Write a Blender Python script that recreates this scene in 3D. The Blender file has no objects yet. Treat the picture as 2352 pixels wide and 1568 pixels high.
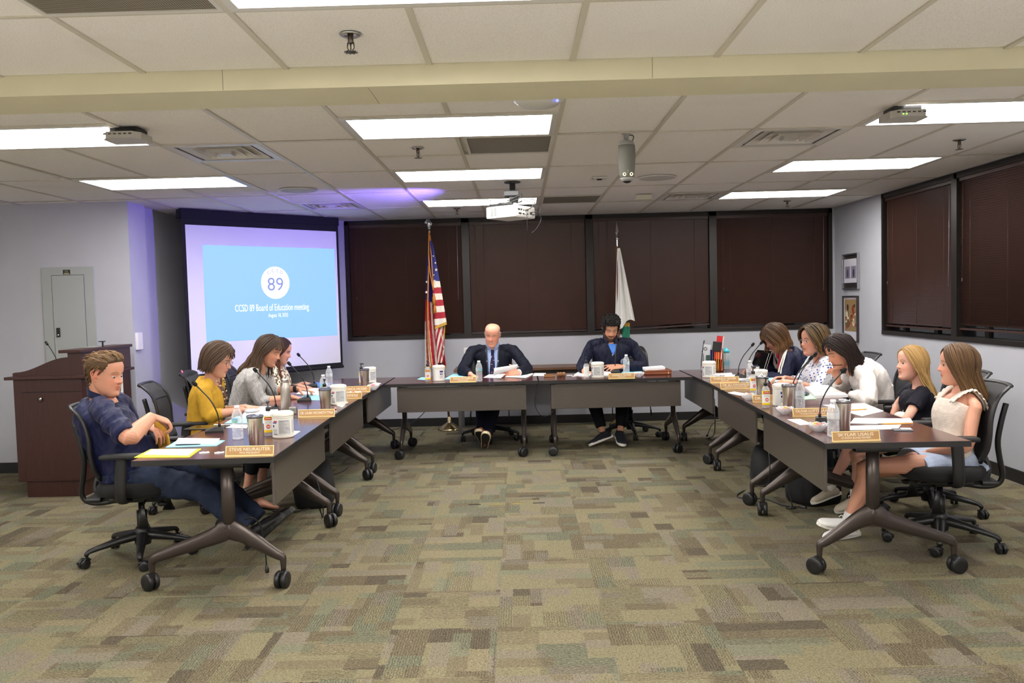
import bpy, bmesh, math, random
import numpy as np
from mathutils import Vector, Matrix, noise
random.seed(7); np.random.seed(7)
PI = math.pi
SC = bpy.context.scene
COL = SC.collection

# ------------------------------------------------------------------ camera
EYE = Vector((0.0, 0.0, 1.52))
cd = bpy.data.cameras.new('camera'); cam = bpy.data.objects.new('camera', cd); COL.objects.link(cam)
cd.sensor_width = 36.0; cd.lens = 1898.0/2352.0*36.0; cd.clip_end = 60
def _axes():
    d = Vector((13.0, -95.0, 1898.0)).normalized()              # world depth axis seen by the camera
    x = Vector((math.cos(.026), -math.sin(.026), 0)); x = (x-d*x.dot(d)).normalized()
    z = x.cross(d)
    return Matrix((x, d, z)).transposed()                        # columns = world axes in camera space
_R = _axes()
_right, _down, _fwd = _R[0], _R[1], _R[2]
cam.matrix_world = Matrix(((_right[0], -_down[0], -_fwd[0], EYE[0]), (_right[1], -_down[1], -_fwd[1], EYE[1]),
                           (_right[2], -_down[2], -_fwd[2], EYE[2]), (0, 0, 0, 1)))
SC.camera = cam
# ------------------------------------------------------------------ world, exposure
SC.view_settings.view_transform = 'Standard'; SC.view_settings.look = 'None'
SC.view_settings.gamma = 1.0; SC.view_settings.use_curve_mapping = False
SC.view_settings.exposure = 0.0
LAMP = 32.0            # ceiling troffer lens strength
W_ = bpy.data.worlds.new('world'); SC.world = W_; W_.use_nodes = True
W_.node_tree.nodes['Background'].inputs[0].default_value = (.02, .022, .03, 1)
W_.node_tree.nodes['Background'].inputs[1].default_value = .3
SC.cycles.use_denoising = True
SC.cycles.max_bounces = 8; SC.cycles.diffuse_bounces = 4; SC.cycles.glossy_bounces = 4
SC.cycles.transmission_bounces = 8; SC.cycles.transparent_max_bounces = 8
SC.cycles.caustics_reflective = False; SC.cycles.caustics_refractive = False
SC.cycles.sample_clamp_indirect = 6.0
# projector beam
pl = bpy.data.lights.new('projector_beam', 'SPOT'); pl.energy = 300; pl.color = (.24, .16, 1.0)
pl.spot_size = math.radians(74); pl.spot_blend = .8; pl.shadow_soft_size = .03
plo = bpy.data.objects.new('projector_beam', pl); COL.objects.link(plo)
plo.location = (-.32, 7.28, 2.235)
plo.rotation_euler = (Vector((-2.75, 8.8, 2.2))-plo.location).to_track_quat('-Z', 'Y').to_euler()

# ------------------------------------------------------------------ node helpers / materials
def lin(c):
    """sRGB 0-255 -> linear"""
    return tuple(((x/255)/12.92 if x/255 <= .04045 else ((x/255+.055)/1.055)**2.4) for x in c)
class NT:
    def __init__(s, name):
        s.m = bpy.data.materials.new(name); s.m.use_nodes = True
        s.t = s.m.node_tree; s.n = s.t.nodes; s.l = s.t.links
        s.b = s.n['Principled BSDF']; s.out = s.n['Material Output']
    def node(s, typ, **kw):
        nd = s.n.new(typ)
        for k, v in kw.items():
            if k.startswith('i_'):
                nd.inputs[int(k[2:])].default_value = v
            else: setattr(nd, k, v)
        return nd
    def link(s, a, b): s.l.new(a, b)
    def coord(s, which='Object', scale=(1, 1, 1), rot=(0, 0, 0), loc=(0, 0, 0)):
        tc = s.node('ShaderNodeTexCoord'); mp = s.node('ShaderNodeMapping')
        s.link(tc.outputs[which], mp.inputs[0])
        mp.inputs[1].default_value = loc; mp.inputs[2].default_value = rot; mp.inputs[3].default_value = scale
        return mp.outputs[0]
    def ramp(s, fac, stops, interp='LINEAR'):
        r = s.node('ShaderNodeValToRGB'); r.color_ramp.interpolation = interp
        e = r.color_ramp.elements
        while len(e) < len(stops): e.new(.5)
        for i, (p, c) in enumerate(stops):
            e[i].position = p; e[i].color = (*c, 1) if len(c) == 3 else c
        s.link(fac, r.inputs[0]); return r.outputs[0]
    def math(s, op, a, b=None, c=None):
        nd = s.node('ShaderNodeMath', operation=op)
        for i, v in enumerate((a, b, c)):
            if v is None: continue
            if isinstance(v, (int, float)): nd.inputs[i].default_value = v
            else: s.link(v, nd.inputs[i])
        return nd.outputs[0]
    def mix(s, fac, a, b, mode='MIX'):
        nd = s.node('ShaderNodeMix', data_type='RGBA', blend_type=mode)
        for i, v in ((0, fac), (6, a), (7, b)):
            if isinstance(v, (int, float)): nd.inputs[i].default_value = v
            elif isinstance(v, tuple): nd.inputs[i].default_value = (*v, 1) if len(v) == 3 else v
            else: s.link(v, nd.inputs[i])
        return nd.outputs[2]
    def noise(s, vec, scale, detail=3, rough=.5):
        nd = s.node('ShaderNodeTexNoise'); s.link(vec, nd.inputs['Vector'])
        nd.inputs['Scale'].default_value = scale; nd.inputs['Detail'].default_value = detail
        nd.inputs['Roughness'].default_value = rough
        return nd.outputs[0]
    def bump(s, h, strength=.3, dist=.002):
        b = s.node('ShaderNodeBump'); b.inputs[0].default_value = strength; b.inputs[1].default_value = dist
        s.link(h, b.inputs['Height']); s.link(b.outputs[0], s.b.inputs['Normal'])
    def base(s, c):
        if isinstance(c, tuple): s.b.inputs['Base Color'].default_value = (*c, 1)
        else: s.link(c, s.b.inputs['Base Color'])
    def set(s, **kw):
        names = dict(rough='Roughness', metal='Metallic', spec='Specular IOR Level', trans='Transmission Weight', ior='IOR', coat='Coat Weight', coatr='Coat Roughness', sheen='Sheen Weight', alpha='Alpha', sss='Subsurface Weight')
        for k, v in kw.items(): s.b.inputs[names[k]].default_value = v
        return s
MATS = {}
def M(name, rgb=(128, 128, 128), rough=.5, metal=0., var=0., vscale=30., bump=0., bscale=200., stretch=(1, 1, 1), **kw):
    """plain procedural material; rgb in sRGB 0-255; var = noise variation of the colour"""
    if name in MATS: return MATS[name]
    t = NT(name); c = lin(rgb)
    if var or bump: v = t.coord('Object', stretch)
    if var:
        n = t.noise(v, vscale, 4)
        t.base(t.ramp(n, [(.3, tuple(x*(1-var) for x in c)), (.7, tuple(min(1, x*(1+var)) for x in c))]))
    else: t.base(c)
    if bump: t.bump(t.noise(v, bscale, 2), bump, .003)
    t.set(rough=rough, metal=metal, **kw)
    MATS[name] = t.m; return t.m
def emis(name, rgb, strength):
    if name in MATS: return MATS[name]
    t = NT(name); t.base((0, 0, 0)); t.b.inputs['Emission Color'].default_value = (*lin(rgb), 1)
    t.b.inputs['Emission Strength'].default_value = strength
    MATS[name] = t.m; return t.m

# ------------------------------------------------------------------ mesh builder
class MB:
    def __init__(s): s.v = []; s.f = []; s.mi = []; s.sm = []
    def add(s, vs, fs, mi=0, smooth=False, T=None):
        o = len(s.v)
        s.v += [tuple(T @ Vector(v)) if T is not None else tuple(v) for v in vs]
        s.f += [tuple(i+o for i in f) for f in fs]; s.mi += [mi]*len(fs); s.sm += [smooth]*len(fs)
        return s
    def box(s, lo, hi, mi=0, bev=0., T=None):
        x0, y0, z0 = lo; x1, y1, z1 = hi
        if bev <= 0:
            vs = [(x0, y0, z0), (x1, y0, z0), (x1, y1, z0), (x0, y1, z0), (x0, y0, z1), (x1, y0, z1), (x1, y1, z1), (x0, y1, z1)]
            return s.add(vs, [(0, 3, 2, 1), (4, 5, 6, 7), (0, 1, 5, 4), (1, 2, 6, 5), (2, 3, 7, 6), (3, 0, 4, 7)], mi, False, T)
        b = min(bev, (x1-x0)*.49, (y1-y0)*.49, (z1-z0)*.49)
        bm = bmesh.new(); bmesh.ops.create_cube(bm, size=1)
        for v in bm.verts: v.co = Vector((x0+(x1-x0)*(v.co.x+.5), y0+(y1-y0)*(v.co.y+.5), z0+(z1-z0)*(v.co.z+.5)))
        bmesh.ops.bevel(bm, geom=bm.edges[:], offset=b, segments=2, affect='EDGES', profile=.6)
        bm.verts.index_update(); s.bm(bm, mi, False, T); bm.free(); return s
    def bm(s, bm, mi=0, smooth=False, T=None):
        bm.verts.ensure_lookup_table(); bm.verts.index_update()
        return s.add([v.co[:] for v in bm.verts], [tuple(v.index for v in f.verts) for f in bm.faces], mi, smooth, T)
    def prism(s, pts, z0, z1, mi=0, T=None):
        n = len(pts); vs = [(x, y, z0) for x, y in pts]+[(x, y, z1) for x, y in pts]
        return s.add(vs, [tuple(range(n-1, -1, -1)), tuple(range(n, 2*n))]+[(i, (i+1) % n, n+(i+1) % n, n+i) for i in range(n)], mi, False, T)
    def lathe(s, prof, n=24, mi=0, smooth=True, T=None, cap=True):
        vs = []; fs = []
        for r, z in prof:
            for k in range(n): a = 2*PI*k/n; vs.append((r*math.cos(a), r*math.sin(a), z))
        for j in range(len(prof)-1):
            for k in range(n):
                k2 = (k+1) % n; fs.append((j*n+k, j*n+k2, (j+1)*n+k2, (j+1)*n+k))
        if cap:
            if prof[0][0] > 1e-6: fs.append(tuple(range(n-1, -1, -1)))
            if prof[-1][0] > 1e-6: fs.append(tuple((len(prof)-1)*n+k for k in range(n)))
        return s.add(vs, fs, mi, smooth, T)
    def tube(s, pts, rad, n=8, mi=0, T=None, ref=None, smooth=True, caps=True, sub=0):
        """sweep; rad: number, list of numbers, or list of (ra, rb); ra along ref-side axis"""
        P = [Vector(p) for p in pts]
        if not isinstance(rad, (list, tuple)): rad = [rad]*len(P)
        R = [(r, r) if isinstance(r, (int, float)) else tuple(r) for r in rad]
        if sub:
            P, R = resample(P, R, sub)
        m = len(P); vs = []; side = None
        for i in range(m):
            t = (P[min(i+1, m-1)]-P[max(i-1, 0)])
            if t.length < 1e-9: t = Vector((0, 0, 1))
            t.normalize()
            if side is None:
                a = Vector(ref) if ref is not None else (Vector((1, 0, 0)) if abs(t.x) < .8 else Vector((0, 1, 0)))
            else: a = side
            side = (a-t*a.dot(t))
            if side.length < 1e-6: side = t.orthogonal()
            side.normalize(); up = t.cross(side)
            for k in range(n):
                an = 2*PI*k/n
                vs.append(P[i]+side*(R[i][0]*math.cos(an))+up*(R[i][1]*math.sin(an)))
        fs = []
        for i in range(m-1):
            for k in range(n):
                k2 = (k+1) % n; fs.append((i*n+k, i*n+k2, (i+1)*n+k2, (i+1)*n+k))
        if caps: fs += [tuple(range(n-1, -1, -1)), tuple((m-1)*n+k for k in range(n))]
        return s.add(vs, fs, mi, smooth, T)
    def sphere(s, c, r, mi=0, seg=16, rings=10, T=None, rot=None):
        """ellipsoid, r number or triple"""
        r = (r, r, r) if isinstance(r, (int, float)) else r
        vs = []; fs = []; c = Vector(c)
        for j in range(1, rings):
            a = PI*j/rings
            for k in range(seg):
                b = 2*PI*k/seg; p = Vector((r[0]*math.sin(a)*math.cos(b), r[1]*math.sin(a)*math.sin(b), r[2]*math.cos(a)))
                vs.append(c+(rot @ p if rot is not None else p))
        tp = Vector((0, 0, r[2])); 
        vs += [c+(rot @ tp if rot is not None else tp), c-(rot @ tp if rot is not None else tp)]
        N = (rings-1)*seg
        for j in range(rings-2):
            for k in range(seg):
                k2 = (k+1) % seg; fs.append((j*seg+k, (j+1)*seg+k, (j+1)*seg+k2, j*seg+k2))
        for k in range(seg):
            k2 = (k+1) % seg; fs.append((N, k, k2)); fs.append((N+1, (rings-2)*seg+k2, (rings-2)*seg+k))
        return s.add(vs, fs, mi, True, T)
    def sheet(s, grid, th=0., mi=0, smooth=True, T=None):
        """grid: list of rows of points -> surface (thickened along z when th)"""
        a = len(grid); b = len(grid[0]); vs = [p for r in grid for p in r]
        fs = [(i*b+j, i*b+j+1, (i+1)*b+j+1, (i+1)*b+j) for i in range(a-1) for j in range(b-1)]
        if th:
            n0 = len(vs); vs = vs+[(p[0], p[1], p[2]-th) for p in vs]
            fs += [tuple(n0+i for i in reversed(f)) for f in fs[:]]
            rim = [(0, j) for j in range(b)]+[(i, b-1) for i in range(1, a)]+[(a-1, j) for j in range(b-2, -1, -1)]+[(i, 0) for i in range(a-2, 0, -1)]
            ids = [i*b+j for i, j in rim]
            fs += [(ids[k], n0+ids[k], n0+ids[(k+1) % len(ids)], ids[(k+1) % len(ids)]) for k in range(len(ids))]
        return s.add(vs, fs, mi, smooth, T)
    def mesh(s, name, mats):
        me = bpy.data.meshes.new(name); me.from_pydata(s.v, [], s.f)
        for m in (mats if isinstance(mats, (list, tuple)) else [mats]): me.materials.append(m)
        me.polygons.foreach_set('material_index', s.mi); me.polygons.foreach_set('use_smooth', s.sm)
        me.update(); return me
    def build(s, name, mats, parent=None, loc=None, rotz=0., kind=None):
        o = bpy.data.objects.new(name, s.mesh(name, mats)); COL.objects.link(o)
        if parent: o.parent = parent
        if loc is not None: o.location = loc
        if rotz: o.rotation_euler = (0, 0, rotz)
        if kind: o['kind'] = kind
        return o
def resample(P, R, sub):
    """Catmull-Rom"""
    Q = []; S = []; m = len(P)
    for i in range(m-1):
        p0, p1, p2, p3 = P[max(i-1, 0)], P[i], P[i+1], P[min(i+2, m-1)]
        r0, r1, r2, r3 = R[max(i-1, 0)], R[i], R[i+1], R[min(i+2, m-1)]
        for k in range(sub):
            t = k/sub
            def f(a, b, c, d): return .5*((2*b)+(c-a)*t+(2*a-5*b+4*c-d)*t*t+(3*b-a-3*c+d)*t**3)
            Q.append(f(p0, p1, p2, p3)); S.append((max(1e-4, f(r0[0], r1[0], r2[0], r3[0])), max(1e-4, f(r0[1], r1[1], r2[1], r3[1]))))
    Q.append(P[-1]); S.append(R[-1]); return Q, S
def tag(o, label, cat, group=None):
    o['label'] = label; o['category'] = cat
    if group: o['group'] = group
    return o
def thing(name, label, cat, loc=(0, 0, 0), rotz=0., group=None):
    o = bpy.data.objects.new(name, None); COL.objects.link(o); o.empty_display_size = .05
    o.location = loc; o.rotation_euler = (0, 0, rotz); return tag(o, label, cat, group)
def solo(name, mb, mats, label, cat, loc=(0, 0, 0), rotz=0., group=None):
    return tag(mb.build(name, mats, None, loc, rotz), label, cat, group)
def dup(root, loc, rotz=0., label=None, group=None):
    r = root.copy(); COL.objects.link(r); r.location = loc; r.rotation_euler = (0, 0, rotz)
    if label: r['label'] = label
    if group: r['group'] = group
    for ch in list(root.children):
        c = ch.copy(); COL.objects.link(c); c.parent = r
        for g in list(ch.children):
            d = g.copy(); COL.objects.link(d); d.parent = c
    return r
def rotM(rx=0, ry=0, rz=0, loc=(0, 0, 0)):
    return Matrix.Translation(loc) @ Matrix.Rotation(rz, 4, 'Z') @ Matrix.Rotation(ry, 4, 'Y') @ Matrix.Rotation(rx, 4, 'X')
BUILD = []
def text_mb(body, size, align='CENTER', depth=.0004, mi=0, T=None, mb=None, width=None, shear=0.):
    """lettering in the local XZ plane facing -Y, baseline at z=0"""
    cu = bpy.data.curves.new('lettering', 'FONT'); cu.body = body; cu.size = size; cu.align_x = align
    cu.extrude = depth; cu.resolution_u = 3; cu.shear = shear
    ob = bpy.data.objects.new('lettering', cu); COL.objects.link(ob)
    dg = bpy.context.evaluated_depsgraph_get(); me = bpy.data.meshes.new_from_object(ob.evaluated_get(dg))
    vs = [(v.co.x, -v.co.z, v.co.y) for v in me.vertices]; fs = [tuple(p.vertices) for p in me.polygons]
    bpy.data.objects.remove(ob); bpy.data.curves.remove(cu); bpy.data.meshes.remove(me)
    if width and vs:
        w = max(v[0] for v in vs)-min(v[0] for v in vs); k = width/w if w > 0 else 1
        vs = [(v[0]*k, v[1], v[2]) for v in vs]
    mb = mb or MB(); mb.add(vs, fs, mi, False, T); return mb
# ================================================================== the room
ZC = 2.534; YB = 10.1; XR = 3.86; YL = 7.78; XL = -3.64; XD = -3.71
def wall_mat(name, rgb):
    t = NT(name); v = t.coord('Object'); n = t.noise(v, 3.0, 3); c = lin(rgb)
    t.base(t.ramp(n, [(.3, tuple(x*.97 for x in c)), (.7, tuple(x*1.03 for x in c))]))
    t.bump(t.noise(v, 220, 2), .12, .002); t.set(rough=.62, spec=.3); return t.m
m_wall = wall_mat('grey_wall_paint', (178, 179, 186))
m_white = M('white_paint', (215, 214, 208), .55)
m_black = M('black_rubber_base', (24, 23, 23), .5, bump=.1)
# carpet: quarter-turned 0.5 m tiles of random patches
def carpet():
    t = NT('patchwork_carpet_tiles')
    g = t.node('ShaderNodeNewGeometry'); sp = t.node('ShaderNodeSeparateXYZ'); t.link(g.outputs['Position'], sp.inputs[0])
    x = t.math('ADD', sp.outputs[0], 20.13); y = t.math('ADD', sp.outputs[1], 20.22)
    ix = t.math('FLOOR', t.math('DIVIDE', x, .5)); iy = t.math('FLOOR', t.math('DIVIDE', y, .5))
    par = t.math('MODULO', t.math('ADD', ix, iy), 2.0)
    inv = t.math('SUBTRACT', 1.0, par)
    a = t.math('ADD', t.math('MULTIPLY', x, par), t.math('MULTIPLY', y, inv))      # along the pile
    b = t.math('ADD', t.math('MULTIPLY', y, par), t.math('MULTIPLY', x, inv))
    rnd = t.node('ShaderNodeTexWhiteNoise', noise_dimensions='2D')
    cb = t.node('ShaderNodeCombineXYZ'); t.link(ix, cb.inputs[0]); t.link(iy, cb.inputs[1]); t.link(cb.outputs[0], rnd.inputs['Vector'])
    off = t.math('MULTIPLY', rnd.outputs[0], 7.3)
    jn = t.node('ShaderNodeTexNoise'); t.link(g.outputs['Position'], jn.inputs['Vector']); jn.inputs['Scale'].default_value = 70; jn.inputs['Detail'].default_value = 2; js = t.node('ShaderNodeSeparateXYZ'); t.link(jn.outputs['Color'], js.inputs[0])
    ja = t.math('MULTIPLY', t.math('SUBTRACT', js.outputs[0], .5), .035); jb = t.math('MULTIPLY', t.math('SUBTRACT', js.outputs[1], .5), .022)
    cv = t.node('ShaderNodeCombineXYZ'); t.link(t.math('ADD', t.math('ADD', a, off), ja), cv.inputs[0]); t.link(t.math('ADD', t.math('ADD', b, t.math('MULTIPLY', off, 1.7)), jb), cv.inputs[1])
    def bricks(w, h, offs, sq):
        br = t.node('ShaderNodeTexBrick'); t.link(cv.outputs[0], br.inputs['Vector'])
        br.offset = offs; br.offset_frequency = 2; br.squash = sq; br.squash_frequency = 3
        br.inputs['Color1'].default_value = (0, 0, 0, 1); br.inputs['Color2'].default_value = (1, 1, 1, 1)
        br.inputs['Scale'].default_value = 1.0; br.inputs['Mortar Size'].default_value = 0.0
        br.inputs['Bias'].default_value = 0.0; br.inputs['Brick Width'].default_value = w; br.inputs['Row Height'].default_value = h
        return br.outputs['Color']
    r1 = bricks(.36, .15, .37, .6); r2 = bricks(.25, .085, .61, 1.5)
    g1, g2, g3, g4, g5, g6 = [lin(c) for c in ((107, 101, 79), (97, 89, 71), (82, 75, 62), (105, 98, 85), (98, 98, 81), (110, 102, 81))]
    c1 = t.ramp(r1, [(0, g1), (.22, g6), (.40, g3), (.54, g4), (.66, g1), (.80, g5), (.90, g2)], 'CONSTANT')
    c2 = t.ramp(r2, [(0, g6), (.25, g3), (.42, g1), (.62, g4), (.74, g2), (.90, g5)], 'CONSTANT')
    c = t.mix(t.ramp(r2, [(0, (.0,)*3), (.45, (.85,)*3)], 'CONSTANT'), c1, c2)
    # ribs along the pile in some patches
    wv = t.node('ShaderNodeTexWave', wave_type='BANDS', bands_direction='Y'); t.link(cv.outputs[0], wv.inputs[0])
    wv.inputs['Scale'].default_value = 26; wv.inputs['Distortion'].default_value = 1.2; wv.inputs['Detail'].default_value = 1; wv.inputs['Detail Scale'].default_value = 9
    rib = t.math('MULTIPLY', wv.outputs[1], t.ramp(r1, [(0, (.12,)*3), (.3, (.6,)*3), (.55, (.1,)*3), (.7, (.7,)*3)], 'CONSTANT'))
    mp = t.node('ShaderNodeMapping'); t.link(cv.outputs[0], mp.inputs[0]); mp.inputs[3].default_value = (1, 1.6, 1)
    n1 = t.noise(mp.outputs[0], 95, 3, .7); n2 = t.noise(mp.outputs[0], 210, 2, .6)
    sh = t.math('ADD', t.math('MULTIPLY', n1, 1.0), t.math('MULTIPLY', n2, .75))
    sh = t.math('SUBTRACT', sh, t.math('MULTIPLY', rib, .30))
    fac = t.ramp(sh, [(.55, (.42,)*3), (.83, (1.12,)*3), (1.0, (1.65,)*3)])
    t.base(t.mix(1.0, c, fac, 'MULTIPLY')); t.set(rough=.95, spec=.1)
    t.bump(sh, .6, .004); return t.m
def tilemat(name, rgb):
    t = NT(name); v = t.coord('Object')
    n = t.noise(v, 190, 3, .75); c = lin(rgb)
    stain = t.noise(v, 1.7, 5, .6)
    f = t.ramp(n, [(.30, tuple(x*.72 for x in c)), (.46, tuple(x*.96 for x in c)), (.7, tuple(x*1.05 for x in c))])
    t.base(t.mix(t.ramp(stain, [(.60, (0, 0, 0)), (.85, (.25,)*3)]), f, tuple(x*.6 for x in c)))
    t.bump(n, .25, .004); t.set(rough=.9, spec=.15); return t.m
m_tile = tilemat('fissured_ceiling_tile', (240, 236, 230))
m_grid = M('ceiling_grid_metal', (196, 190, 174), .45)
m_beam = wall_mat('cream_beam_paint', (212, 206, 176))

X0 = -.965; G = .6135
XG = [X0+G*k for k in range(-12, 9)]
YF0 = 4.545; YG = [YF0+G*k for k in range(0, 10)]; YG[-1] = YB
YN = [2.88-1.227*k for k in range(0, 5)]
def room():
    # floor
    # carpeted meeting area; unseen pale floor added behind and far left to brighten the ceiling
    f = MB(); f.box((-5.6, 2.0, -.1), (XR+.3, YB+.3, 0)); f.box((-8.5, 2.0, -.1), (-5.6, YB+.3, -.0005), 1); f.box((-8.5, -4.2, -.1), (XR+.3, 2.0, -.0005), 1)
    f.build('floor', [carpet(), M('pale_bounce_floor', (214, 211, 203), .35, var=.03, vscale=3)], kind='structure')
    # ceiling slabs (far field, near field) as one plain backing with tile panels
    m = MB(); 
    m.box((-8.5, 3.60, ZC+.02), (XR+.3, YB+.3, ZC+.12)); m.box((-8.5, -4.2, ZC+.02), (XR+.3, 3.60, ZC+.12))
    holes = HOLES
    random.seed(3)
    def tile(x0, x1, y0, y1):
        cx, cy = (x0+x1)/2, (y0+y1)/2
        for (a, b, c, d) in holes:
            if a < cx < b and c < cy < d: return
        dz = random.uniform(0, .004)
        m.box((x0+.007, y0+.007, ZC+.002+dz), (x1-.007, y1-.007, ZC+.022), 0)
    # 0.61 x 1.22 tiles lengthwise, cut to 0.61 squares round fixtures and grilles
    g = MB(); FAR = [3.90, YG[1], YG[3], YG[5], YG[7], YB]; NEAR = YN[::-1]+[3.585]
    for i in range(len(XG)-1):
        x0, x1 = XG[i], min(XG[i+1], XR)
        if x0 >= XR-.02: continue
        xm = (x0+x1)/2
        hs = [h for h in holes if h[0]-.03 < xm < h[1]+.03]
        for base in (FAR, NEAR):
            ys = list(base)
            if base is FAR and i in (12, 13): ys = [3.90]+YG
            lo, hi = ys[0], ys[-1]
            for h in hs: ys += [y for y in h[2:] if lo < y < hi]
            ys = sorted(ys); ys = [y for k, y in enumerate(ys) if k == 0 or y-ys[k-1] > .06]
            for k in range(len(ys)-1):
                tile(x0, x1, ys[k], ys[k+1])
                if k: g.box((x0, ys[k]-.009, ZC-.0025), (x1, ys[k]+.009, ZC+.003))
    def inside(x, y): return any(a+.02 < x < b-.02 and c+.02 < y < d-.02 for (a, b, c, d) in holes)
    for x in XG:
        if x > XR-.05: continue
        for lo, hi in ((3.9, YB), (-4.0, 3.585)):
            y = lo
            while y < hi:
                e = min(y+.05, hi)
                if inside(x, (y+e)/2): y = e; continue
                while e < hi and not inside(x, e+.02): e += .05
                g.box((x-.012, y, ZC-.003), (x+.012, min(e, hi), ZC+.004)); y = e+.001
    m.build('ceiling', m_tile, kind='structure')
    g.build('trim_1', m_grid, kind='structure')
    # dropped beam
    b = MB(); b.box((-8.5, 3.585, ZC-.085), (XR, 3.90, ZC+.05), 0)
    for x, s in ((-1.24, 0), (.6, 0), (-2.9, 0)): b.box((x-.0015, 3.5842, ZC-.083), (x+.0015, 3.59, ZC+.02), 1)
    for x in (-.62, 2.4): b.box((x-.0015, 3.6, ZC-.0857), (x+.0015, 3.89, ZC-.08), 1)
    b.build('trim_2', [m_beam, M('paint_seam', (150, 146, 124), .7)], kind='structure')
    # walls
    w = MB(); ZS = 1.075
    w.box((XD-.3, YB, 0), (XR+.3, YB+.15, ZS)); w.box((XD-.3, YB, ZS), (-2.09, YB+.15, ZC+.05)); w.box((3.83, YB, ZS), (XR+.3, YB+.15, ZC+.05))
    w.box((-2.09, YB, ZC), (3.83, YB+.15, ZC+.05))
    w.build('wall_back', m_wall, kind='structure')
    w = MB(); w.box((XR, -4.2, 0), (XR+.15, YB, 1.06)); w.box((XR, 8.78, 1.06), (XR+.15, YB, ZC+.05))
    w.box((XR, -4.2, 1.06), (XR+.15, 5.80, ZC+.05)); w.box((XR, 5.80, ZC), (XR+.15, 8.78, ZC+.05))
    w.build('wall_right', m_wall, kind='structure')
    w = MB(); w.box((-8.5, YL, 0), (XL, YL+.36, ZC+.03)); w.box((-8.5, YL+.36, 0), (XD, YB+.15, ZC+.03))
    w.build('wall_left', m_wall, kind='structure')
    MB().box((-8.6, -4.2, 0), (-8.5, YL, ZC+.03)).build('wall_side', m_wall, kind='structure')
    MB().box((-8.5, -4.3, 0), (XR+.15, -4.2, ZC+.03)).build('wall_front', m_wall, kind='structure')
    # black cove base
    def bb(name, pts):
        k = MB()
        for (x0, y0, x1, y1) in pts: k.box((x0, y0, 0), (x1, y1, .1)); 
        k.build(name, m_black, kind='structure')
    bb('baseboard_back', [(XD, YB-.012, XR, YB)]); bb('baseboard_right', [(XR-.012, -4.2, XR, YB-.012)])
    bb('baseboard_left', [(-8.5, YL-.012, XL, YL), (XL, YL-.012, XL+.012, YL+.36), (XD, YL+.37, XD+.012, YB-.012)])
# ---- windows with dark frames, night glass
m_frame = M('bronze_window_frame', (33, 28, 25), .45, metal=.3)
t_ = NT('night_window_glass'); t_.base((.004, .005, .007)); t_.set(rough=.06, spec=.6); m_nglass = t_.m
m_blind = M('brown_blind_slat', (58, 37, 31), .38, var=.06, vscale=6)
m_cord = M('blind_cord', (70, 48, 40), .7)
m_wand = M('clear_blind_wand', (120, 112, 118), .2)
HOLES = []
def window(n, T, w, z0, z1, sash=False):
    """T maps local x along the wall, y into the room (0 = wall face), z up"""
    f = MB()
    f.box((0, -.10, z0), (.045, .012, z1), 0, 0, T); f.box((w-.045, -.10, z0), (w, .012, z1), 0, 0, T)
    f.box((0, -.10, z0), (w, .014, z0+.04), 0, 0, T); f.box((0, -.10, z1-.05), (w, .012, z1), 0, 0, T)
    if sash: f.box((w*.28, -.09, z0), (w*.33, -.055, z1), 0, 0, T); f.box((w*.72, -.09, z0), (w*.76, -.055, z1), 0, 0, T)
    o = f.build('window_%d' % n, m_frame, kind='structure')
    g = MB().box((.01, -.085, z0+.01), (w-.01, -.075, z1-.01), 0, 0, T).build('glass', m_nglass, o)
    return o
def blind(T, w, zb, zt, label, tilt, group, bottom_tilt=0., wand=0):
    r = thing('window_blind', label, 'window blind', (0, 0, 0), 0, group)
    x0, x1 = .05, w-.05
    MB().box((x0, -.045, zt-.045), (x1, -.005, zt), 0, .004, T).build('head_rail', m_blind, r)
    s = MB(); n = int((zt-zb-.07)/.0205); ta = math.radians(tilt)
    for i in range(n):
        z = zt-.055-i*.0205
        f = max(0, 1-(z-zb)/.28) if bottom_tilt else 0      # slats lifted at one end bunch up
        dz0, dz1 = 0, bottom_tilt*f
        dy, dd = .0125*math.cos(ta), .0125*math.sin(ta); yc = -.026
        a = [(x0, yc-dy, z+dz0-dd), (x1, yc-dy, z+dz1-dd), (x1, yc, z+dz1+.0012), (x0, yc, z+dz0+.0012), (x1, yc+dy, z+dz1+dd), (x0, yc+dy, z+dz0+dd)]
        s.add(a, [(0, 1, 2, 3), (3, 2, 4, 5)], 0, False, T)
    s.build('slats', m_blind, r)
    br = MB(); p = [(x0, zb), (x1, zb+bottom_tilt)]
    br.add([(x0, -.04, zb), (x1, -.04, zb+bottom_tilt), (x1, -.012, zb+bottom_tilt), (x0, -.012, zb), (x0, -.04, zb+.016), (x1, -.04, zb+.016+bottom_tilt), (x1, -.012, zb+.016+bottom_tilt), (x0, -.012, zb+.016)],
           [(0, 3, 2, 1), (4, 5, 6, 7), (0, 1, 5, 4), (1, 2, 6, 5), (2, 3, 7, 6), (3, 0, 4, 7)], 0, False, T)
    br.build('bottom_rail', m_blind, r)
    c = MB()
    for k in (.12, .5, .88):
        x = x0+(x1-x0)*k; c.tube([(x, -.010, zb+.01+bottom_tilt*k), (x, -.010, zt-.03)], .0016, 5, 0, T)
    c.build('ladder_cord', m_cord, r)
    if wand: MB().tube([(x0+.05, -.002, zt-.05), (x0+.055, .004, zt-.05-wand)], .004, 6, 0, T).build('tilt_wand', m_wand, r)
    MB().tube([(x1-.07, -.004, zt-.05), (x1-.07, .002, zt-.9)], .002, 5, 0, T).lathe([(.004, -.02), (.008, 0), (.003, .02)], 8, 0, True, T @ Matrix.Translation((x1-.07, .002, zt-.9))).build('pull_cord', m_cord, r)
    return r
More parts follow.
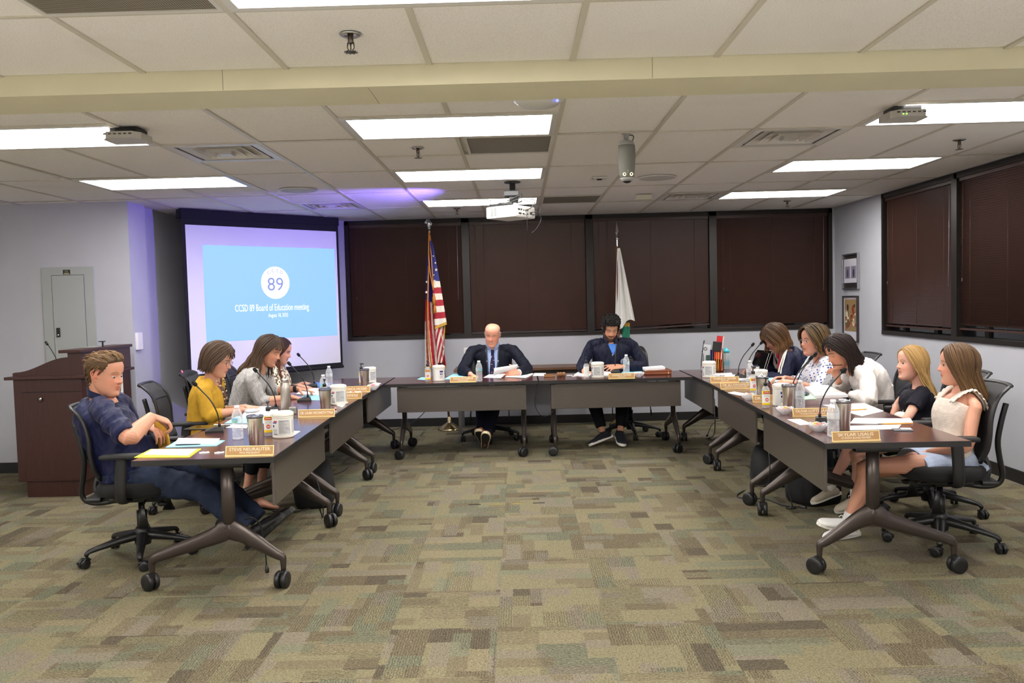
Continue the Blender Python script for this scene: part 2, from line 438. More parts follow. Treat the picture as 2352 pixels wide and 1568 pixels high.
def windows():
    xs = [-2.085, -.618, .888, 2.387, 3.83]
    lab = ['brown blind farthest left on back wall, between projection screen and striped flag', 'brown blind on back wall behind the bald man in suit',
           'brown blind on back wall behind white flag, bottom rail tilted', 'brown blind farthest right on back wall, nearest the room corner']
    gp = 'brown slatted blinds on the windows'
    for i in range(4):
        w = xs[i+1]-xs[i]; T = Matrix.Translation((xs[i+1], YB, 0)) @ Matrix.Rotation(PI, 4, 'Z')
        window(i+1, T, w, 1.075, ZC-.004)
        # local x runs right-to-left here
        blind(T, w, [1.10, 1.125, 1.10, 1.11][i] if i != 2 else 1.16, ZC-.045, lab[i], [66, 78, 80, 66][i], gp, -.055 if i == 2 else 0., [.9, 0, 0, .9][i])
    ys = [8.78, 7.33, 5.80]
    lab = ['brown blind on right wall nearest the framed pictures', 'brown blind on right wall nearest the camera, above the two girls']
    for i in range(2):
        w = ys[i]-ys[i+1]; T = Matrix.Translation((XR, ys[i+1], 0)) @ Matrix.Rotation(PI/2, 4, 'Z')
        window(5+i, T, w, 1.06, ZC-.004, True)
        blind(T, w, [1.145, 1.16][i], ZC-.04, lab[i], [78, 58][i], gp, 0, [.9, .9][i])
# ---- electrical panel door in the left wall, thermostat
def wall_bits():
    m_pan = M('grey_panel_steel', (158, 162, 160), .45)
    p = MB(); p.box((-4.475, YL-.014, .30), (-3.98, YL+.01, 1.94), 0, .003)
    o = p.build('door_1', m_pan, kind='structure')
    d = MB(); d.box((-4.377, YL-.019, .38), (-4.077, YL-.010, 1.862), 0, .002)
    d.build('panel_door', m_pan, o)
    g = MB()
    for a in ((-4.381, .376, -4.377, 1.866), (-4.077, .376, -4.073, 1.866), (-4.381, 1.862, -4.073, 1.866)): g.box((a[0], YL-.0155, a[1]), (a[2], YL-.013, a[3]))
    g.build('door_gap', M('dark_gap', (70, 72, 72), .8), o)
    l = MB(); l.box((-4.352, YL-.032, 1.285), (-4.32, YL-.018, 1.372), 0, .004); l.lathe([(.010, 0), (.010, .006)], 14, 1, True, rotM(PI/2, 0, 0, (-4.336, YL-.030, 1.303)))
    l.build('latch', [M('black_plastic', (26, 26, 27), .4), M('chrome', (200, 200, 200), .2, 1.)], o)
    s = MB(); s.box((-4.268, YL-.0165, 1.868), (-4.20, YL-.0145, 1.893), 0); s.box((-4.268, YL-.0165, 1.893), (-4.20, YL-.0145, 1.915), 0)
    s.box((-4.25, YL-.0172, 1.900), (-4.218, YL-.0166, 1.904), 1); s.box((-4.255, YL-.0172, 1.881), (-4.213, YL-.0166, 1.886), 1); s.box((-4.263, YL-.0172, 1.871), (-4.205, YL-.0166, 1.876), 1)
    s.build('warning_plate', [M('black_plate', (30, 32, 28), .5), M('plate_print', (190, 186, 150), .6)], o)
    t = MB(); t.box((XL-.0, YL+.03, 1.14), (XL+.028, YL+.135, 1.305), 0, .006)
    r = solo('wall_sensor', t, M('white_plastic', (226, 224, 222), .4), 'white rectangular sensor box on narrow wall face beside projection screen', 'wall sensor')
# ================================================================== ceiling fixtures
def lens_mat():
    t = NT('prismatic_lamp_lens'); v = t.coord('Object'); sp = t.node('ShaderNodeSeparateXYZ'); t.link(v, sp.inputs[0])
    def bars(o, per):
        f = t.math('FRACT', t.math('DIVIDE', o, per)); return t.math('LESS_THAN', f, .15)
    g = t.math('MAXIMUM', bars(sp.outputs[0], .016), bars(sp.outputs[1], .016))
    # three tubes behind the lens
    tube = t.math('ABSOLUTE', t.math('SINE', t.math('MULTIPLY', sp.outputs[1], PI/.19)))
    st = t.math('MULTIPLY', t.math('ADD', .72, t.math('MULTIPLY', tube, .42)), t.math('SUBTRACT', 1.0, t.math('MULTIPLY', g, .985)))
    t.base((.6, .6, .6)); t.b.inputs['Emission Color'].default_value = (1.0, .965, .925, 1)
    t.link(t.math('MULTIPLY', st, LAMP), t.b.inputs['Emission Strength']); t.set(rough=.3); return t.m
m_lens = lens_mat(); m_trof = M('white_fixture_metal', (205, 203, 196), .35)
def ceiling_things():
    # troffers 1.22 x 0.61; lens recessed in a frame
    def troffer(x0, y0, label):
        r = thing('ceiling_light', label, 'ceiling light', (x0+G, y0+G/2, ZC), 0, 'fluorescent ceiling lights')
        a, b = G-.012, G/2-.012
        f = MB()
        for lo, hi in (((-a, -b, -.006), (a, -b+.03, .03)), ((-a, b-.03, -.006), (a, b, .03)), ((-a, -b+.03, -.006), (-a+.035, b-.03, .03)), ((a-.035, -b+.03, -.006), (a, b-.03, .03))): f.box(lo, hi, 0, .002)
        f.build('frame', m_trof, r)
        l = MB(); l.box((-a+.035, -b+.03, .003), (a-.035, b-.03, .012)); l.build('lens', m_lens, r)
        HOLES.append((x0, x0+2*G, y0, y0+G))
    T = troffer
    T(XG[12], YG[0], 'ceiling light nearest the beam in the middle row, above the square'); T(XG[12], YG[3], 'second ceiling light from the beam in the middle row, in front of projector')
    T(XG[12], YG[6], 'ceiling light partly hidden behind the white projector')
    T(XG[8], YG[0], 'bright ceiling light at left edge, beside a pale access point'); T(XG[8], YG[3], 'bright ceiling light near the projection screen, over the left tables')
    T(XG[17], YG[0], 'bright ceiling light at right edge, beside a pale access point'); T(XG[17], YG[3], 'second ceiling light from the beam in the right row, beside right windows'); T(XG[17], YG[6], 'ceiling light in the right row farthest from the camera')
    T(XG[12], 2.88-.612, 'ceiling light on the near side of the beam at the top edge')
    # unseen fixtures added out of view, some only to brighten the ceiling
    for x, y in ((XG[7], 1.04), (XG[17], 1.04), (XG[12], -.19), (XG[7], -1.4), (XG[17], -1.4), (XG[3], 3.0), (XG[12], 1.04), (XG[3], 1.04), (XG[3], -1.4), (XG[12], -2.0), (XG[17], -.19), (XG[7], -.19)):
        T(x, y, 'unseen ceiling light added in the near half of the room')
    # square supply diffusers with nested louvres
    m_dif = M('diffuser_metal', (206, 202, 194), .4); m_dark = M('duct_dark', (40, 38, 36), .8)
    def diffuser(x0, y0, label):
        r = thing('air_diffuser', label, 'ceiling vent', (x0+G/2, y0+G/2, ZC), 0, 'square air diffusers')
        a = G/2-.01
        f = MB()
        for lo, hi in (((-a, -a, -.005), (a, -a+.05, .0)), ((-a, a-.05, -.005), (a, a, .0)), ((-a, -a+.05, -.005), (-a+.05, a-.05, .0)), ((a-.05, -a+.05, -.005), (a, a-.05, .0))): f.box(lo, hi, 0)
        f.build('frame', m_dif, r)
        c = MB()
        for k, h in enumerate((.225, .165, .105, .05)):
            zo, zi = -.002-.004*k, .030
            o = [(-h, -h, zo), (h, -h, zo), (h, h, zo), (-h, h, zo)]; i = [(x*.74, y*.74, zi) for x, y, z in o]
            c.add(o+i, [(q, (q+1) % 4, 4+(q+1) % 4, 4+q) for q in range(4)])
            o2 = [(-h-.004, -h-.004, zo), (h+.004, -h-.004, zo), (h+.004, h+.004, zo), (-h-.004, h+.004, zo)]
            c.add(o+o2, [(q, 4+q, 4+(q+1) % 4, (q+1) % 4) for q in range(4)])
        c.box((-.04, -.04, -.016), (.04, .04, -.012)); c.build('louvre', m_dif, r)
        MB().box((-a+.02, -a+.02, .06), (a-.02, a-.02, .07)).build('duct', m_dark, r)
        HOLES.append((x0, x0+G, y0, y0+G))
    diffuser(XG[10], YG[1], 'square air diffuser in left ceiling, lit violet by the projector'); diffuser(XG[10], YG[6], 'square air diffuser in ceiling just in front of projection screen')
    diffuser(XG[16], YG[1], 'square air diffuser in right ceiling between two bright lights'); diffuser(XG[16], YG[6], 'square air diffuser in far right ceiling beside a light')
    # perforated return grilles
    def perf():
        t = NT('perforated_grille'); v = t.coord('Object', (1, 1, 1)); sp = t.node('ShaderNodeSeparateXYZ'); t.link(v, sp.inputs[0])
        fx = t.math('SUBTRACT', t.math('FRACT', t.math('DIVIDE', sp.outputs[0], .0085)), .5); fy = t.math('SUBTRACT', t.math('FRACT', t.math('DIVIDE', sp.outputs[1], .0085)), .5)
        d = t.math('ADD', t.math('MULTIPLY', fx, fx), t.math('MULTIPLY', fy, fy))
        t.base(t.mix(t.math('LESS_THAN', d, .15), lin((150, 142, 124)), lin((34, 31, 27)))); t.set(rough=.6); return t.m
    m_perf = perf()
    def grille(x0, x1, y0, y1, label, nm='return_grille'):
        r = thing(nm, label, 'ceiling vent', ((x0+x1)/2, (y0+y1)/2, ZC), 0, 'perforated return grilles')
        a, b = (x1-x0)/2-.01, (y1-y0)/2-.01
        f = MB()
        for lo, hi in (((-a, -b, -.004), (a, -b+.018, .004)), ((-a, b-.018, -.004), (a, b, .004)), ((-a, -b+.018, -.004), (-a+.018, b-.018, .004)), ((a-.018, -b+.018, -.004), (a, b-.018, .004))): f.box(lo, hi, 0)
        f.build('frame', m_dif, r); MB().box((-a+.01, -b+.01, .0), (a-.01, b-.01, .003)).build('perforated_plate', m_perf, r)
        HOLES.append((x0, x1, y0, y1))
    grille(XG[13]+.03, XG[14], YG[1], YG[2], 'perforated ceiling grille beside a sprinkler in the middle row')
    grille(XG[14], XG[15], YG[6], YG[7], 'perforated ceiling grille to the right of the projector')
    grille(XG[10]+.59, XG[12], 2.88-.612, 2.88, 'perforated ceiling grille at top edge, left of the nearest light')
    # sprinklers
    m_chr = M('chrome', (200, 200, 200), .2, 1.)
    first = None
    for x, y, lb in ((-.604, 3.16, 'largest sprinkler head, on the near side of the beam'), (-.63, 5.48, 'sprinkler head in the middle row beside the grille'), (-.635, 9.05, 'sprinkler head near back wall left of the projector'),
                     (3.04, 5.72, 'sprinkler head at right near the right windows'), (3.0, 9.2, 'sprinkler head near the far right corner of ceiling')):
        if first is None:
            r = thing('sprinkler_head', lb, 'sprinkler', (x, y, ZC), 0, 'ceiling sprinkler heads'); first = r
            MB().lathe([(.042, 0), (.042, -.003), (.034, -.006), (.022, -.003)], 20, 0).build('escutcheon', m_chr, r)
            b = MB(); b.lathe([(.011, 0), (.011, -.03), (.008, -.034)], 10, 0); b.tube([(.011, 0, -.03), (.013, 0, -.05), (.004, 0, -.062)], .0025, 6); b.tube([(-.011, 0, -.03), (-.013, 0, -.05), (-.004, 0, -.062)], .0025, 6); b.tube([(0, 0, -.034), (0, 0, -.06)], .0028, 6)
            b.build('frame_arm', M('dark_brass', (96, 88, 78), .35, .9), r)
            d = MB(); d.lathe([(.006, -.061), (.02, -.064), (.02, -.066), (.006, -.066)], 16, 0)
            for k in range(10): a = k*PI/5; d.box((.016, -.003, -.0665), (.026, .003, -.0645), 0, 0, Matrix.Rotation(a, 4, 'Z'))
            d.build('deflector', M('dark_brass', (96, 88, 78), .35, .9), r)
        else: dup(first, (x, y, ZC), random.random()*3, lb)
    # flush speakers
    for x, y, lb in ((-1.9, 7.29, 'round flush ceiling speaker tinted violet, left side'), (1.215, 7.12, 'round flush ceiling speaker right of the hanging camera')):
        r = thing('ceiling_speaker', lb, 'ceiling speaker', (x, y, ZC), 0, 'flush ceiling speakers')
        MB().lathe([(.165, 0), (.165, -.006), (.155, -.010), (.148, -.008)], 32, 0, True, None, False).build('trim_ring', m_trof, r)
        MB().lathe([(.149, -.0085), (.08, -.010), (0, -.0105)], 32, 0, True, None, False).build('speaker_mesh', M('speaker_mesh', (186, 182, 176), .6, bump=.4, bscale=600), r)
    # small square sensor, pale box
    b = MB(); b.box((-.06, -.06, -.014), (.06, .06, 0), 0, .004); b.box((-.02, -.02, -.022), (.02, .02, -.012), 1, .003)
    solo('occupancy_sensor', b, [m_trof, m_dark], 'small square ceiling sensor just left of the hanging camera', 'sensor', (.715, 7.03, ZC))
    b = MB(); b.box((-.075, -.055, -.05), (.075, .055, 0), 0, .008)
    solo('smoke_detector', b, M('cream_plastic', (216, 212, 190), .45), 'cream box on far ceiling above the white flag', 'detector', (1.28, 8.3, ZC))
    # access points clipped under the grid
    for x, y, lb, led in ((-2.16, 4.66, 'pale wireless access point under ceiling beside left bright light', 0), (2.17, 4.66, 'pale wireless access point with two green lights beside right bright light', 1)):
        r = thing('access_point', lb, 'access point', (x, y, ZC), 0, 'wireless access points')
        MB().box((-.075, -.05, -.035), (.075, .09, 0), 0, .004).build('bracket', M('black_plastic', (26, 26, 27), .4), r)
        b = MB(); b.prism([(-.105, -.06), (-.07, -.105), (.07, -.105), (.105, -.06), (.105, .08), (-.105, .08)], -.072, -.035)
        c = b.build('housing', M('light_grey_plastic', (176, 172, 164), .45), r)
        v = MB()
        for k in range(6): v.box((-.085+.028*k, -.1065, -.052), (-.068+.028*k, -.103, -.045))
        v.build('vent_slot', M('slot_dark', (70, 68, 64), .7), r)
        if led:
            e = MB(); e.box((-.055, -.1072, -.062), (-.049, -.103, -.057)); e.box((-.037, -.1072, -.062), (-.031, -.103, -.057)); e.build('green_light', emis('green_led', (150, 255, 80), 4), r)
    r = thing('wireless_router', 'white rounded access point with blue light peeping below the beam', 'access point', (.13, 4.2, ZC))
    MB().lathe([(.0, -.05), (.09, -.045), (.125, -.02), (.125, 0)], 28, 0).build('housing', m_trof, r)
    MB().sphere((.09, -.075, -.038), .007).build('blue_light', emis('blue_led', (60, 70, 255), 12), r)
    # hanging all-round camera with two round eyes
    r = thing('conference_camera', 'grey capsule shaped camera hanging from ceiling with two round eyes', 'camera', (.70, 5.19, ZC))
    m_oc = M('grey_mesh_cloth', (112, 112, 104), .75, bump=.4, bscale=900); m_og = M('grey_plastic', (150, 150, 146), .4); m_bk = M('black_plastic', (26, 26, 27), .4)
    MB().lathe([(.03, 0), (.03, -.004), (.019, -.006), (.015, -.036), (.004, -.037), (.004, -.06)], 16).build('mount', m_og, r)
    MB().lathe([(.0, -.046), (.032, -.046), (.044, -.052), (.050, -.07), (.0515, -.074)], 28).build('cap', m_og, r)
    MB().lathe([(.0512, -.073), (.0535, -.10), (.0535, -.14), (.051, -.20), (.047, -.25), (.043, -.275)], 32).build('body', m_oc, r)
    MB().lathe([(.0432, -.274), (.042, -.28), (.032, -.294), (.028, -.294), (0, -.294)], 28).build('lower_ring', m_og, r)
    MB().lathe([(.029, -.292), (.022, -.300), (.010, -.305), (0, -.306)], 20).build('lens_dome', M('black_gloss', (10, 10, 12), .08), r)
    for s in (-1, 1):
        T = rotM(0, 0, 0, (s*.021, -.0415, -.256))
        e = MB(); e.sphere((0, 0, 0), (.011, .007, .011), 0, 16, 10, T); e.sphere((0, -.0045, 0), (.006, .004, .006), 1, 12, 8, T)
        e.build('eye', [emis('eye_glow', (255, 244, 200), 1.6), M('iris_dark', (52, 48, 40), .3)], r)
    MB().box((-.003, -.0485, -.245), (.003, -.041, -.215)).build('nose_strip', m_og, r)
    MB().tube([(.012, 0, -.012), (.035, 0, -.012), (.045, 0, -.022), (.038, 0, -.046)], .003, 6, 0, sub=5).build('cable', m_bk, r)
    # projector on a black arm
    r = thing('projector', 'white projector hung from ceiling on black mount with loose cables', 'projector', (-.02, 7.17, ZC))
    MB().lathe([(.07, 0), (.07, -.006), (.025, -.01), (.025, -.085)], 18).build('drop_pole', m_bk, r)
    b = MB(); b.box((-.075, -.05, -.125), (.055, .05, -.075), 0, .008); b.box((-.03, -.03, -.175), (.05, .04, -.12), 0, .006); b.tube([(-.05, -.05, -.165), (.06, -.055, -.12), (.075, -.05, -.115), (.05, -.055, -.15), (-.06, -.03, -.18)], .006, 6, 0, sub=4)
    b.build('swivel_mount', m_bk, r)
    A = rotM(0, 0, math.radians(55), (-.02, .03, -.20))           # lens towards the screen corner, sockets towards the room
    b = MB(); b.box((-.15, -.02, -.005), (.13, .02, .018), 0, .003, A); b.box((-.15, -.12, -.003), (-.125, .12, .012), 0, .002, A); b.box((.10, -.13, -.003), (.13, .12, .012), 0, .002, A)
    b.tube([A @ Vector((-.14, .11, .0)), A @ Vector((-.14, .11, .05))], .004, 6)
    b.build('mount_bracket', m_bk, r)
    b = MB(); b.box((-.16, -.15, -.112), (.16, .15, -.010), 0, .016, A)
    body = b.build('housing', M('projector_white', (232, 231, 228), .4), r)
    v = MB()
    for ky in range(2):
        for kz in range(7): v.box((-.1625, .07-.035*ky, -.090+.0105*kz), (-.158, .097-.035*ky, -.085+.0105*kz), 0, 0, A)
    v.build('vent_slot', M('slot_dark', (70, 68, 64), .7), body)
    v = MB()
    for ky in range(3):
        for kz in range(7): v.box((-.1625, -.03-.035*ky, -.090+.0105*kz), (-.158, -.003-.035*ky, -.085+.0105*kz), 0, 0, A)
    v.build('vent_slot', M('slot_pale', (196, 194, 190), .7), body)
    p = MB(); p.box((-.13, -.1525, -.097), (.14, -.149, -.028), 0, 0, A)
    for q, (x, z, w, h) in enumerate(((-.11, -.045, .03, .012), (-.07, -.045, .02, .012), (-.03, -.05, .012, .012), (.0, -.05, .012, .012), (.03, -.05, .012, .012), (-.1, -.08, .04, .014), (-.04, -.08, .02, .012), (.02, -.08, .02, .012), (.07, -.07, .03, .02))):
        p.box((x, -.155, z-h/2), (x+w, -.152, z+h/2), 1, 0, A)
    p.build('socket_panel', [M('pale_panel', (205, 203, 198), .4), m_bk], body)
    lz = MB(); lz.lathe([(.035, 0), (.035, .02), (.028, .022), (0, .018)], 20, 0, True, A @ rotM(-PI/2, 0, 0, (-.07, .145, -.06)))
    lz.build('lens', M('black_gloss', (10, 10, 12), .08), body)
    def cab(pts, rad): cb.tube([A @ Vector(p) for p in pts], rad, 6, 0, sub=5)
    cb = MB()
    cab(((.0, -.155, -.05), (.02, -.20, -.03), (.05, -.22, .03), (.04, -.14, .05), (.02, -.05, .02)), .004)
    cab(((.09, -.155, -.06), (.12, -.20, -.07), (.14, -.22, -.12), (.10, -.20, -.20), (.06, -.17, -.24)), .0035)
    cab(((-.03, -.155, -.08), (-.02, -.18, -.10), (-.02, -.18, -.18), (-.02, -.18, -.23)), .0025)
    cab(((.1, -.155, -.08), (.13, -.20, -.075), (.15, -.20, -.01), (.10, -.12, .04), (.05, -.05, .03)), .0035)
    cb.build('cable', m_bk, r)
# ================================================================== projection screen
def screen():
    A = Vector((-3.376, 8.374, 0)); B = Vector((-2.079, 9.695, 0)); d = (B-A); w = d.length; ang = math.atan2(d.y, d.x)
    r = thing('projection_screen', 'pull-down projection screen with pale blue slide across the corner', 'projection screen', A, ang)
    m_sb = M('screen_black_cloth', (9, 9, 14), .85)
    # local x 0..w, faces -y
    MB().box((-.01, -.012, 2.44), (w+.01, .10, ZC-.002), 0, .006).build('case', m_sb, r)
    b = MB(); zb = .80
    b.box((0, -.003, zb), (w, .003, 2.45), 0); b.build('screen_cloth', m_sb, r)
    c = MB(); c.box((.035, -.0042, zb+.045), (w-.03, -.0032, 2.372), 0); c.build('white_surface', M('screen_white', (222, 221, 224), .7), r)
    MB().tube([(-.005, 0, zb-.005), (w+.005, 0, zb-.005)], .017, 12, 0).build('bottom_bar', m_sb, r)
    # projected slide (the lit image)
    def at(u, v):       # pixel on the screen plane -> local
        return u, v
    x0, x1 = .205, w-.062; z0, z1 = 1.165, 2.172
    sl = emis('slide_blue', (150, 202, 255), 1.1); sw = emis('slide_white', (255, 255, 255), 1.35); sn = emis('slide_ink', (142, 160, 225), 1.0); sp = emis('slide_pale', (218, 238, 255), 1.25)
    s = MB(); s.box((x0, -.0052, z0), (x1, -.0046, z1), 0); slide = s.build('slide', sl, r)
    cx = .5*(x0+x1)+.02; cz = 1.78; rr = .172
    k = MB(); n = 48
    def disc(r0, y, mi, rx=1.0):
        k.add([(cx+r0*math.cos(2*PI*i/n), y, cz+r0*1.03*math.sin(2*PI*i/n)) for i in range(n)], [tuple(range(n))], mi)
    def ring(ra, rb, y, mi):
        k.add([(cx+q*math.cos(2*PI*i/n), y, cz+q*1.03*math.sin(2*PI*i/n)) for q in (ra, rb) for i in range(n)], [(i, (i+1) % n, n+(i+1) % n, n+i) for i in range(n)], mi)
    disc(rr, -.0056, 0); ring(.138, .141, -.0060, 2)
    k = text_mb('89', .205, 'CENTER', .0001, 1, rotM(0, 0, 0, (cx, -.0062, cz-.085)), k)
    for i, ch in enumerate('CCSD'):
        a = math.radians(122-i*21.5); R_ = .127
        k = text_mb(ch, .052, 'CENTER', .0001, 1, Matrix.Translation((cx+R_*math.cos(a), -.0062, cz+R_*math.sin(a)-.01)) @ Matrix.Rotation(-(a-PI/2), 4, 'Y'), k)
    k.build('emblem', [sw, sn, sp], r)
    t = text_mb('CCSD 89 Board of Education meeting', .105, 'CENTER', .0001, 0, rotM(0, 0, 0, (cx-.04, -.0056, 1.475)), None, .89)
    text_mb('August 18, 2025', .058, 'CENTER', .0001, 0, rotM(0, 0, 0, (cx+.02, -.0056, 1.405)), t, .24)
    t.build('slide_text', sw, r)
# ================================================================== tables
TZ = .737
def wood(name, rgb, rough, dark=.55, scale=(1, 9, 9), coat=.0):
    t = NT(name); v = t.coord('Object', scale); c = lin(rgb)
    n = t.noise(v, 6, 5, .65); n2 = t.noise(v, 22, 3, .6)
    f = t.math('ADD', t.math('MULTIPLY', n, .7), t.math('MULTIPLY', n2, .3))
    t.base(t.ramp(f, [(.32, tuple(x*dark for x in c)), (.52, c), (.72, tuple(x*1.35 for x in c))]))
    t.set(rough=rough, coat=coat, coatr=.12); return t.m
m_top = wood('mahogany_laminate', (74, 32, 30), .24, .7, (1, 10, 10), .35)
m_edge = M('black_edge_band', (26, 24, 24), .45)
m_leg = M('bronze_grey_leg_metal', (70, 62, 58), .3, metal=.5)
m_panel = M('dark_taupe_laminate', (74, 67, 61), .33, var=.04, vscale=60)
m_bk = M('black_plastic', (26, 26, 27), .4)
m_bkr = M('black_rough_plastic', (22, 22, 23), .6)
def caster(mb, x, y, r=.044, w=.024, rot=0., z0=0.):
    """twin wheel caster with its hood"""
    T = Matrix.Translation((x, y, z0)) @ Matrix.Rotation(rot, 4, 'Z')
    for s in (-1, 1):
        mb.lathe([(r*.35, -w*.42), (r*.9, -w*.5), (r, -w*.3), (r, w*.3), (r*.9, w*.5), (r*.35, w*.42)], 18, 0, True, T @ rotM(0, PI/2, 0, (s*w*.72, .02, r)))
    mb.box((-.012, -.012, r*.9), (.012, .03, 2*r+.002), 0, .004, T)
    mb.tube([(-.018, .055, r*1.2), (-.018, .02, r*2.0), (-.018, -.01, r*1.7)], (.006), 6, 0, T); mb.tube([(.018, .055, r*1.2), (.018, .02, r*2.0), (.018, -.01, r*1.7)], .006, 6, 0, T)
    mb.lathe([(.008, 0), (.008, .03)], 8, 0, True, T @ Matrix.Translation((0, 0, 2*r-.005)))
TL, TW = 1.488, .74
def make_table():
    r = thing('folding_table', '', 'table', (0, 0, 0), 0, 'mahogany topped flip tables on casters')
    L, W = TL/2, TW/2
    t = MB(); t.box((-L+.004, -W+.004, TZ-.028), (L-.004, W-.004, TZ), 0); t.build('table_top', m_top, r)
    e = MB()
    for lo, hi in (((-L, -W, TZ-.030), (L, -W+.0045, TZ-.0006)), ((-L, W-.0045, TZ-.030), (L, W, TZ-.0006)), ((-L, -W+.0045, TZ-.030), (-L+.0045, W-.0045, TZ-.0006)), ((L-.0045, -W+.0045, TZ-.030), (L, W-.0045, TZ-.0006))): e.box(lo, hi)
    e.build('edge_band', m_edge, r)
    p = MB(); p.box((-L+.115, -W+.030, .455), (L-.115, -W+.048, .700), 0, .004); p.build('modesty_panel', m_panel, r)
    for s in (-1, 1):
        x = s*(L-.145); yp = -.075
        b = MB(); b.box((x-.03, yp-.10, TZ-.075), (x+.03, yp+.14, TZ-.030), 0, .012); b.box((x-.02, -W+.03, TZ-.05), (x+.02, W-.05, TZ-.030), 0, .004)
        b.build('bracket', m_bk, r)
        lg = MB()
        lg.tube([(x, yp, .31), (x, yp, .5), (x, yp, TZ-.06)], [(.024, .037), (.024, .036), (.024, .035)], 14, 0, None, (1, 0, 0))
        for yt in (-W+.012, W-.02):
            d = 1 if yt > yp else -1
            lg.tube([(x, yp-d*.015, .335), (x, yp+d*.03, .315), (x, yp+d*.09, .285), (x, yt-d*.05, .19), (x, yt-d*.008, .165), (x, yt, .145), (x, yt, .094)],
                    [(.026, .055), (.027, .056), (.026, .046), (.021, .029), (.019, .024), (.017, .018), (.014, .014)], 12, 0, None, (1, 0, 0), sub=3)
        lg.sphere((x, yp, .318), (.026, .045, .048)); lg.build('leg', m_leg, r)
        for k, yt in enumerate((-W+.012, W-.02)):
            c = MB(); caster(c, x, yt, .046, .026, [1.4, -.6, 2.3, .2][k+(s+1)]); c.build('caster', m_bk, r)
    return r
def tables():
    base = make_table(); used = [0]
    def put(cx, cy, rot, label):
        if not used[0]:
            used[0] = 1; base.location = (cx, cy, 0); base.rotation_euler = (0, 0, rot); base['label'] = label; return base
        return dup(base, (cx, cy, 0), rot, label)
    def side(x0, y0, x1, y1, left, label):
        """inner edge from (x0,y0) to (x1,y1)"""
        d = Vector((x1-x0, y1-y0)).normalized(); nrm = Vector((-d.y, d.x)) if left else Vector((d.y, -d.x))
        m = Vector(((x0+x1)/2, (y0+y1)/2))+nrm*TW/2
        a = math.atan2(d.y, d.x)
        put(m.x, m.y, a if left else a+PI, label)
    side(-1.292, 4.262, -1.325, 5.750, True, 'left table nearest the camera, where the man in navy pullover sits')
    side(-1.327, 5.755, -1.338, 7.243, True, 'middle left table, where the women in yellow and grey sit')
    side(-1.335, 7.248, -1.322, 8.736, True, 'far left corner table meeting the back row of tables')
    side(1.575, 4.262, 1.634, 5.750, False, 'right table nearest the camera, where the two girls sit')
    side(1.636, 5.755, 1.682, 7.243, False, 'middle right table, where the women in dotted blouse and white sweater sit')
    side(1.686, 7.248, 1.692, 8.736, False, 'far right corner table meeting the back row of tables')
    put(-1.312+TL/2, 7.965+TW/2, -.002, 'left one of the two back tables, where the bald man sits')
    put(.186+TL/2, 7.955+TW/2, -.002, 'right one of the two back tables, where the bearded man sits')
BUILD.append(tables)
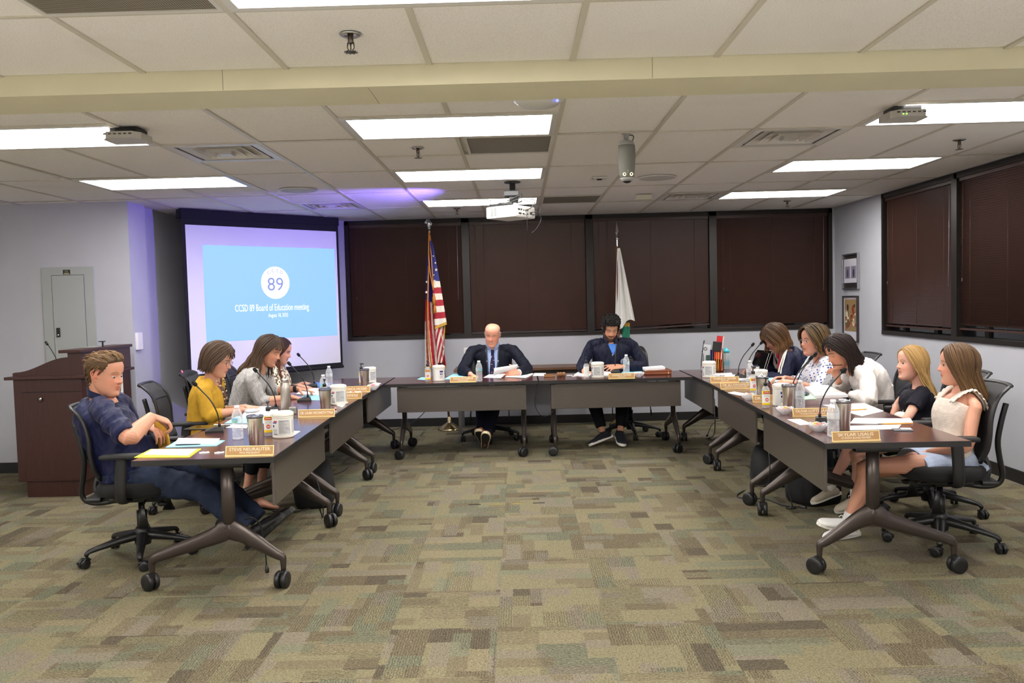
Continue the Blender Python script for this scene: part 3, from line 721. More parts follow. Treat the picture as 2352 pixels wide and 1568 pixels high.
# ================================================================== task chairs
m_mesh = M('black_chair_mesh', (46, 46, 49), .7, bump=.5, bscale=900)
m_seatc = M('black_seat_fabric', (24, 24, 25), .9, bump=.3, bscale=700)
CHAIRS = {}
def make_chair():
    """faces +y; origin on the floor under the seat"""
    r = thing('office_chair', '', 'chair', (0, 0, 0), 0, 'black mesh-back office chairs')
    b = MB()
    for k in range(5):
        a = k*2*PI/5+.3; c, s = math.cos(a), math.sin(a)
        b.tube([(0, 0, .135), (.06*c, .06*s, .135), (.19*c, .19*s, .115), (.305*c, .305*s, .092), (.318*c, .318*s, .07)], [(.036, .030), (.034, .028), (.026, .020), (.019, .014), (.014, .014)], 10, 0, None, (-s, c, 0), sub=2)
    b.lathe([(.045, .08), (.05, .10), (.048, .17), (.036, .19)], 18); b.build('base', m_bk, r)
    for k in range(5):
        a = k*2*PI/5+.3; c = MB(); caster(c, .318*math.cos(a), .318*math.sin(a), .029, .02, a+k*1.3); c.build('caster', m_bk, r)
    MB().lathe([(.030, .17), (.030, .29), (.018, .29), (.018, .40)], 16).build('gas_column', m_bk, r)
    u = MB(); u.box((-.10, -.16, .355), (.10, .16, .40), 0, .02); u.box((-.14, -.08, .385), (.14, .12, .415), 0, .01); u.tube([(.05, .05, .37), (.22, .09, .36)], .007, 6); u.tube([(-.05, .05, .37), (-.2, .09, .36)], .007, 6)
    for sx in (-1, 1): u.add([(sx*.20, .06, .355), (sx*.215, .10, .30), (sx*.212, .13, .235), (sx*.206, .05, .235), (sx*.204, .08, .30)], [(0, 4, 3, 2, 1)]); u.tube([(sx*.205, .085, .36), (sx*.208, .088, .30), (sx*.208, .088, .235)], [(.004, .012), (.005, .018), (.006, .034)], 8, 0, None, (1, 0, 0))
    u.lathe([(.018, 0), (.026, .008), (.026, .02), (.01, .026)], 14, 0, True, Matrix.Translation((.10, .16, .335))); u.build('mechanism', m_bk, r)
    # cushion
    s = MB(); n = 20; rows = []
    for i, z, k in ((0, .412, .86), (1, .425, .96), (2, .452, 1.0), (3, .475, .985), (4, .487, .93), (5, .492, .7), (6, .490, .3)):
        row = []
        for q in range(36):
            a = 2*PI*q/36; c, sn = math.cos(a), math.sin(a); p = 3.2
            rr = (abs(c)**p+abs(sn)**p)**(-1/p); x = .255*rr*c*k; y = .24*rr*sn*k
            zz = z+(-.018 if y > .16 and i > 2 else 0)*((y-.16)/.08 if y > .16 else 0)+(.012*(abs(x)/.25)**2 if i > 3 else 0)
            row.append((x, y+.02, zz))
        rows.append(row)
    vs = [p for row in rows for p in row]; fs = [(i*36+q, i*36+(q+1) % 36, (i+1)*36+(q+1) % 36, (i+1)*36+q) for i in range(6) for q in range(36)]
    fs += [tuple(range(35, -1, -1)), tuple(6*36+q for q in range(36))]
    s.add(vs, fs, 0, True); s.build('seat', m_seatc, r)
    # back: curved mesh panel in a frame (profile y,z)
    prof = [(-.20, .53), (-.225, .60), (-.235, .68), (-.238, .76), (-.255, .84), (-.285, .90), (-.325, .945), (-.35, .958)]
    def bk(i, t):     # i along the profile, t across -1..1
        y, z = prof[i]; w = [.19, .215, .225, .228, .225, .215, .195, .17][i]
        return (w*t, y+.045*(t*t)*(1 if i < 6 else .7), z)
    fr = MB()
    for sx in (-1, 1): fr.tube([bk(i, sx) for i in range(8)], [(.020, .013)]*5+[(.022, .012), (.022, .010), (.016, .010)], 8, 0, None, (1, 0, 0), sub=3)
    fr.tube([bk(7, t/6) for t in range(-6, 7)], [(.012, .018)]*13, 8, 0, None, (0, 0, 1)); fr.tube([bk(0, t/6) for t in range(-6, 7)], [(.018, .013)]*13, 8, 0, None, (0, 0, 1))
    fr.tube([bk(4, t/6) for t in range(-6, 7)], [(.010, .010)]*13, 6, 0, None, (0, 0, 1))
    P, _ = resample([Vector((0, y, z)) for y, z in prof], [(.01, .01)]*8, 4)
    msh = MB(); g = []
    for i in range(len(P)):
        f = i/4; i0 = min(int(f), 6); row = []
        for t in range(-6, 7):
            p0 = Vector(bk(i0, t/6)); p1 = Vector(bk(i0+1, t/6)); q = p0.lerp(p1, f-i0); row.append((q.x, q.y, q.z))
        g.append(row)
    msh.sheet(g); mo = msh.build('back_mesh', m_mesh, r)
    md = mo.modifiers.new('thick', 'SOLIDIFY'); md.thickness = .006
    fr.build('back_frame', m_bk, r)
    sp = MB()
    for sx in (-1, 1): sp.tube([(sx*.07, -.05, .385), (sx*.075, -.20, .36), (sx*.085, -.285, .375), (sx*.095, -.31, .43), (sx*.12, -.285, .53), (sx*.15, -.262, .64), (sx*.165, -.275, .76), (sx*.175, -.295, .86)], [(.016, .016)]*8, 8, 0, sub=4)
    sp.box((-.10, -.30, .365), (.10, -.20, .395), 0, .012); sp.build('back_support', m_bk, r)
    for sx in (-1, 1):
        a = MB(); a.tube([(sx*.20, .0, .40), (sx*.275, .0, .405), (sx*.30, .0, .45), (sx*.30, .01, .62), (sx*.30, .02, .665)], [(.014, .03)]*2+[(.014, .034)]*2+[(.014, .032)], 10, 0, None, (0, 0, 1) if False else (1, 0, 0), sub=3)
        o = a.build('armrest', m_bk, r)
        pd = MB(); pd.box((sx*.30-.042, -.10, .664), (sx*.30+.042, .17, .690), 0, .012); pd.build('arm_pad', m_bkr, o)
    return r
def chairs():
    base = make_chair(); used = [0]
    def put(x, y, face, label):
        """face: direction the sitter looks, degrees from +x"""
        rot = math.radians(face-90)
        if not used[0]:
            used[0] = 1; base.location = (x, y, 0); base.rotation_euler = (0, 0, rot); base['label'] = label; return base
        return dup(base, (x, y, 0), rot, label)
    put(-2.35, 5.02, 4, 'black office chair under the man in navy pullover at the left table')
    put(-2.53, 6.30, 12, 'black office chair behind the woman in yellow cardigan')
    put(-2.60, 7.22, 10, 'black office chair under the woman in grey sweater')
    put(-2.62, 8.15, 8, 'black office chair under the woman in leopard print top')
    put(-.33, 9.02, -92, 'black office chair under the bald man in suit')
    put(1.20, 9.00, -88, 'black office chair under the bearded man in navy jacket')
    put(2.86, 8.20, 188, 'black office chair under the woman in navy striped track jacket')
    put(2.86, 7.45, 178, 'black office chair under the woman in dotted blouse')
    put(2.84, 6.55, 172, 'black office chair behind the woman in white sweater')
    put(2.78, 5.62, 178, 'black office chair behind the long haired blonde girl')
    put(2.50, 4.92, 172, 'black office chair under the girl in cream top, nearest the camera at right')
BUILD.append(chairs)
# ================================================================== lectern
def lectern():
    m_lw = wood('dark_cherry_veneer', (58, 28, 23), .4, .65, (9, 9, 1))
    r = thing('lectern', 'dark wood lectern cabinet with curved side top at left wall', 'lectern', (-3.88, 7.14, 0))
    x0, x1, y0, y1 = -.26, .30, -.44, .42
    MB().box((x0+.06, y0+.02, 0), (x1-.02, y1-.02, .135)).build('plinth', m_lw, r)
    MB().box((x0, y0, .133), (x1, y1, .975), 0, .004).build('cabinet', m_lw, r)
    MB().box((x0-.06, y0-.025, .975), (x1+.03, y1+.02, 1.0), 0, .004).build('desk_ledge', m_lw, r)
    def prof():
        pts = [(x0, 1.0), (x0, 1.03)]
        for k in range(0, 13):
            t = k/12; pts.append((x0+.02+(x1-.10-x0)*t, 1.035+.115*(.5-.5*math.cos(PI*min(1, t*1.05)))))
        return pts+[(x1-.05, 1.15), (x1-.05, 1.0)]
    for ya, yb in ((y0, y0+.03), (y1-.03, y1)):
        p = prof(); k = MB(); n = len(p)
        k.add([(x, ya, z) for x, z in p]+[(x, yb, z) for x, z in p], [tuple(range(n)), tuple(range(2*n-1, n-1, -1))]+[(i, n+i, n+(i+1) % n, (i+1) % n) for i in range(n)])
        k.build('curved_side', m_lw, r)
    f = MB(); f.box((x1-.10, y0-.003, 1.001), (x1+.005, y1+.003, 1.185)); f.build('front_hood', m_lw, r)
    MB().box((x1-.16, y0-.03, 1.185), (x1+.02, y1+.02, 1.21), 0, .003).build('top_board', m_lw, r)
    d = MB(); d.box((x0+.03, y0-.004, .80), (x1-.02, y0+.01, .845), 0); d = MB(); d.box((x0+.07, y0-.003, .150), (x1-.01, y0+.01, .866), 0, .003)
    dr = d.build('door', m_lw, r)
    MB().lathe([(.0, 0), (.008, 0), (.008, .01), (.017, .018), (.014, .03), (0, .034)], 16, 0, True, rotM(PI/2, 0, 0, (-.03, y0-.003, .815))).build('knob', M('chrome', (200, 200, 200), .2, 1.), dr)
    MB().box((x0+.068, y0-.0045, .866), (x1-.005, y0+.01, .872)).build('seam', M('seam_dark', (20, 10, 10), .8), r)
    s = MB(); T = rotM(0, 0, PI/2, (x1+.004, .12, 0))
    s.box((-.13, -.004, .70), (.13, .0, .97), 0, 0, T); s = text_mb('89', .20, 'CENTER', .0002, 1, T @ rotM(0, 0, 0, (0, -.0045, .755)), s)
    s = text_mb('CCSD', .05, 'CENTER', .0002, 1, T @ rotM(0, 0, 0, (0, -.0045, .915)), s)
    s.build('emblem_sign', [M('sign_white', (232, 232, 230), .6), M('sign_ink', (40, 44, 70), .6)], r)
    g = MB(); g.lathe([(.02, 1.0004), (.02, 1.012)], 14, 0, True, Matrix.Translation((-.02, -.2, 0)))
    g.tube([(-.02, -.2, 1.01), (-.03, -.2, 1.12), (-.06, -.21, 1.2), (-.085, -.22, 1.25)], .004, 6, 0, sub=4); g.tube([(-.083, -.22, 1.245), (-.10, -.225, 1.275)], [.009, .011], 10)
    g.v and tag(g.build('gooseneck_microphone', m_bk, None, (-3.88, 7.14, 0)), 'black gooseneck microphone rising from the dark lectern', 'microphone')
    c = MB(); c.box((-.07, -.16, 1.211), (.03, -.02, 1.216), 0, .002, Matrix.Translation((x1-.06, 0, 0))); c.box((-.005, -.03, 1.21), (.005, -.015, 1.26), 1, 0, Matrix.Translation((x1-.03, .02, 0))); c.box((-.03, -.035, 1.252), (.02, -.01, 1.26), 1, 0, Matrix.Translation((x1-.03, .02, 0)))
    solo('document_camera', c, [M('grey_plastic', (150, 150, 146), .4), m_bk], 'small flat grey device with black arm on lectern top', 'document camera', (-3.88, 7.14, 0))
BUILD.append(lectern)
# ================================================================== things on the tables
ZT = TZ+.0003
def clear(name, rgb, alpha=.3, rough=.08):
    if name in MATS: return MATS[name]
    t = NT(name); t.base(lin(rgb)); lw = t.node('ShaderNodeLayerWeight'); lw.inputs[0].default_value = .35
    t.link(t.math('ADD', alpha*.55, t.math('MULTIPLY', lw.outputs[1], alpha*1.5)), t.b.inputs['Alpha']); t.set(rough=rough, spec=.8); MATS[name] = t.m; return t.m
def glass(name, rgb, ior=1.3, rough=.02):
    if name in MATS: return MATS[name]
    t = NT(name); t.base(tuple(x for x in lin(rgb))); t.set(rough=rough, trans=1.0, ior=ior); MATS[name] = t.m; return t.m
m_pet = clear('clear_bottle_plastic', (236, 240, 246), .42); m_glass = clear('cut_glass', (245, 247, 250), .5)
m_gel = clear('clear_gel', (235, 238, 240), .45)
m_steel = M('brushed_steel', (226, 221, 212), .3, 1.0); m_steelm = M('matte_steel', (186, 180, 172), .42, .9)
m_paper = M('white_paper', (238, 238, 238), .7); m_cyan = M('pale_cyan_card', (150, 215, 232), .7); m_yel = M('yellow_card', (250, 238, 60), .7)
m_pw = M('ivory_plastic', (230, 227, 216), .42); m_lblw = M('label_white', (232, 232, 226), .5); m_lblg = M('label_grey', (190, 192, 190), .55)
m_lbly = M('label_yellow', (244, 208, 20), .5); m_red = M('label_red', (200, 34, 34), .5); m_navy = M('label_navy', (48, 52, 130), .5); m_ink = M('label_ink', (150, 150, 158), .6)
m_gold = M('polished_brass', (250, 222, 160), .34, .6); m_plate = wood('walnut_plate_face', (186, 142, 88), .5, .8, (2, 9, 9)); m_letter = M('plate_lettering', (240, 234, 214), .5)
m_blk = M('black_gloss', (10, 10, 12), .08)
PROTO = {}
def proto(kind, maker, xy, rot, label, group):
    """first call builds the thing, later calls copy it"""
    x, y = xy
    if kind not in PROTO:
        r = maker(); PROTO[kind] = r; r.location = (x, y, ZT); r.rotation_euler = (0, 0, rot); r['label'] = label; r['group'] = group; return r
    return dup(PROTO[kind], (x, y, ZT), rot, label, group)
def mk_tumbler():
    r = thing('tumbler', '', 'tumbler')
    MB().lathe([(.0, .0), (.033, .0), (.035, .003), (.0445, .158), (.045, .162)], 36).build('cup', m_steel, r)
    MB().lathe([(.0455, .160), (.047, .163), (.047, .170), (.044, .172), (.040, .169), (0, .169)], 36).build('lid', glass('smoky_lid', (200, 205, 225), 1.4), r)
    MB().lathe([(.0458, .157), (.0462, .159), (.0458, .161)], 36, 0, True, None, False).build('seal_ring', m_bk, r); return r
def mk_tub():
    r = thing('wipes_tub', '', 'tub')
    b = MB().lathe([(.0, .0), (.060, .0), (.063, .004), (.063, .012), (.0615, .016), (.0615, .118), (.063, .121), (.063, .128)], 40).build('body', m_pw, r)
    MB().lathe([(.064, .128), (.0645, .131), (.0645, .146), (.062, .150), (.054, .152), (.052, .155), (.025, .156), (.023, .153), (0, .153)], 40).build('lid', m_pw, r)
    l = MB(); R_ = .0622
    def patch(a0, a1, z0, z1, mi, e=0.):
        n = max(2, int(abs(a1-a0)/6)); g = []
        for z in (z0, z1): g.append([((R_+e)*math.sin(math.radians(a0+(a1-a0)*k/n)), -(R_+e)*math.cos(math.radians(a0+(a1-a0)*k/n)), z) for k in range(n+1)])
        l.sheet(g, 0, mi)
    patch(-150, 150, .018, .116, 0); patch(-16, 48, .026, .108, 1, .0003)
    for k in range(9): patch(-12, 10+4*(k % 3)*2.5, .095-.0075*k, .0975-.0075*k, 2, .0006)
    patch(-12, 38, .100, .106, 2, .0006); patch(22, 44, .05, .054, 2, .0006); patch(22, 40, .06, .064, 2, .0006)
    patch(-48, -24, .098, .105, 3, .0006); patch(-58, -28, .089, .096, 4, .0006); patch(-56, -44, .066, .08, 4, .0006)
    for k in range(5): patch(-54, -26, .028+.006*k, .0305+.006*k, 2, .0006)
    patch(-50, -24, .022, .026, 4, .0006)
    for k in range(10): patch(60, 84+6*(k % 4), .03+.008*k, .0335+.008*k, 2, .0004)
    patch(-110, -76, .086, .104, 4, .0006); patch(-108, -96, .062, .078, 4, .0006); patch(-92, -82, .062, .078, 4, .0006)
    for k in range(4): patch(-112, -80, .03+.007*k, .033+.007*k, 2, .0006)
    l.build('label', [m_lblw, m_lblg, m_ink, m_red, m_navy], r); return r
def mk_sanitizer():
    r = thing('sanitizer_bottle', '', 'bottle')
    S = Matrix.Diagonal((1.0, .68, 1, 1))
    MB().lathe([(.0, .0), (.024, .0), (.0275, .004), (.0275, .118), (.026, .130), (.018, .143), (.0125, .147), (.0125, .156)], 28, 0, True, S).build('bottle', m_gel, r)
    p = MB(); p.lathe([(.0145, .152), (.0145, .172), (.010, .176), (.0045, .178), (.0045, .205)], 18); p.box((-.010, -.034, .203), (.010, .012, .212), 0, .004); p.box((-.005, -.044, .201), (.005, -.030, .209), 0, .002)
    p.build('pump', m_bk, r)
    l = MB()
    def patch(a0, a1, z0, z1, mi, e=0., x0=None):
        n = 10; R_ = .0279+e
        l.sheet([[(R_*math.sin(math.radians(a0+(a1-a0)*k/n)), -R_*.69*math.cos(math.radians(a0+(a1-a0)*k/n))-e, z) for k in range(n+1)] for z in (z0, z1)], 0, mi)
    for s in (0, 180):
        patch(s-78, s+78, .022, .118, 0)
    patch(-78, 78, .096, .118, 1, .0003); patch(-78, 78, .022, .036, 1, .0003); patch(-46, 46, .098, .114, 2, .0006); patch(-42, 42, .1, .112, 3, .0008); patch(-34, 34, .1045, .1075, 0, .001)
    n = 24; l.add([(.0125*math.cos(2*PI*k/n), -.0208-.0005*0, .058+.0125*math.sin(2*PI*k/n)) for k in range(n)], [tuple(range(n))], 3)
    for k in range(3): l.box((-.009, -.0215, .0525+.0042*k), (.009, -.0209, .0545+.0042*k), 0)
    for k in range(3): patch(-38, 38, .078+.005*k, .0795+.005*k, 4, .0005)
    l.build('label', [m_lblw, m_lbly, m_bk, m_red, m_ink], r); return r
def mk_water():
    r = thing('water_bottle', '', 'water bottle')
    pr = [(.0, .004), (.02, .002), (.028, .0), (.0315, .006)]
    for k in range(7): z = .014+.011*k; pr += [(.0318, z), (.0298, z+.0035), (.0298, z+.0055), (.0318, z+.009)]
    pr += [(.032, .098), (.032, .132), (.0315, .138), (.028, .155), (.018, .176), (.0135, .183), (.0135, .189)]
    MB().lathe(pr, 28).build('bottle', m_pet, r)
    MB().lathe([(.0148, .186), (.0152, .188), (.0152, .199), (.0135, .201), (0, .201)], 20).build('cap', M('white_cap', (236, 236, 238), .4), r)
    l = MB(); l.lathe([(.0325, .100), (.0325, .131)], 28, 0, True, None, False)
    l.sheet([[(.0328*math.sin(math.radians(a)), -.0328*math.cos(math.radians(a)), z) for a in range(-70, 31, 10)] for z in (.113, .129)], 0, 1)
    l.sheet([[(.0328*math.sin(math.radians(a)), -.0328*math.cos(math.radians(a)), z) for a in range(-70, 31, 10)] for z in (.102, .111)], 0, 2)
    l.build('label', [clear('pale_label', (235, 238, 242), .6, .3), M('label_blue', (130, 180, 205), .5), M('label_green', (120, 190, 150), .5)], r); return r
def mk_mic():
    """gooseneck bends towards -y (the speaker)"""
    r = thing('gooseneck_microphone', '', 'microphone')
    b = MB(); b.prism([(-.045, -.06), (.045, -.06), (.05, .05), (-.05, .05)], .0, .014); b.add([(-.045, -.06, .014), (.045, -.06, .014), (.05, .05, .014), (-.05, .05, .014), (-.04, .0, .034), (.04, .0, .034), (.045, .045, .034), (-.045, .045, .034)], [(0, 1, 5, 4), (1, 2, 6, 5), (2, 3, 7, 6), (3, 0, 4, 7), (4, 5, 6, 7)])
    b.build('base', m_bk, r)
    MB().box((-.03, -.05, .0175), (.03, -.01, .0215), 0, .002, rotM(.25, 0, 0, (0, 0, .004))).build('push_button', M('grey_plastic', (150, 150, 146), .4), r)
    n = MB(); n.lathe([(.009, .032), (.009, .05), (.006, .055)], 12, 0, True, Matrix.Translation((0, .025, 0))); n.tube([(0, .025, .05), (0, .015, .12), (0, -.02, .20), (0, -.07, .265), (0, -.10, .30)], [.0042]*4+[.005], 8, 0, sub=4); n.build('gooseneck', m_bk, r)
    MB().lathe([(.0068, .055), (.0068, .060)], 12, 0, True, Matrix.Translation((0, .0235, 0))).build('red_ring', M('ring_red', (180, 40, 50), .4), r)
    MB().tube([(0, -.10, .30), (0, -.106, .307), (0, -.118, .322), (0, -.124, .330)], [.009, .0125, .0125, .008], 12, 0, sub=2).build('mic_head', M('foam_black', (16, 16, 17), .95, bump=.5, bscale=900), r); return r
def mk_bowl():
    r = thing('candy_bowl', '', 'bowl')
    pr = [(.0, .004), (.022, .0), (.026, .002), (.03, .008), (.042, .018), (.052, .034), (.055, .046), (.053, .046), (.049, .034), (.038, .02), (.026, .012), (.0, .010)]
    b = MB(); vs = []; n = 32
    for r_, z in pr:
        for k in range(n): a = 2*PI*k/n; q = r_*(1+(.045*math.cos(8*a) if r_ > .03 else 0)); vs.append((q*math.cos(a), q*math.sin(a), z+(.003*math.cos(8*a) if z > .04 else 0)))
    b.add(vs, [(j*n+k, j*n+(k+1) % n, (j+1)*n+(k+1) % n, (j+1)*n+k) for j in range(len(pr)-1) for k in range(n)], 0, True)
    b.build('bowl', m_glass, r); return r
def mk_candy(col):
    r = thing('wrapped_candy', '', 'candy')
    MB().sphere((0, 0, .008), (.011, .008, .008), 0, 10, 7).build('candy', col, r)
    w = MB()
    for s in (-1, 1): w.add([(s*.010, 0, .008), (s*.02, -.007, .004), (s*.022, 0, .011), (s*.02, .007, .006)], [(0, 1, 2), (0, 2, 3)])
    o = w.build('wrapper_end', col, r); md = o.modifiers.new('t', 'SOLIDIFY'); md.thickness = .0008; return r
NPL = 0
def nameplate(xy, name, role, label, rot=0., al='CENTER', xo=0.):
    x, y = xy
    r = thing('nameplate', label, 'nameplate', (x, y, ZT), rot, 'walnut and brass nameplates')
    f = MB(); T = rotM(math.radians(-12), 0, 0, (0, .004, .006))
    f.box((-.124, -.002, 0), (.124, .0012, .047), 0, 0, T); f.build('plate', m_plate, r)
    b = MB(); b.box((-.127, -.008, 0), (.127, .022, .004), 0, .001); b.box((-.127, -.008, .003), (.127, -.003, .010), 0, .001); b.box((-.127, -.0035, .0), (-.1235, .0025, .050), 0, 0, T); b.box((.1235, -.0035, .0), (.127, .0025, .050), 0, 0, T)
    b.box((-.127, -.0030, .046), (.127, .002, .0495), 0, 0, T); b.build('brass_holder', m_gold, r)
    m = None
    if role:
        m = text_mb(name, .0235, 'CENTER', .0002, 0, T @ Matrix.Translation((0, -.0024, .0235)), None, min(.215, .0145*len(name)))
        text_mb(role, .0125, 'CENTER', .0002, 0, T @ Matrix.Translation((0, -.0024, .0095)), m, min(.19, .0078*len(role)))
    else:
        m = text_mb(name, .027, al, .0002, 0, T @ Matrix.Translation((xo, -.0024, .016)), None, min(.228, .0150*len(name)))
    m.build('lettering', m_letter, r); return r
def sheet(pts, label, mat=None, th=.0012, z=0., name='paper_sheet', cat='paper', group=None, curl=0.):
    """flat paper with four corners (x,y)"""
    mat = mat or m_paper; n = 8
    a, b, c, d = [Vector((p[0], p[1], 0)) for p in pts]; cen = (a+b+c+d)/4
    g = []
    for i in range(n+1):
        row = []
        for j in range(n+1):
            u, v = i/n, j/n; p = (a.lerp(b, v)).lerp(d.lerp(c, v), u)-cen
            row.append((p.x, p.y, th+curl*((2*u-1)**2)*(.4+.6*v)))
        g.append(row)
    mb = MB(); mb.sheet(g, th, 0, False)
    if (b-a).cross(d-a).z > 0:                     # keep outward normals
        mb.f = [tuple(reversed(f)) for f in mb.f]
    return solo(name, mb, mat, label, cat, (cen.x, cen.y, ZT+z), 0, group)
def props():
    gt, gw, gs, gb, gm = 'steel tumblers on the tables', 'white wipes tubs on the tables', 'pump sanitizer bottles on the tables', 'clear water bottles on the tables', 'gooseneck microphones on the tables'
    P = proto; q = math.radians
    # --- left tables
    nameplate((-1.428, 4.292), 'STEVE NEURAUTER', 'VICE PRESIDENT', 'nameplate nearest the camera on left table, lettered VICE PRESIDENT')
    nameplate((-1.429, 5.745), 'DR. LAURA WILMARTH TYNA', '', 'nameplate on middle left table with a long one-line name')
    nameplate((-1.435, 6.788), 'STEFFENS', '', 'nameplate half hidden behind a wipes tub on left tables', 0., 'RIGHT', .095)
    nameplate((-1.461, 7.311), 'JESSICA MCGEE', '', 'nameplate on far left table in front of a steel tumbler')
    P('tumbler', mk_tumbler, (-1.505, 4.642), 0, 'steel tumbler nearest the camera on left table', gt)
    P('tumbler', mk_tumbler, (-1.434, 6.040), 0, 'steel tumbler behind the long-name plate on middle left table', gt)
    P('tumbler', mk_tumbler, (-1.469, 7.793), 0, 'steel tumbler on far left corner table', gt)
    P('tub', mk_tub, (-1.426, 4.914), q(8), 'white wipes tub nearest the camera on left table', gw)
    P('tub', mk_tub, (-1.431, 6.473), q(10), 'white wipes tub on middle left table hiding part of a nameplate', gw)
    P('tub', mk_tub, (-1.495, 8.215), q(30), 'white wipes tub on far left corner table behind a tumbler', gw)
    P('san', mk_sanitizer, (-1.532, 4.978), q(12), 'sanitizer pump bottle with yellow label beside nearest left wipes tub', gs)
    P('san', mk_sanitizer, (-1.517, 6.382), q(20), 'sanitizer pump bottle behind tumbler on middle left table', gs)
    P('san', mk_sanitizer, (-1.532, 7.970), q(40), 'sanitizer pump bottle on far left corner table', gs)
    P('water', mk_water, (-1.685, 4.874), q(-10), 'clear water bottle nearest the camera on left table', gb)
    P('water', mk_water, (-1.647, 6.894), 0, 'clear water bottle behind sanitizer on middle left table', gb)
    P('water', mk_water, (-1.824, 7.879), q(150), 'clear water bottle standing farthest back on left tables', gb)
    P('mic', mk_mic, (-1.929, 5.172), q(-72), 'black gooseneck microphone nearest the camera on left table', gm)
    P('mic', mk_mic, (-1.856, 6.143), q(-72), 'black gooseneck microphone in front of the woman in grey sweater', gm)
    P('mic', mk_mic, (-1.768, 6.739), q(-72), 'black gooseneck microphone beside the steel drinking bottle on left', gm)
    P('mic', mk_mic, (-2.006, 7.922), q(-70), 'black gooseneck microphone farthest back on left tables', gm)
    r = thing('drinking_bottle', 'tall matte steel drinking bottle on middle left table', 'drinking bottle', (*(-1.735, 6.072), ZT))
    MB().lathe([(0, 0), (.034, 0), (.036, .003), (.036, .175), (.034, .190), (.022, .215), (.021, .222)], 32).build('body', m_steelm, r)
    MB().lathe([(.0235, .221), (.0235, .246), (.021, .249), (0, .249)], 28).build('cap', m_steel, r)
    MB().lathe([(.0238, .226), (.0242, .228), (.0238, .230)], 28, 0, True, None, False).build('cap_ring', m_steelm, r)
    sheet([(-2.057, 4.337), (-1.752, 4.310), (-1.784, 4.556), (-2.078, 4.583)], 'bright yellow folder at outer corner of nearest left table', m_yel, .003, 0, 'folder', 'folder')
    sheet([(-2.038, 4.408), (-1.774, 4.349), (-1.804, 4.546), (-2.062, 4.567)], 'white sheet lying on the yellow folder', None, .001, .0034)
    sheet([(-2.015, 4.629), (-1.731, 4.645), (-1.744, 4.822), (-2.052, 4.912)], 'pale cyan folder behind the yellow folder', m_cyan, .003, 0, 'folder', 'folder')
    sheet([(-2.012, 4.742), (-1.756, 4.706), (-1.798, 4.891), (-2.071, 4.947)], 'white sheet on the pale cyan folder', None, .001, .0034)
    pen = MB(); pen.tube([(-.07, 0, .004), (.05, 0, .004), (.066, 0, .004), (.072, 0, .004)], [.004, .004, .003, .001], 8); solo('pen', pen, M('dark_pen', (44, 50, 58), .3), 'dark pen lying on cyan folder at nearest left seat', 'pen', (*(-1.902, 4.669), ZT+.0046), q(2))
    for k, (c, lb) in enumerate((((-1.721, 4.430), 'torn white paper scrap left of the VICE PRESIDENT plate'), ((-1.634, 4.418), 'crumpled white tissue scrap touching the VICE PRESIDENT plate'))):
        m = MB(); random.seed(k); n = 9; rr = [random.uniform(.6, 1.1) for _ in range(n)]
        ring = [(.030*rr[i]*math.cos(2*PI*i/n), .024*rr[i]*math.sin(2*PI*i/n), .002+.004*(i % 2)) for i in range(n)]
        m.add([(0, 0, .006)]+ring+[(x, y, .0) for x, y, z in ring], [(0, 1+i, 1+(i+1) % n) for i in range(n)]+[(1+i, n+1+i, n+1+(i+1) % n, 1+(i+1) % n) for i in range(n)])
        solo('paper_scrap', m, m_paper, lb, 'scrap', (*c, ZT))
    t = MB(); T = rotM(0, 0, q(-4)); t.box((-.12, -.085, 0), (.12, .085, .009), 0, .003, T); t.box((-.105, -.072, .0088), (.105, .072, .0096), 1, 0, T)
    solo('tablet', t, [m_bk, M('tablet_glass', (40, 30, 20), .06, spec=.8)], 'black tablet lying behind the nearest left microphone', 'tablet', (*(-2.049, 5.351), ZT))
    sheet([(-1.375, 4.891), (-1.378, 5.121), (-1.434, 5.147), (-1.443, 4.964)], 'white card behind nearest left wipes tub', None, .001)
    sheet([(-2.040, 5.387), (-1.778, 5.308), (-1.812, 5.464), (-2.068, 5.525)], 'white sheet behind the tablet on left table', None, .0012)
    sheet([(-2.010, 5.555), (-1.727, 5.508), (-1.815, 5.857), (-2.046, 5.920)], 'pale cyan sheet in front of the woman in yellow cardigan', m_cyan, .0012)
    sheet([(-1.977, 5.819), (-1.729, 5.820), (-1.854, 6.291), (-2.104, 6.339)], 'thick white paper stack under hands of woman in yellow', None, .018)
    m = MB(); m.sphere((0, 0, .012), (.05, .03, .018), 0, 16, 10); m.v = [(x, y, max(z, 0)) for x, y, z in m.v]; solo('computer_mouse', m, M('silver_mouse', (190, 192, 200), .35), 'silver computer mouse under right hand of woman in yellow', 'mouse', (*(-1.951, 5.948), ZT+.0195), .3)
    b = MB(); b.box((-.03, -.012, 0), (.03, .012, .05), 0, .006); b.box((-.024, -.0128, .022), (.024, -.0115, .044), 1); solo('desk_clock', b, [m_steelm, M('lcd', (120, 130, 122), .3)], 'small silver desk clock behind long-name plate', 'clock', (*(-1.651, 5.963), ZT), -.3)
    sheet([(-1.858, 6.846), (-1.648, 6.773), (-1.760, 7.343), (-1.909, 7.376)], 'pale blue sheet under hand of woman in grey sweater', m_cyan, .0012)
    sheet([(-1.978, 7.255), (-1.738, 7.135), (-1.842, 7.688), (-2.045, 7.813)], 'spiral notebook open before the woman in grey sweater', None, .006, 0, 'notebook', 'notebook')
    sheet([(-2.015, 7.925), (-1.836, 7.842), (-1.890, 8.227), (-2.081, 8.363)], 'blue folder at the far seat of left tables', M('blue_card', (90, 140, 215), .6), .004, 0, 'folder', 'folder')
    sheet([(-1.362, 6.274), (-1.382, 6.602), (-1.454, 6.674), (-1.440, 6.421)], 'white card behind middle left wipes tub', None, .001)
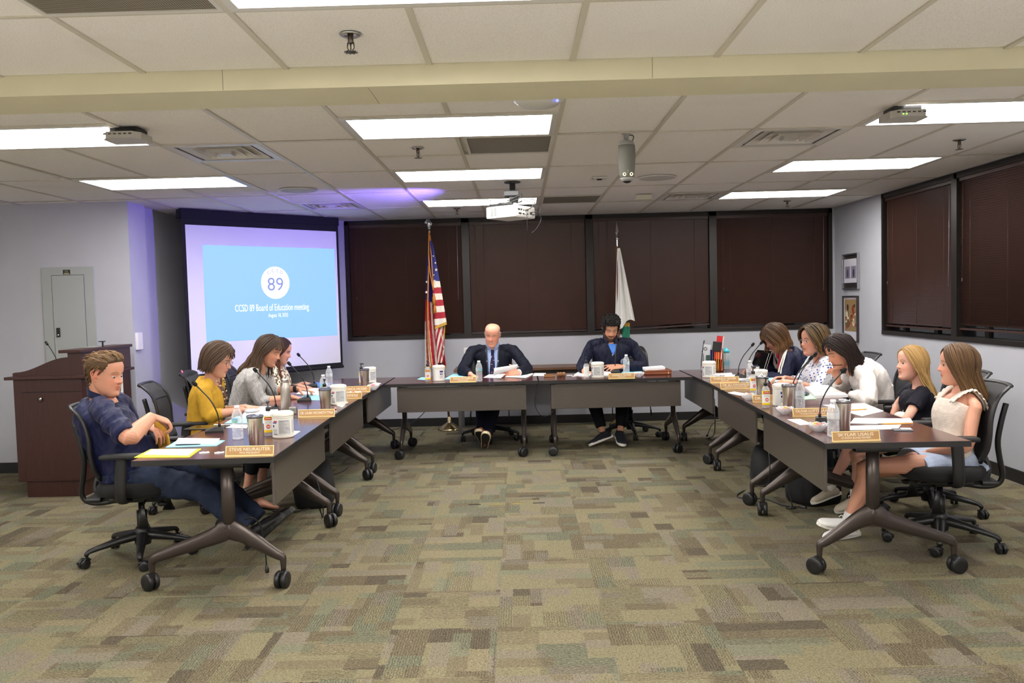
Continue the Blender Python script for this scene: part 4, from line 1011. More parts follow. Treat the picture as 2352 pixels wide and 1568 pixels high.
    sheet([(-1.397, 7.856), (-1.362, 8.095), (-1.440, 8.201), (-1.463, 8.036)], 'white card behind far left wipes tub', None, .001)
    # --- back tables
    nameplate((-0.548, 7.975), 'DOUG ECCARIUS', 'SUPERINTENDENT', 'nameplate on left back table, lettered SUPERINTENDENT')
    nameplate((0.981, 7.925), 'YANNICK KOGER', 'PRESIDENT', 'nameplate on right back table, lettered PRESIDENT')
    P('san', mk_sanitizer, (-0.909, 8.153), q(6), 'sanitizer pump bottle with yellow label on left back table', gs)
    P('san', mk_sanitizer, (0.653, 8.056), q(172), 'sanitizer pump bottle showing its plain back label on right back table', gs)
    P('tub', mk_tub, (-0.807, 8.216), q(125), 'white wipes tub on left back table', gw)
    P('tub', mk_tub, (0.769, 8.116), q(-28), 'white wipes tub on right back table', gw)
    P('water', mk_water, (-0.396, 8.065), q(60), 'clear water bottle before the bald man', gb)
    P('water', mk_water, (1.090, 8.408), q(-60), 'clear water bottle before the bearded man', gb)
    P('mic', mk_mic, (1.000, 8.586), q(165), 'black gooseneck microphone before the bearded man', gm)
    sheet([(-0.771, 8.296), (-0.580, 8.338), (-0.515, 8.915), (-0.719, 8.867)], 'pale cyan folder beside right hand of the bald man', m_cyan, .005, 0, 'folder', 'folder')
    sheet([(-1.049, 8.415), (-0.929, 8.292), (-0.928, 8.622), (-1.032, 8.650)], 'pale cyan sheet at left end of left back table', m_cyan, .001)
    sheet([(-0.372, 8.423), (-0.192, 8.328), (-0.118, 8.855), (-0.315, 8.858)], 'white sheet directly before the bald man', None, .001)
    sheet([(-0.149, 8.411), (0.062, 8.213), (0.150, 8.674), (-0.080, 8.791)], 'white booklet lying open right of the bald man', None, .006, 0, 'booklet', 'booklet', None, .004)
    sheet([(0.137, 8.477), (0.252, 8.446), (0.280, 8.741), (0.161, 8.775)], 'white sheet at the seam of the two back tables', None, .003)
    pn = MB(); pn.tube([(-.06, 0, .004), (.055, 0, .004), (.068, 0, .004)], [.0038, .0038, .0008], 8); solo('pencil', pn, M('pencil_orange', (226, 150, 40), .45), 'orange pencil beside right hand of the bald man', 'pencil', (*(-0.479, 8.598), ZT+.0005), .9)
    m_oak = wood('oiled_walnut', (128, 84, 46), .35, .7, (2, 8, 8))
    b = MB(); b.box((-.055, -.04, 0), (.055, .04, .028), 0, .003); b.box((-.056, -.041, .011), (.056, .041, .014), 1); solo('gavel_block', b, [m_oak, m_gold], 'walnut sound block beside the gavel', 'gavel block', (*(0.302, 8.336), ZT))
    r = thing('gavel', 'walnut gavel lying between the two back seats', 'gavel', (*(0.416, 8.257), ZT), q(0))
    T = rotM(0, PI/2, 0, (0, 0, .026))
    MB().lathe([(0, -.042), (.022, -.042), (.026, -.036), (.026, -.024), (.021, -.020), (.021, -.014), (.025, -.010), (.025, .010), (.021, .014), (.021, .020), (.026, .024), (.026, .036), (.022, .042), (0, .042)], 24, 0, True, T).build('head', m_oak, r)
    MB().tube([(0, .015, .026), (0, .10, .022), (0, .20, .014), (0, .235, .011)], [.007, .009, .009, .011], 10).build('handle', m_oak, r)
    for k, (c, lb) in enumerate((((0.510, 8.423), 'small white paper scrap right of the gavel'), ((0.547, 8.316), 'folded white scrap right of the gavel, nearer the wipes tub'))):
        m = MB(); m.prism([(-.03, -.012), (.025, -.018), (.032, .012), (-.012, .02)], 0, .004); solo('paper_scrap', m, m_paper, lb, 'scrap', (*c, ZT), k)
    sheet([(0.553, 8.411), (0.685, 8.185), (0.775, 8.703), (0.635, 8.797)], 'spiral notebook left of the bearded man', None, .008, 0, 'notebook', 'notebook')
    sheet([(0.765, 8.209), (0.905, 8.218), (0.962, 8.649), (0.829, 8.687)], 'white paper stack before the bearded man', None, .012)
    sheet([(1.009, 8.285), (1.249, 8.315), (1.327, 8.648), (1.090, 8.717)], 'pale cyan folder behind the bearded man water bottle', m_cyan, .006, 0, 'folder', 'folder')
    r = thing('leather_portfolio', 'brown leather portfolio with white papers on right back table', 'portfolio', (*(1.391, 8.275), ZT), 0)
    m_lth = M('brown_leather', (122, 62, 32), .35, var=.12, vscale=20, bump=.2)
    b = MB(); b.box((-.135, -.03, 0), (.13, .20, .026), 0, .010); b.box((-.125, -.02, .024), (.135, .21, .046), 0, .010); b.build('cover', m_lth, r)
    b = MB(); b.box((-.125, .0, .046), (.075, .19, .072), 0, .002, rotM(0, q(-3), 0)); b.build('papers', m_paper, r)
    MB().box((.095, -.032, .008), (.10, -.029, .034), 0).build('buckle', m_gold, r)
    # --- right tables
    nameplate((1.824, 7.335), 'THERESA SEVIER', 'SECRETARY', 'nameplate on far right table, lettered SECRETARY')
    nameplate((1.785, 6.806), 'DR. JILL KINGSFIELD', 'ASSISTANT SUPERINTENDENT', 'nameplate on right tables, lettered ASSISTANT SUPERINTENDENT')
    nameplate((1.801, 5.931), 'DR.', '', 'nameplate mostly hidden behind a sanitizer bottle on right tables', 0., 'LEFT', -.112)
    nameplate((1.843, 5.190), 'OLIVIA LOFTSGAAR', 'STUDENT BOARD MEMBER', 'second nearest STUDENT BOARD MEMBER nameplate, partly behind a water bottle')
    nameplate((1.747, 4.289), 'SKYLAR USALIS', 'STUDENT BOARD MEMBER', 'nearest STUDENT BOARD MEMBER nameplate at end of right table', q(3))
    P('tub', mk_tub, (1.810, 7.880), q(-35), 'white wipes tub at far right corner, beside the file organizer', gw)
    P('tub', mk_tub, (1.826, 5.754), q(85), 'white wipes tub on middle right table behind a tumbler', gw)
    P('tub', mk_tub, (1.994, 6.858), q(60), 'white wipes tub far back on right tables behind tumbler and sanitizer', gw)
    P('san', mk_sanitizer, (1.687, 5.663), q(4), 'sanitizer pump bottle in front of a nameplate on middle right table', gs)
    P('san', mk_sanitizer, (1.848, 6.535), q(10), 'sanitizer pump bottle on right tables beside a steel tumbler, farther back', gs)
    P('tumbler', mk_tumbler, (1.796, 6.115), 0, 'steel tumbler farthest back on right tables', gt)
    P('tumbler', mk_tumbler, (1.801, 5.529), 0, 'steel tumbler beside wipes tub on middle right table', gt)
    P('tumbler', mk_tumbler, (1.821, 4.653), 0, 'steel tumbler nearest the camera on right table', gt)
    P('water', mk_water, (1.834, 6.301), 0, 'clear water bottle behind the farthest right tumbler', gb)
    P('water', mk_water, (2.023, 7.247), q(90), 'clear water bottle beside arm of woman in striped jacket', gb)
    P('water', mk_water, (1.865, 5.495), q(100), 'clear water bottle right of the middle right tumbler', gb)
    P('water', mk_water, (1.693, 4.463), q(120), 'clear water bottle nearest the camera on right table', gb)
    P('mic', mk_mic, (2.071, 7.722), q(62), 'black gooseneck microphone before the woman in striped jacket', gm)
    P('mic', mk_mic, (2.216, 7.950), q(76), 'black gooseneck microphone farthest back on right tables', gm)
    P('mic', mk_mic, (1.989, 5.969), q(66), 'black gooseneck microphone before the woman in dotted blouse', gm)
    P('mic', mk_mic, (2.137, 6.293), q(60), 'black gooseneck microphone behind the middle right tumbler', gm)
    P('mic', mk_mic, (1.824, 4.952), q(72), 'black gooseneck microphone nearest the camera on right table', gm)
    sheet([(1.655, 6.578), (1.705, 6.387), (1.780, 6.489), (1.728, 6.656)], 'white card in front of ASSISTANT SUPERINTENDENT plate', None, .001)
    sheet([(1.653, 5.109), (1.654, 4.876), (1.739, 4.896), (1.735, 5.113)], 'white card in front of second student nameplate', None, .001)
    sheet([(2.316, 6.715), (2.186, 6.114), (2.431, 6.117), (2.531, 6.799)], 'thick white paper stack before the woman in white sweater', None, .02)
    sheet([(2.165, 6.374), (2.073, 6.030), (2.179, 6.061), (2.278, 6.409)], 'green folder under the thick white paper stack', M('pale_green_card', (170, 205, 180), .7), .003, 0, 'folder', 'folder')
    sheet([(2.100, 5.724), (2.136, 5.158), (2.361, 5.360), (2.402, 5.760)], 'white sheets before the blonde girl', None, .002)
    sheet([(1.955, 4.895), (2.152, 4.828), (2.327, 5.029), (2.062, 5.094)], 'white printed sheet before the girl in cream top, farther one', None, .0015)
    sheet([(2.125, 4.955), (2.095, 4.837), (2.302, 4.837), (2.363, 5.005)], 'white pad with pencil before the girl in cream top', None, .005, .0018)
    sheet([(1.900, 4.802), (1.851, 4.648), (2.127, 4.652), (2.216, 4.801)], 'white sheet nearest the edge before the girl in cream top', None, .0012)
    pn = MB(); pn.tube([(-.085, 0, .004), (.075, 0, .004), (.09, 0, .004)], [.0038, .0038, .0008], 8); solo('pencil', pn, M('pencil_orange', (226, 150, 40), .45), 'orange pencil along the pad of the girl in cream top', 'pencil', (*(2.197, 4.804), ZT+.0016), q(-3))
    pn = MB(); pn.tube([(-.085, 0, .004), (.075, 0, .004), (.09, 0, .004)], [.0038, .0038, .0008], 8); solo('pencil', pn, M('pencil_orange', (226, 150, 40), .45), 'orange pencil on sheets of the blonde girl', 'pencil', (*(2.199, 5.411), ZT+.0025), q(14))
    b = MB(); b.box((-.05, -.03, 0), (.05, .03, .008), 0, .002); b.box((-.01, -.02, .008), (.045, .022, .012), 1, .002); solo('tissue_packet', b, [M('foil_grey', (120, 124, 130), .3, .6), m_paper], 'small grey and white packet at right end of right table', 'packet', (*(2.132, 4.604), ZT), -.2)
    sheet([(2.021, 8.004), (1.963, 7.498), (2.233, 7.678), (2.257, 8.127)], 'white sheets before the woman in striped jacket', None, .004)
    sheet([(1.936, 8.218), (1.872, 7.775), (2.018, 7.736), (2.121, 8.263)], 'white sheet beside the far right wipes tub', None, .002)
    sheet([(2.297, 7.661), (2.212, 7.276), (2.341, 7.321), (2.426, 7.713)], 'pale cyan sheet before the woman in dotted blouse', m_cyan, .002)
    b = MB(); b.box((-.05, -.02, 0), (.05, .02, .018), 0, .005); solo('eraser', b, M('grey_felt', (160, 160, 160), .8), 'grey eraser block beside SECRETARY plate', 'eraser', (*(2.007, 7.328), ZT))
    # file organizer with hanging folders
    r = thing('file_organizer', 'black wire organizer packed with coloured folders at far right corner', 'file organizer', (*(1.998, 8.556), ZT), q(-8))
    w = MB()
    for x0 in (-.10, .10):
        w.tube([(x0, -.11, .004), (x0, -.105, .10), (x0*.9, -.085, .28), (x0*.8, -.06, .30), (x0*.8, .02, .30), (x0, .10, .10), (x0, .11, .004), (x0, -.11, .004)], .004, 6, 0, sub=3)
    for y, z in ((-.11, .004), (.11, .004), (-.09, .22), (.06, .2)): w.tube([(-.10, y, z), (.10, y, z)], .004, 6)
    w.build('wire_frame', m_bk, r)
    cols = [('file_orange', (222, 126, 40)), ('file_red', (196, 44, 38)), ('file_yellow', (222, 180, 60)), ('file_orange', (222, 126, 40)), ('file_rust', (180, 84, 36)), ('file_violet', (92, 70, 130)), ('file_blue', (60, 90, 170)), ('file_tan', (200, 170, 110))]
    for k, (nm, c) in enumerate(cols):
        x = .085-.018*k; b = MB(); b.box((x-.004, -.10, .006), (x+.004, .10, .225-.004*(k % 3)), 0, 0, rotM(0, q(4-2*k*.4), 0)); b.build('folder_sleeve', M(nm, c, .6), r)
    b = MB(); b.box((.0, -.095, .13), (.06, -.086, .37), 0, .002, rotM(0, q(7), 0)); b.box((.058, -.094, .13), (.07, -.087, .365), 1, 0, rotM(0, q(7), 0)); b.build('red_folder', [M('file_bright_red', (206, 30, 36), .5), m_paper], r)
    b = MB(); b.box((-.04, -.12, .21), (.05, -.10, .31), 0, .006, rotM(0, q(8), 0)); b.build('black_pouch', m_bkr, r)
    b = MB(); b.box((-.12, -.10, .0), (-.045, -.094, .27), 0, .003, rotM(0, q(6), 0)); b.box((-.07, -.118, .10), (-.02, -.105, .17), 1, .004); b.build('clipboard', [M('clear_board', (205, 208, 210), .3), M('dark_green_card', (40, 72, 66), .6)], r)
    MB().lathe([(.013, 0), (.018, 0), (.018, .006), (.013, .006)], 16, 0, True, rotM(PI/2, 0, 0, (-.075, -.10, .235)), False).build('ring_handle', m_bk, r)
    r = thing('shaker_bottle', 'translucent bottle with turquoise lid beside the file organizer', 'drinking bottle', (*(2.170, 8.666), ZT))
    MB().lathe([(0, 0), (.034, 0), (.037, .004), (.037, .16), (.033, .172), (.027, .178)], 28).build('body', clear('frosted_bottle', (205, 228, 232), .6, .25), r)
    MB().lathe([(.035, .176), (.037, .178), (.037, .198), (.028, .204), (.022, .206), (.022, .222), (0, .224)], 28).build('lid', M('turquoise_plastic', (52, 176, 190), .4), r)
    b = MB()
    for k in range(7): b.sheet([[(.0376*math.sin(a), -.0376*math.cos(a), z) for a in (k*.55-1.6, k*.55-1.2)] for z in (.03+.01*(k % 3), .10-.012*(k % 2))], 0, 0)
    b.build('printed_pattern', M('print_teal', (90, 180, 196), .5), r)
    # candy bowls and candies
    cc = [M('foil_gold', (220, 180, 70), .3, .5), M('foil_white', (235, 232, 228), .4), M('foil_red', (206, 60, 50), .35), M('foil_pink', (228, 150, 150), .4)]
    ks = []
    for k, c in enumerate(cc):
        ks.append(None)
    spots = [((1.678, 4.644), 'glass candy bowl nearest the camera on right table', 'wrapped candy in the nearest candy bowl of right table', 10), ((1.709, 5.334), 'glass candy bowl in front of middle right tumbler', 'wrapped candy in bowl in front of middle right tumbler', 9),
             ((1.691, 6.110), 'small glass candy bowl left of the farthest right tumbler', 'wrapped candy in bowl left of farthest right tumbler', 5), ((1.851, 7.652), 'glass candy bowl behind the SECRETARY plate', 'wrapped candy in bowl behind SECRETARY plate', 8),
             ((1.163, 8.055), 'glass candy bowl between PRESIDENT plate and leather portfolio', 'wrapped candy in bowl left of leather portfolio', 8), ((-1.391, 6.932), 'glass candy bowl between two far left nameplates', 'wrapped candy in bowl between far left nameplates', 8), ((-1.335, 7.496), 'glass candy bowl at far left table edge', 'wrapped candy in bowl at far left table edge', 7)]
    random.seed(5)
    for xy, lb, cl, n in spots:
        P('bowl', mk_bowl, xy, random.random(), lb, 'glass candy bowls')
        for i in range(n):
            k = random.randrange(4); a = i*2.4; rr = .008+.022*(i/n)**.5; z = ZT+.020+(.012 if i < 3 else .002)+.006*rr/.03
            x, y = xy[0]+rr*math.cos(a), xy[1]+rr*math.sin(a)
            if ks[k] is None: ks[k] = mk_candy(cc[k]); o = ks[k]; o.location = (x, y, z); o.rotation_euler = (0, 0, a)
            else: o = dup(ks[k], (x, y, z), a)
            o['label'] = cl; o['group'] = cl.replace('wrapped candy', 'wrapped candies')
    for i, (xy, c) in enumerate((((-1.365, 6.004), 1), ((-1.385, 6.152), 3))):
        if ks[c] is None: ks[c] = mk_candy(cc[c]); o = ks[c]; o.location = (*xy, ZT); o.rotation_euler = (0, 0, i)
        else: o = dup(ks[c], (*xy, ZT), i*2.)
        o['label'] = 'loose wrapped candy beside the long-name plate'; o['group'] = 'loose candies beside the long-name plate'
BUILD.append(props)
# ================================================================== flags, pictures, credenza, floor things
def star_pts(cx, cz, r):
    return [(cx+(r if k % 2 == 0 else r*.4)*math.sin(k*PI/5), cz+(r if k % 2 == 0 else r*.4)*math.cos(k*PI/5)) for k in range(10)]
def flags():
    m_pole = wood('flag_pole_oak', (112, 70, 40), .35, .75, (9, 9, 2)); m_silver = M('silver_finial', (190, 188, 184), .2, 1.)
    m_fr = M('flag_red', (168, 22, 44), .65); m_fw = M('flag_white', (226, 220, 206), .65); m_fb = M('flag_blue', (28, 32, 110), .65); m_ff = M('gold_fringe', (206, 160, 62), .6, bump=.6, bscale=300); m_cd = M('gold_cord', (196, 120, 36), .6)
    # striped flag; pole leans slightly
    bx, by = -.85, 9.78; tx, tz = -1.015, 2.33
    r = thing('striped_flag', 'stars and stripes flag on stand between screen and bald man', 'flag', (bx, by, 0))
    MB().lathe([(.0, 0), (.135, 0), (.137, .012), (.125, .022), (.09, .05), (.035, .085), (.024, .092), (.024, .155), (.018, .16)], 40).build('stand_base', M('stand_brass', (190, 172, 128), .2, 1.), r)
    top = Vector((tx-bx, 0, tz)); z0 = Vector((0, 0, .1)); u = (top-z0).normalized()
    MB().tube([z0, top], .0125, 12).build('pole', m_pole, r)
    f = MB(); f.tube([z0+u*1.12, z0+u*1.30], .015, 12)
    f.build('pole_joint', m_silver, r)
    e = MB(); p = top; e.tube([p-u*.01, p+u*.05], [.013, .011], 10); e.sphere(p+u*.06, .018); e.tube([p+u*.06, p+u*.09, p+u*.13, p+u*.165, p+u*.19], [.016, .024, .026, .017, .004], 12, 0, sub=3)
    e.add([p+u*.075+Vector((s*.012, 0, 0)) for s in (1,)]+[p+u*.13+Vector((-.05, -.005, 0)), p+u*.17+Vector((-.02, 0, 0)), p+u*.12], [(0, 1, 2, 3)]); e.add([p+u*.07, p+u*.11+Vector((.042, -.004, 0)), p+u*.165+Vector((.016, 0, 0))], [(0, 1, 2)])
    e.build('finial', m_silver, r)
    # cloth: folds as accordion columns; colour from the flag's own stripes
    def cloth(cols, name, mats, color):
        """cols: list of columns, each a list of (x, y, z); color(i, j) -> material"""
        m = MB(); a = len(cols); b = len(cols[0]); vs = [q for c in cols for q in c]
        for i in range(a-1):
            for j in range(b-1):
                pass
        m.v = [tuple(q) for q in vs]
        for i in range(a-1):
            for j in range(b-1): m.f.append((i*b+j, i*b+j+1, (i+1)*b+j+1, (i+1)*b+j)); m.mi.append(color((i+.5)/(a-1), (j+.5)/(b-1))); m.sm.append(True)
        o = m.build(name, mats, r); md = o.modifiers.new('thick', 'SOLIDIFY'); md.thickness = .004; return o
    N = 180
    def lerp(a, b, t): return a+(b-a)*t
    # front right fold: blue above, tilted stripes below
    def colR(k):
        t = k/20; out = []
        for j in range(N+1):
            v = j/N; z = lerp(2.24, 1.20, v)+.055*t*(v)**.6
            wl, wr = lerp(-1.015, -.985, v), lerp(-.992, -.84, v**.85)
            x = lerp(wl, wr, t); y = by-.035-.03*math.sin(t*PI)-.012*math.sin(t*PI*2+v*2)
            out.append((x-bx, y-by, z))
        return out
    def cR(t, v):
        q = v-.04*(t-.5)
        if v > .965: return 3
        if q < .47: return 2
        return [1, 0][int((q-.47)/.072) % 2]
    cloth([colR(k) for k in range(21)], 'cloth_front', [m_fr, m_fw, m_fb, m_ff], cR)
    # left and lower folds hanging straight
    def colL(k, K=64):
        t = k/K; out = []
        for j in range(N+1):
            v = j/N; z = lerp(2.1, .74, v)
            wl, wr = lerp(-1.03, -1.125, v**.5), lerp(-1.0, -.865, v**1.1)
            x = lerp(wl, wr, t); y = by+.0+.03*math.sin(t*PI*5+v*1.5)*min(1, v*3)
            out.append((x-bx, y-by, z))
        return out
    def cL(t, v):
        s = t*7.5-.9*v+1.2*math.sin(v*3)*.4
        if v > .985 or (t > .10 and t < .135 and v > .2): return 3
        if v < .40+.05*t: return 2
        return int(math.floor(s+2)) % 2
    cloth([colL(k) for k in range(65)], 'cloth_back', [m_fr, m_fw, m_fb, m_ff], cL)
    def colM(k):
        t = k/24; out = []
        for j in range(N//2+1):
            v = j/(N//2); z = lerp(1.26, .80, v)+.05*t*(1-v)
            x = lerp(lerp(-.985, -.97, v), lerp(-.86, -.90, v), t); y = by-.03-.02*math.sin(t*PI*2)
            out.append((x-bx, y-by, z))
        return out
    cloth([colM(k) for k in range(25)], 'cloth_lower', [m_fr, m_fw, m_fb, m_ff], lambda t, v: 3 if t > .88 and v < .45 else (0 if int((v*1.0+t*.8)*5) % 2 == 0 else 1))
    st = MB()
    for (x, z, s) in ((-.945, 1.90, .021), (-.952, 1.98, .014), (-.968, 1.77, .018), (-.962, 1.70, .019), (-1.062, 1.76, .016), (-1.068, 1.64, .019), (-.975, 2.06, .012), (-.975, 1.84, .012)):
        pts = star_pts(x-bx, z, s); st.add([(q[0], -.075, q[1]) for q in pts]+[(x-bx, -.076, z)], [(10, k, (k+1) % 10) for k in range(10)])
    st.build('star', m_fw, r)
    cdm = MB(); cdm.tube([(-1.02-bx, -.03, 2.36), (-1.03-bx, -.05, 2.1), (-1.02-bx, -.085, 1.9), (-.985-bx, -.085, 1.66)], .007, 6, 0, sub=4); cdm.tube([(-1.012-bx, -.04, 2.3), (-.995-bx, -.08, 2.0), (-.985-bx, -.085, 1.66)], .006, 6, 0, sub=4)
    cdm.tube([(-1.035-bx, -.05, 1.95), (-1.06-bx, -.06, 1.4), (-1.05-bx, -.06, .95), (-1.03-bx, -.05, .76)], .008, 6, 0, sub=4)
    cdm.build('cord', m_cd, r)
    tl = MB(); tl.lathe([(.004, 0), (.012, -.01), (.012, -.025), (.018, -.04), (.021, -.13), (0, -.132)], 14, 0, True, Matrix.Translation((-.98-bx, -.09, 1.62))); tl.lathe([(.004, 0), (.012, -.01), (.012, -.02), (.018, -.035), (.02, -.10), (0, -.102)], 14, 0, True, Matrix.Translation((-.973-bx, -.095, 1.49)))
    tl.build('tassel', m_cd, r)
    # white flag
    bx2, by2 = 1.19, 9.80
    r2 = thing('white_flag', 'white flag on spear tipped pole behind the bearded man', 'flag', (bx2, by2, 0)); r = r2
    MB().lathe([(.0, 0), (.135, 0), (.137, .012), (.09, .05), (.035, .085), (.024, .092), (.024, .3), (.018, .31)], 36).build('stand_base', M('stand_gold', (214, 176, 84), .2, 1.), r)
    MB().tube([(0, 0, .1), (-.005, 0, 2.13)], .0125, 12).build('pole', m_pole, r)
    e = MB(); e.lathe([(.013, 2.12), (.012, 2.2), (.02, 2.205), (.02, 2.215), (.013, 2.22), (.018, 2.235), (.012, 2.25), (.019, 2.27), (.024, 2.285), (.0, 2.42)], 12, 0, False); e.build('spear_finial', m_silver, r)
    def colW(k):
        t = k/24; out = []
        for j in range(N+1):
            v = j/N; z = lerp(2.10, 1.18, v)+(.11*(t-.3) if t > .3 else 0)*v-.03*v*math.sin(t*7)
            wl, wr = lerp(.0, -.045, v), lerp(.03, .19, v**.95)
            x = lerp(wl, wr, t); y = -.02+.026*math.sin(t*PI*4+.5)*min(1, v*3)-.02*v
            out.append((x, y, z))
        return out
    cloth([colW(k) for k in range(25)], 'cloth', [M('flag_plain_white', (214, 212, 208), .7)], lambda t, v: 0)
    def colG(k):
        t = k/6; return [(lerp(.04, .13, t), .015-.015*math.sin(t*PI*2), lerp(1.22, .98, j/10)) for j in range(11)]
    cloth([colG(k) for k in range(7)], 'green_fold', [M('flag_green', (20, 110, 84), .65), m_ff], lambda t, v: 1 if v < .2 and t > .4 else 0)
BUILD.append(flags)
def pictures():
    m_alu = M('aluminium_frame', (186, 186, 192), .25, .9); m_dkf = M('dark_frame', (52, 46, 46), .4)
    # local: x along +y of the wall; faces -x
    def frame(y0, y1, z0, z1, mat, label):
        r = thing('framed_picture', label, 'picture', (XR-.002, (y0+y1)/2, (z0+z1)/2), 0, 'framed pictures on right wall')
        w, h = (y1-y0)/2, (z1-z0)/2; f = MB()
        for lo, hi in (((-.028, -w, -h), (0, -w+.016, h)), ((-.028, w-.016, -h), (0, w, h)), ((-.028, -w+.016, -h), (0, w-.016, -h+.016)), ((-.028, -w+.016, h-.016), (0, w-.016, h))): f.box(lo, hi, 0, .002)
        f.build('frame', mat, r); return r, w, h
    r, w, h = frame(9.36, 9.80, 1.545, 1.955, m_alu, 'silver framed picture with two small grey photos, upper on right wall')
    p = MB(); p.box((-.012, -w+.014, -h+.014), (-.002, w-.014, h-.014), 0); p.build('dark_mat', M('mat_black', (38, 36, 36), .6), r)
    p = MB(); p.box((-.0135, -w+.03, -h+.075), (-.012, w-.03, h-.06), 0)
    for s in (-1, 1): p.box((-.0145, s*.085-.07, -.08), (-.0134, s*.085+.07, .06), 1); p.sphere((-.0146, s*.085, -.02), (.0008, .03, .05), 2, 12, 8)
    p.build('print', [M('print_white', (206, 204, 214), .5), M('photo_grey', (132, 126, 146), .5), M('photo_dark', (72, 64, 84), .5)], r)
    r, w, h = frame(9.38, 9.80, .94, 1.47, m_dkf, 'dark framed print with brown collage, lower on right wall')
    p = MB(); p.box((-.012, -w+.014, -h+.014), (-.002, w-.014, h-.014), 0); p.box((-.0135, -w+.04, -h+.12), (-.012, w-.04, h-.04), 1); random.seed(9)
    for k in range(22):
        y, z = random.uniform(-w+.07, w-.07), random.uniform(-h+.16, h-.08); p.sphere((-.0136, y, z), (.0008, random.uniform(.012, .04), random.uniform(.012, .05)), random.choice((2, 3, 4, 5)), 10, 6)
    p.build('print', [M('print_white', (206, 204, 214), .5), M('collage_tan', (150, 122, 84), .6), M('collage_rust', (140, 60, 40), .6), M('collage_ink', (40, 36, 44), .6), M('collage_pale', (212, 200, 178), .6), M('collage_olive', (104, 92, 50), .6)], r)
BUILD.append(pictures)
def floor_things():
    # low credenza behind the back tables
    r = thing('side_table', 'brown side table with grey steel legs against back wall between the men', 'side table', (.16, 9.72, 0))
    MB().box((-.92, -.22, .705), (.82, .25, .735), 0, .003).build('table_top', wood('brown_laminate', (96, 66, 44), .4, .7, (1, 9, 9)), r)
    MB().box((-.88, -.18, .60), (.78, -.165, .705)).build('apron', M('dark_apron', (44, 34, 28), .6), r)
    for x in (-.86, .76):
        for y in (-.19, .22): MB().box((x-.02, y-.02, 0), (x+.02, y+.02, .705), 0, .004).build('leg', M('grey_leg', (112, 110, 106), .45, .3), r)
    b = MB(); b.box((-.10, -.04, 0), (.10, .04, .03), 0, .004); b.box((.05, -.02, .03), (.09, .02, .045), 0, .004)
    solo('flat_box', b, M('pale_grey_box', (196, 198, 200), .5), 'pale grey flat box on the side table behind the men', 'box', (-.02, 9.70, .736))
    o = MB(); o.box((-.035, -.006, -.055), (.035, 0, .055), 0, .003); o.box((-.018, -.0085, .01), (.018, -.005, .035), 1, .002); o.box((-.018, -.0085, -.035), (.018, -.005, -.01), 1, .002)
    solo('wall_outlet', o, [M('white_plastic', (226, 224, 222), .4), M('pale_panel', (205, 203, 198), .4)], 'white wall outlet plate beside shoulder of the bald man', 'outlet', (-.64, YB-.001, .90))
    # bags and bin under the tables
    m_bag = M('black_nylon_bag', (11, 11, 12), .75, bump=.4, bscale=60)
    def bag(x, y, w, d, h, rot, label):
        r = thing('bag', label, 'bag', (x, y, 0), rot, 'black bags under the tables')
        m = MB(); rows = []
        for z, k in ((0, .92), (.03, 1.0), (h*.4, 1.03), (h*.75, .92), (h*.95, .72), (h, .45)):
            rows.append([(w*k*math.copysign(abs(math.cos(a))**.6, math.cos(a))*(1+.04*math.sin(5*a+z*20)), d*k*math.copysign(abs(math.sin(a))**.6, math.sin(a)), z) for a in [2*PI*q/24 for q in range(24)]])
        vs = [p for r_ in rows for p in r_]; m.add(vs, [(i*24+q, i*24+(q+1) % 24, (i+1)*24+(q+1) % 24, (i+1)*24+q) for i in range(5) for q in range(24)]+[tuple(range(23, -1, -1)), tuple(5*24+q for q in range(24))], 0, True)
        m.build('body', m_bag, r); s = MB()
        s.tube([(-w*.5, 0, h*.85), (-w*.4, 0, h*1.25), (w*.4, 0, h*1.25), (w*.5, 0, h*.85)], [(.014, .003)]*4, 8, 0, sub=5); s.build('strap', m_bag, r); return r
    bag(-1.60, 6.28, .15, .20, .34, .2, 'black bag standing under middle left table')
    bag(2.02, 6.62, .17, .20, .30, -.2, 'black bag under middle right table, the farther one')
    bag(2.12, 5.98, .17, .16, .26, .4, 'black bag under middle right table, the nearer one')
    # loose cables
    def cable(pts, label, rad=.004, plug=True):
        z = [Vector(p) for p in pts]; r = thing('power_cable', label, 'cable', z[0], 0, 'black cables under the tables'); z = [p-z[0] for p in z]
        MB().tube(z, rad, 7, 0, sub=6).build('cord', m_bk, r)
        if plug:
            d = (z[-1]-z[-2]).normalized(); b = MB(); b.tube([z[-1], z[-1]+d*.03, z[-1]+d*.045], [.008, .013, .011], 8); b.build('plug', m_bk, r)
            b = MB(); 
            for s in (-1, 1): b.tube([z[-1]+d*.04+Vector((s*.005, 0, 0)), z[-1]+d*.06+Vector((s*.005, 0, 0))], .0018, 5)
            b.build('prong', M('brass_prong', (190, 170, 120), .3, 1.), r)
    def fl(xy, z=.006): return (xy[0], xy[1], z)
    cable([(-1.545, 4.52, .345), (-1.50, 4.50, .36), (-1.47, 4.55, .30), (-1.452, 4.56, .16), (-1.447, 4.56, .075)], 'power cord hanging from nearest left table leg', .0045)
    cable([(-1.44, 5.72, .30), (-1.40, 5.70, .16), fl((-1.42, 5.78), .02), fl((-1.529, 6.106)), fl((-1.622, 6.063)), fl((-1.708, 5.995)), fl((-1.808, 6.030))], 'black cables on floor by joint of left tables')
    cable([fl((-1.619, 7.629)), fl((-1.639, 7.436)), fl((-1.675, 7.327)), fl((-1.749, 7.226)), fl((-1.850, 7.166))], 'black cord lying beside the bag under left tables')
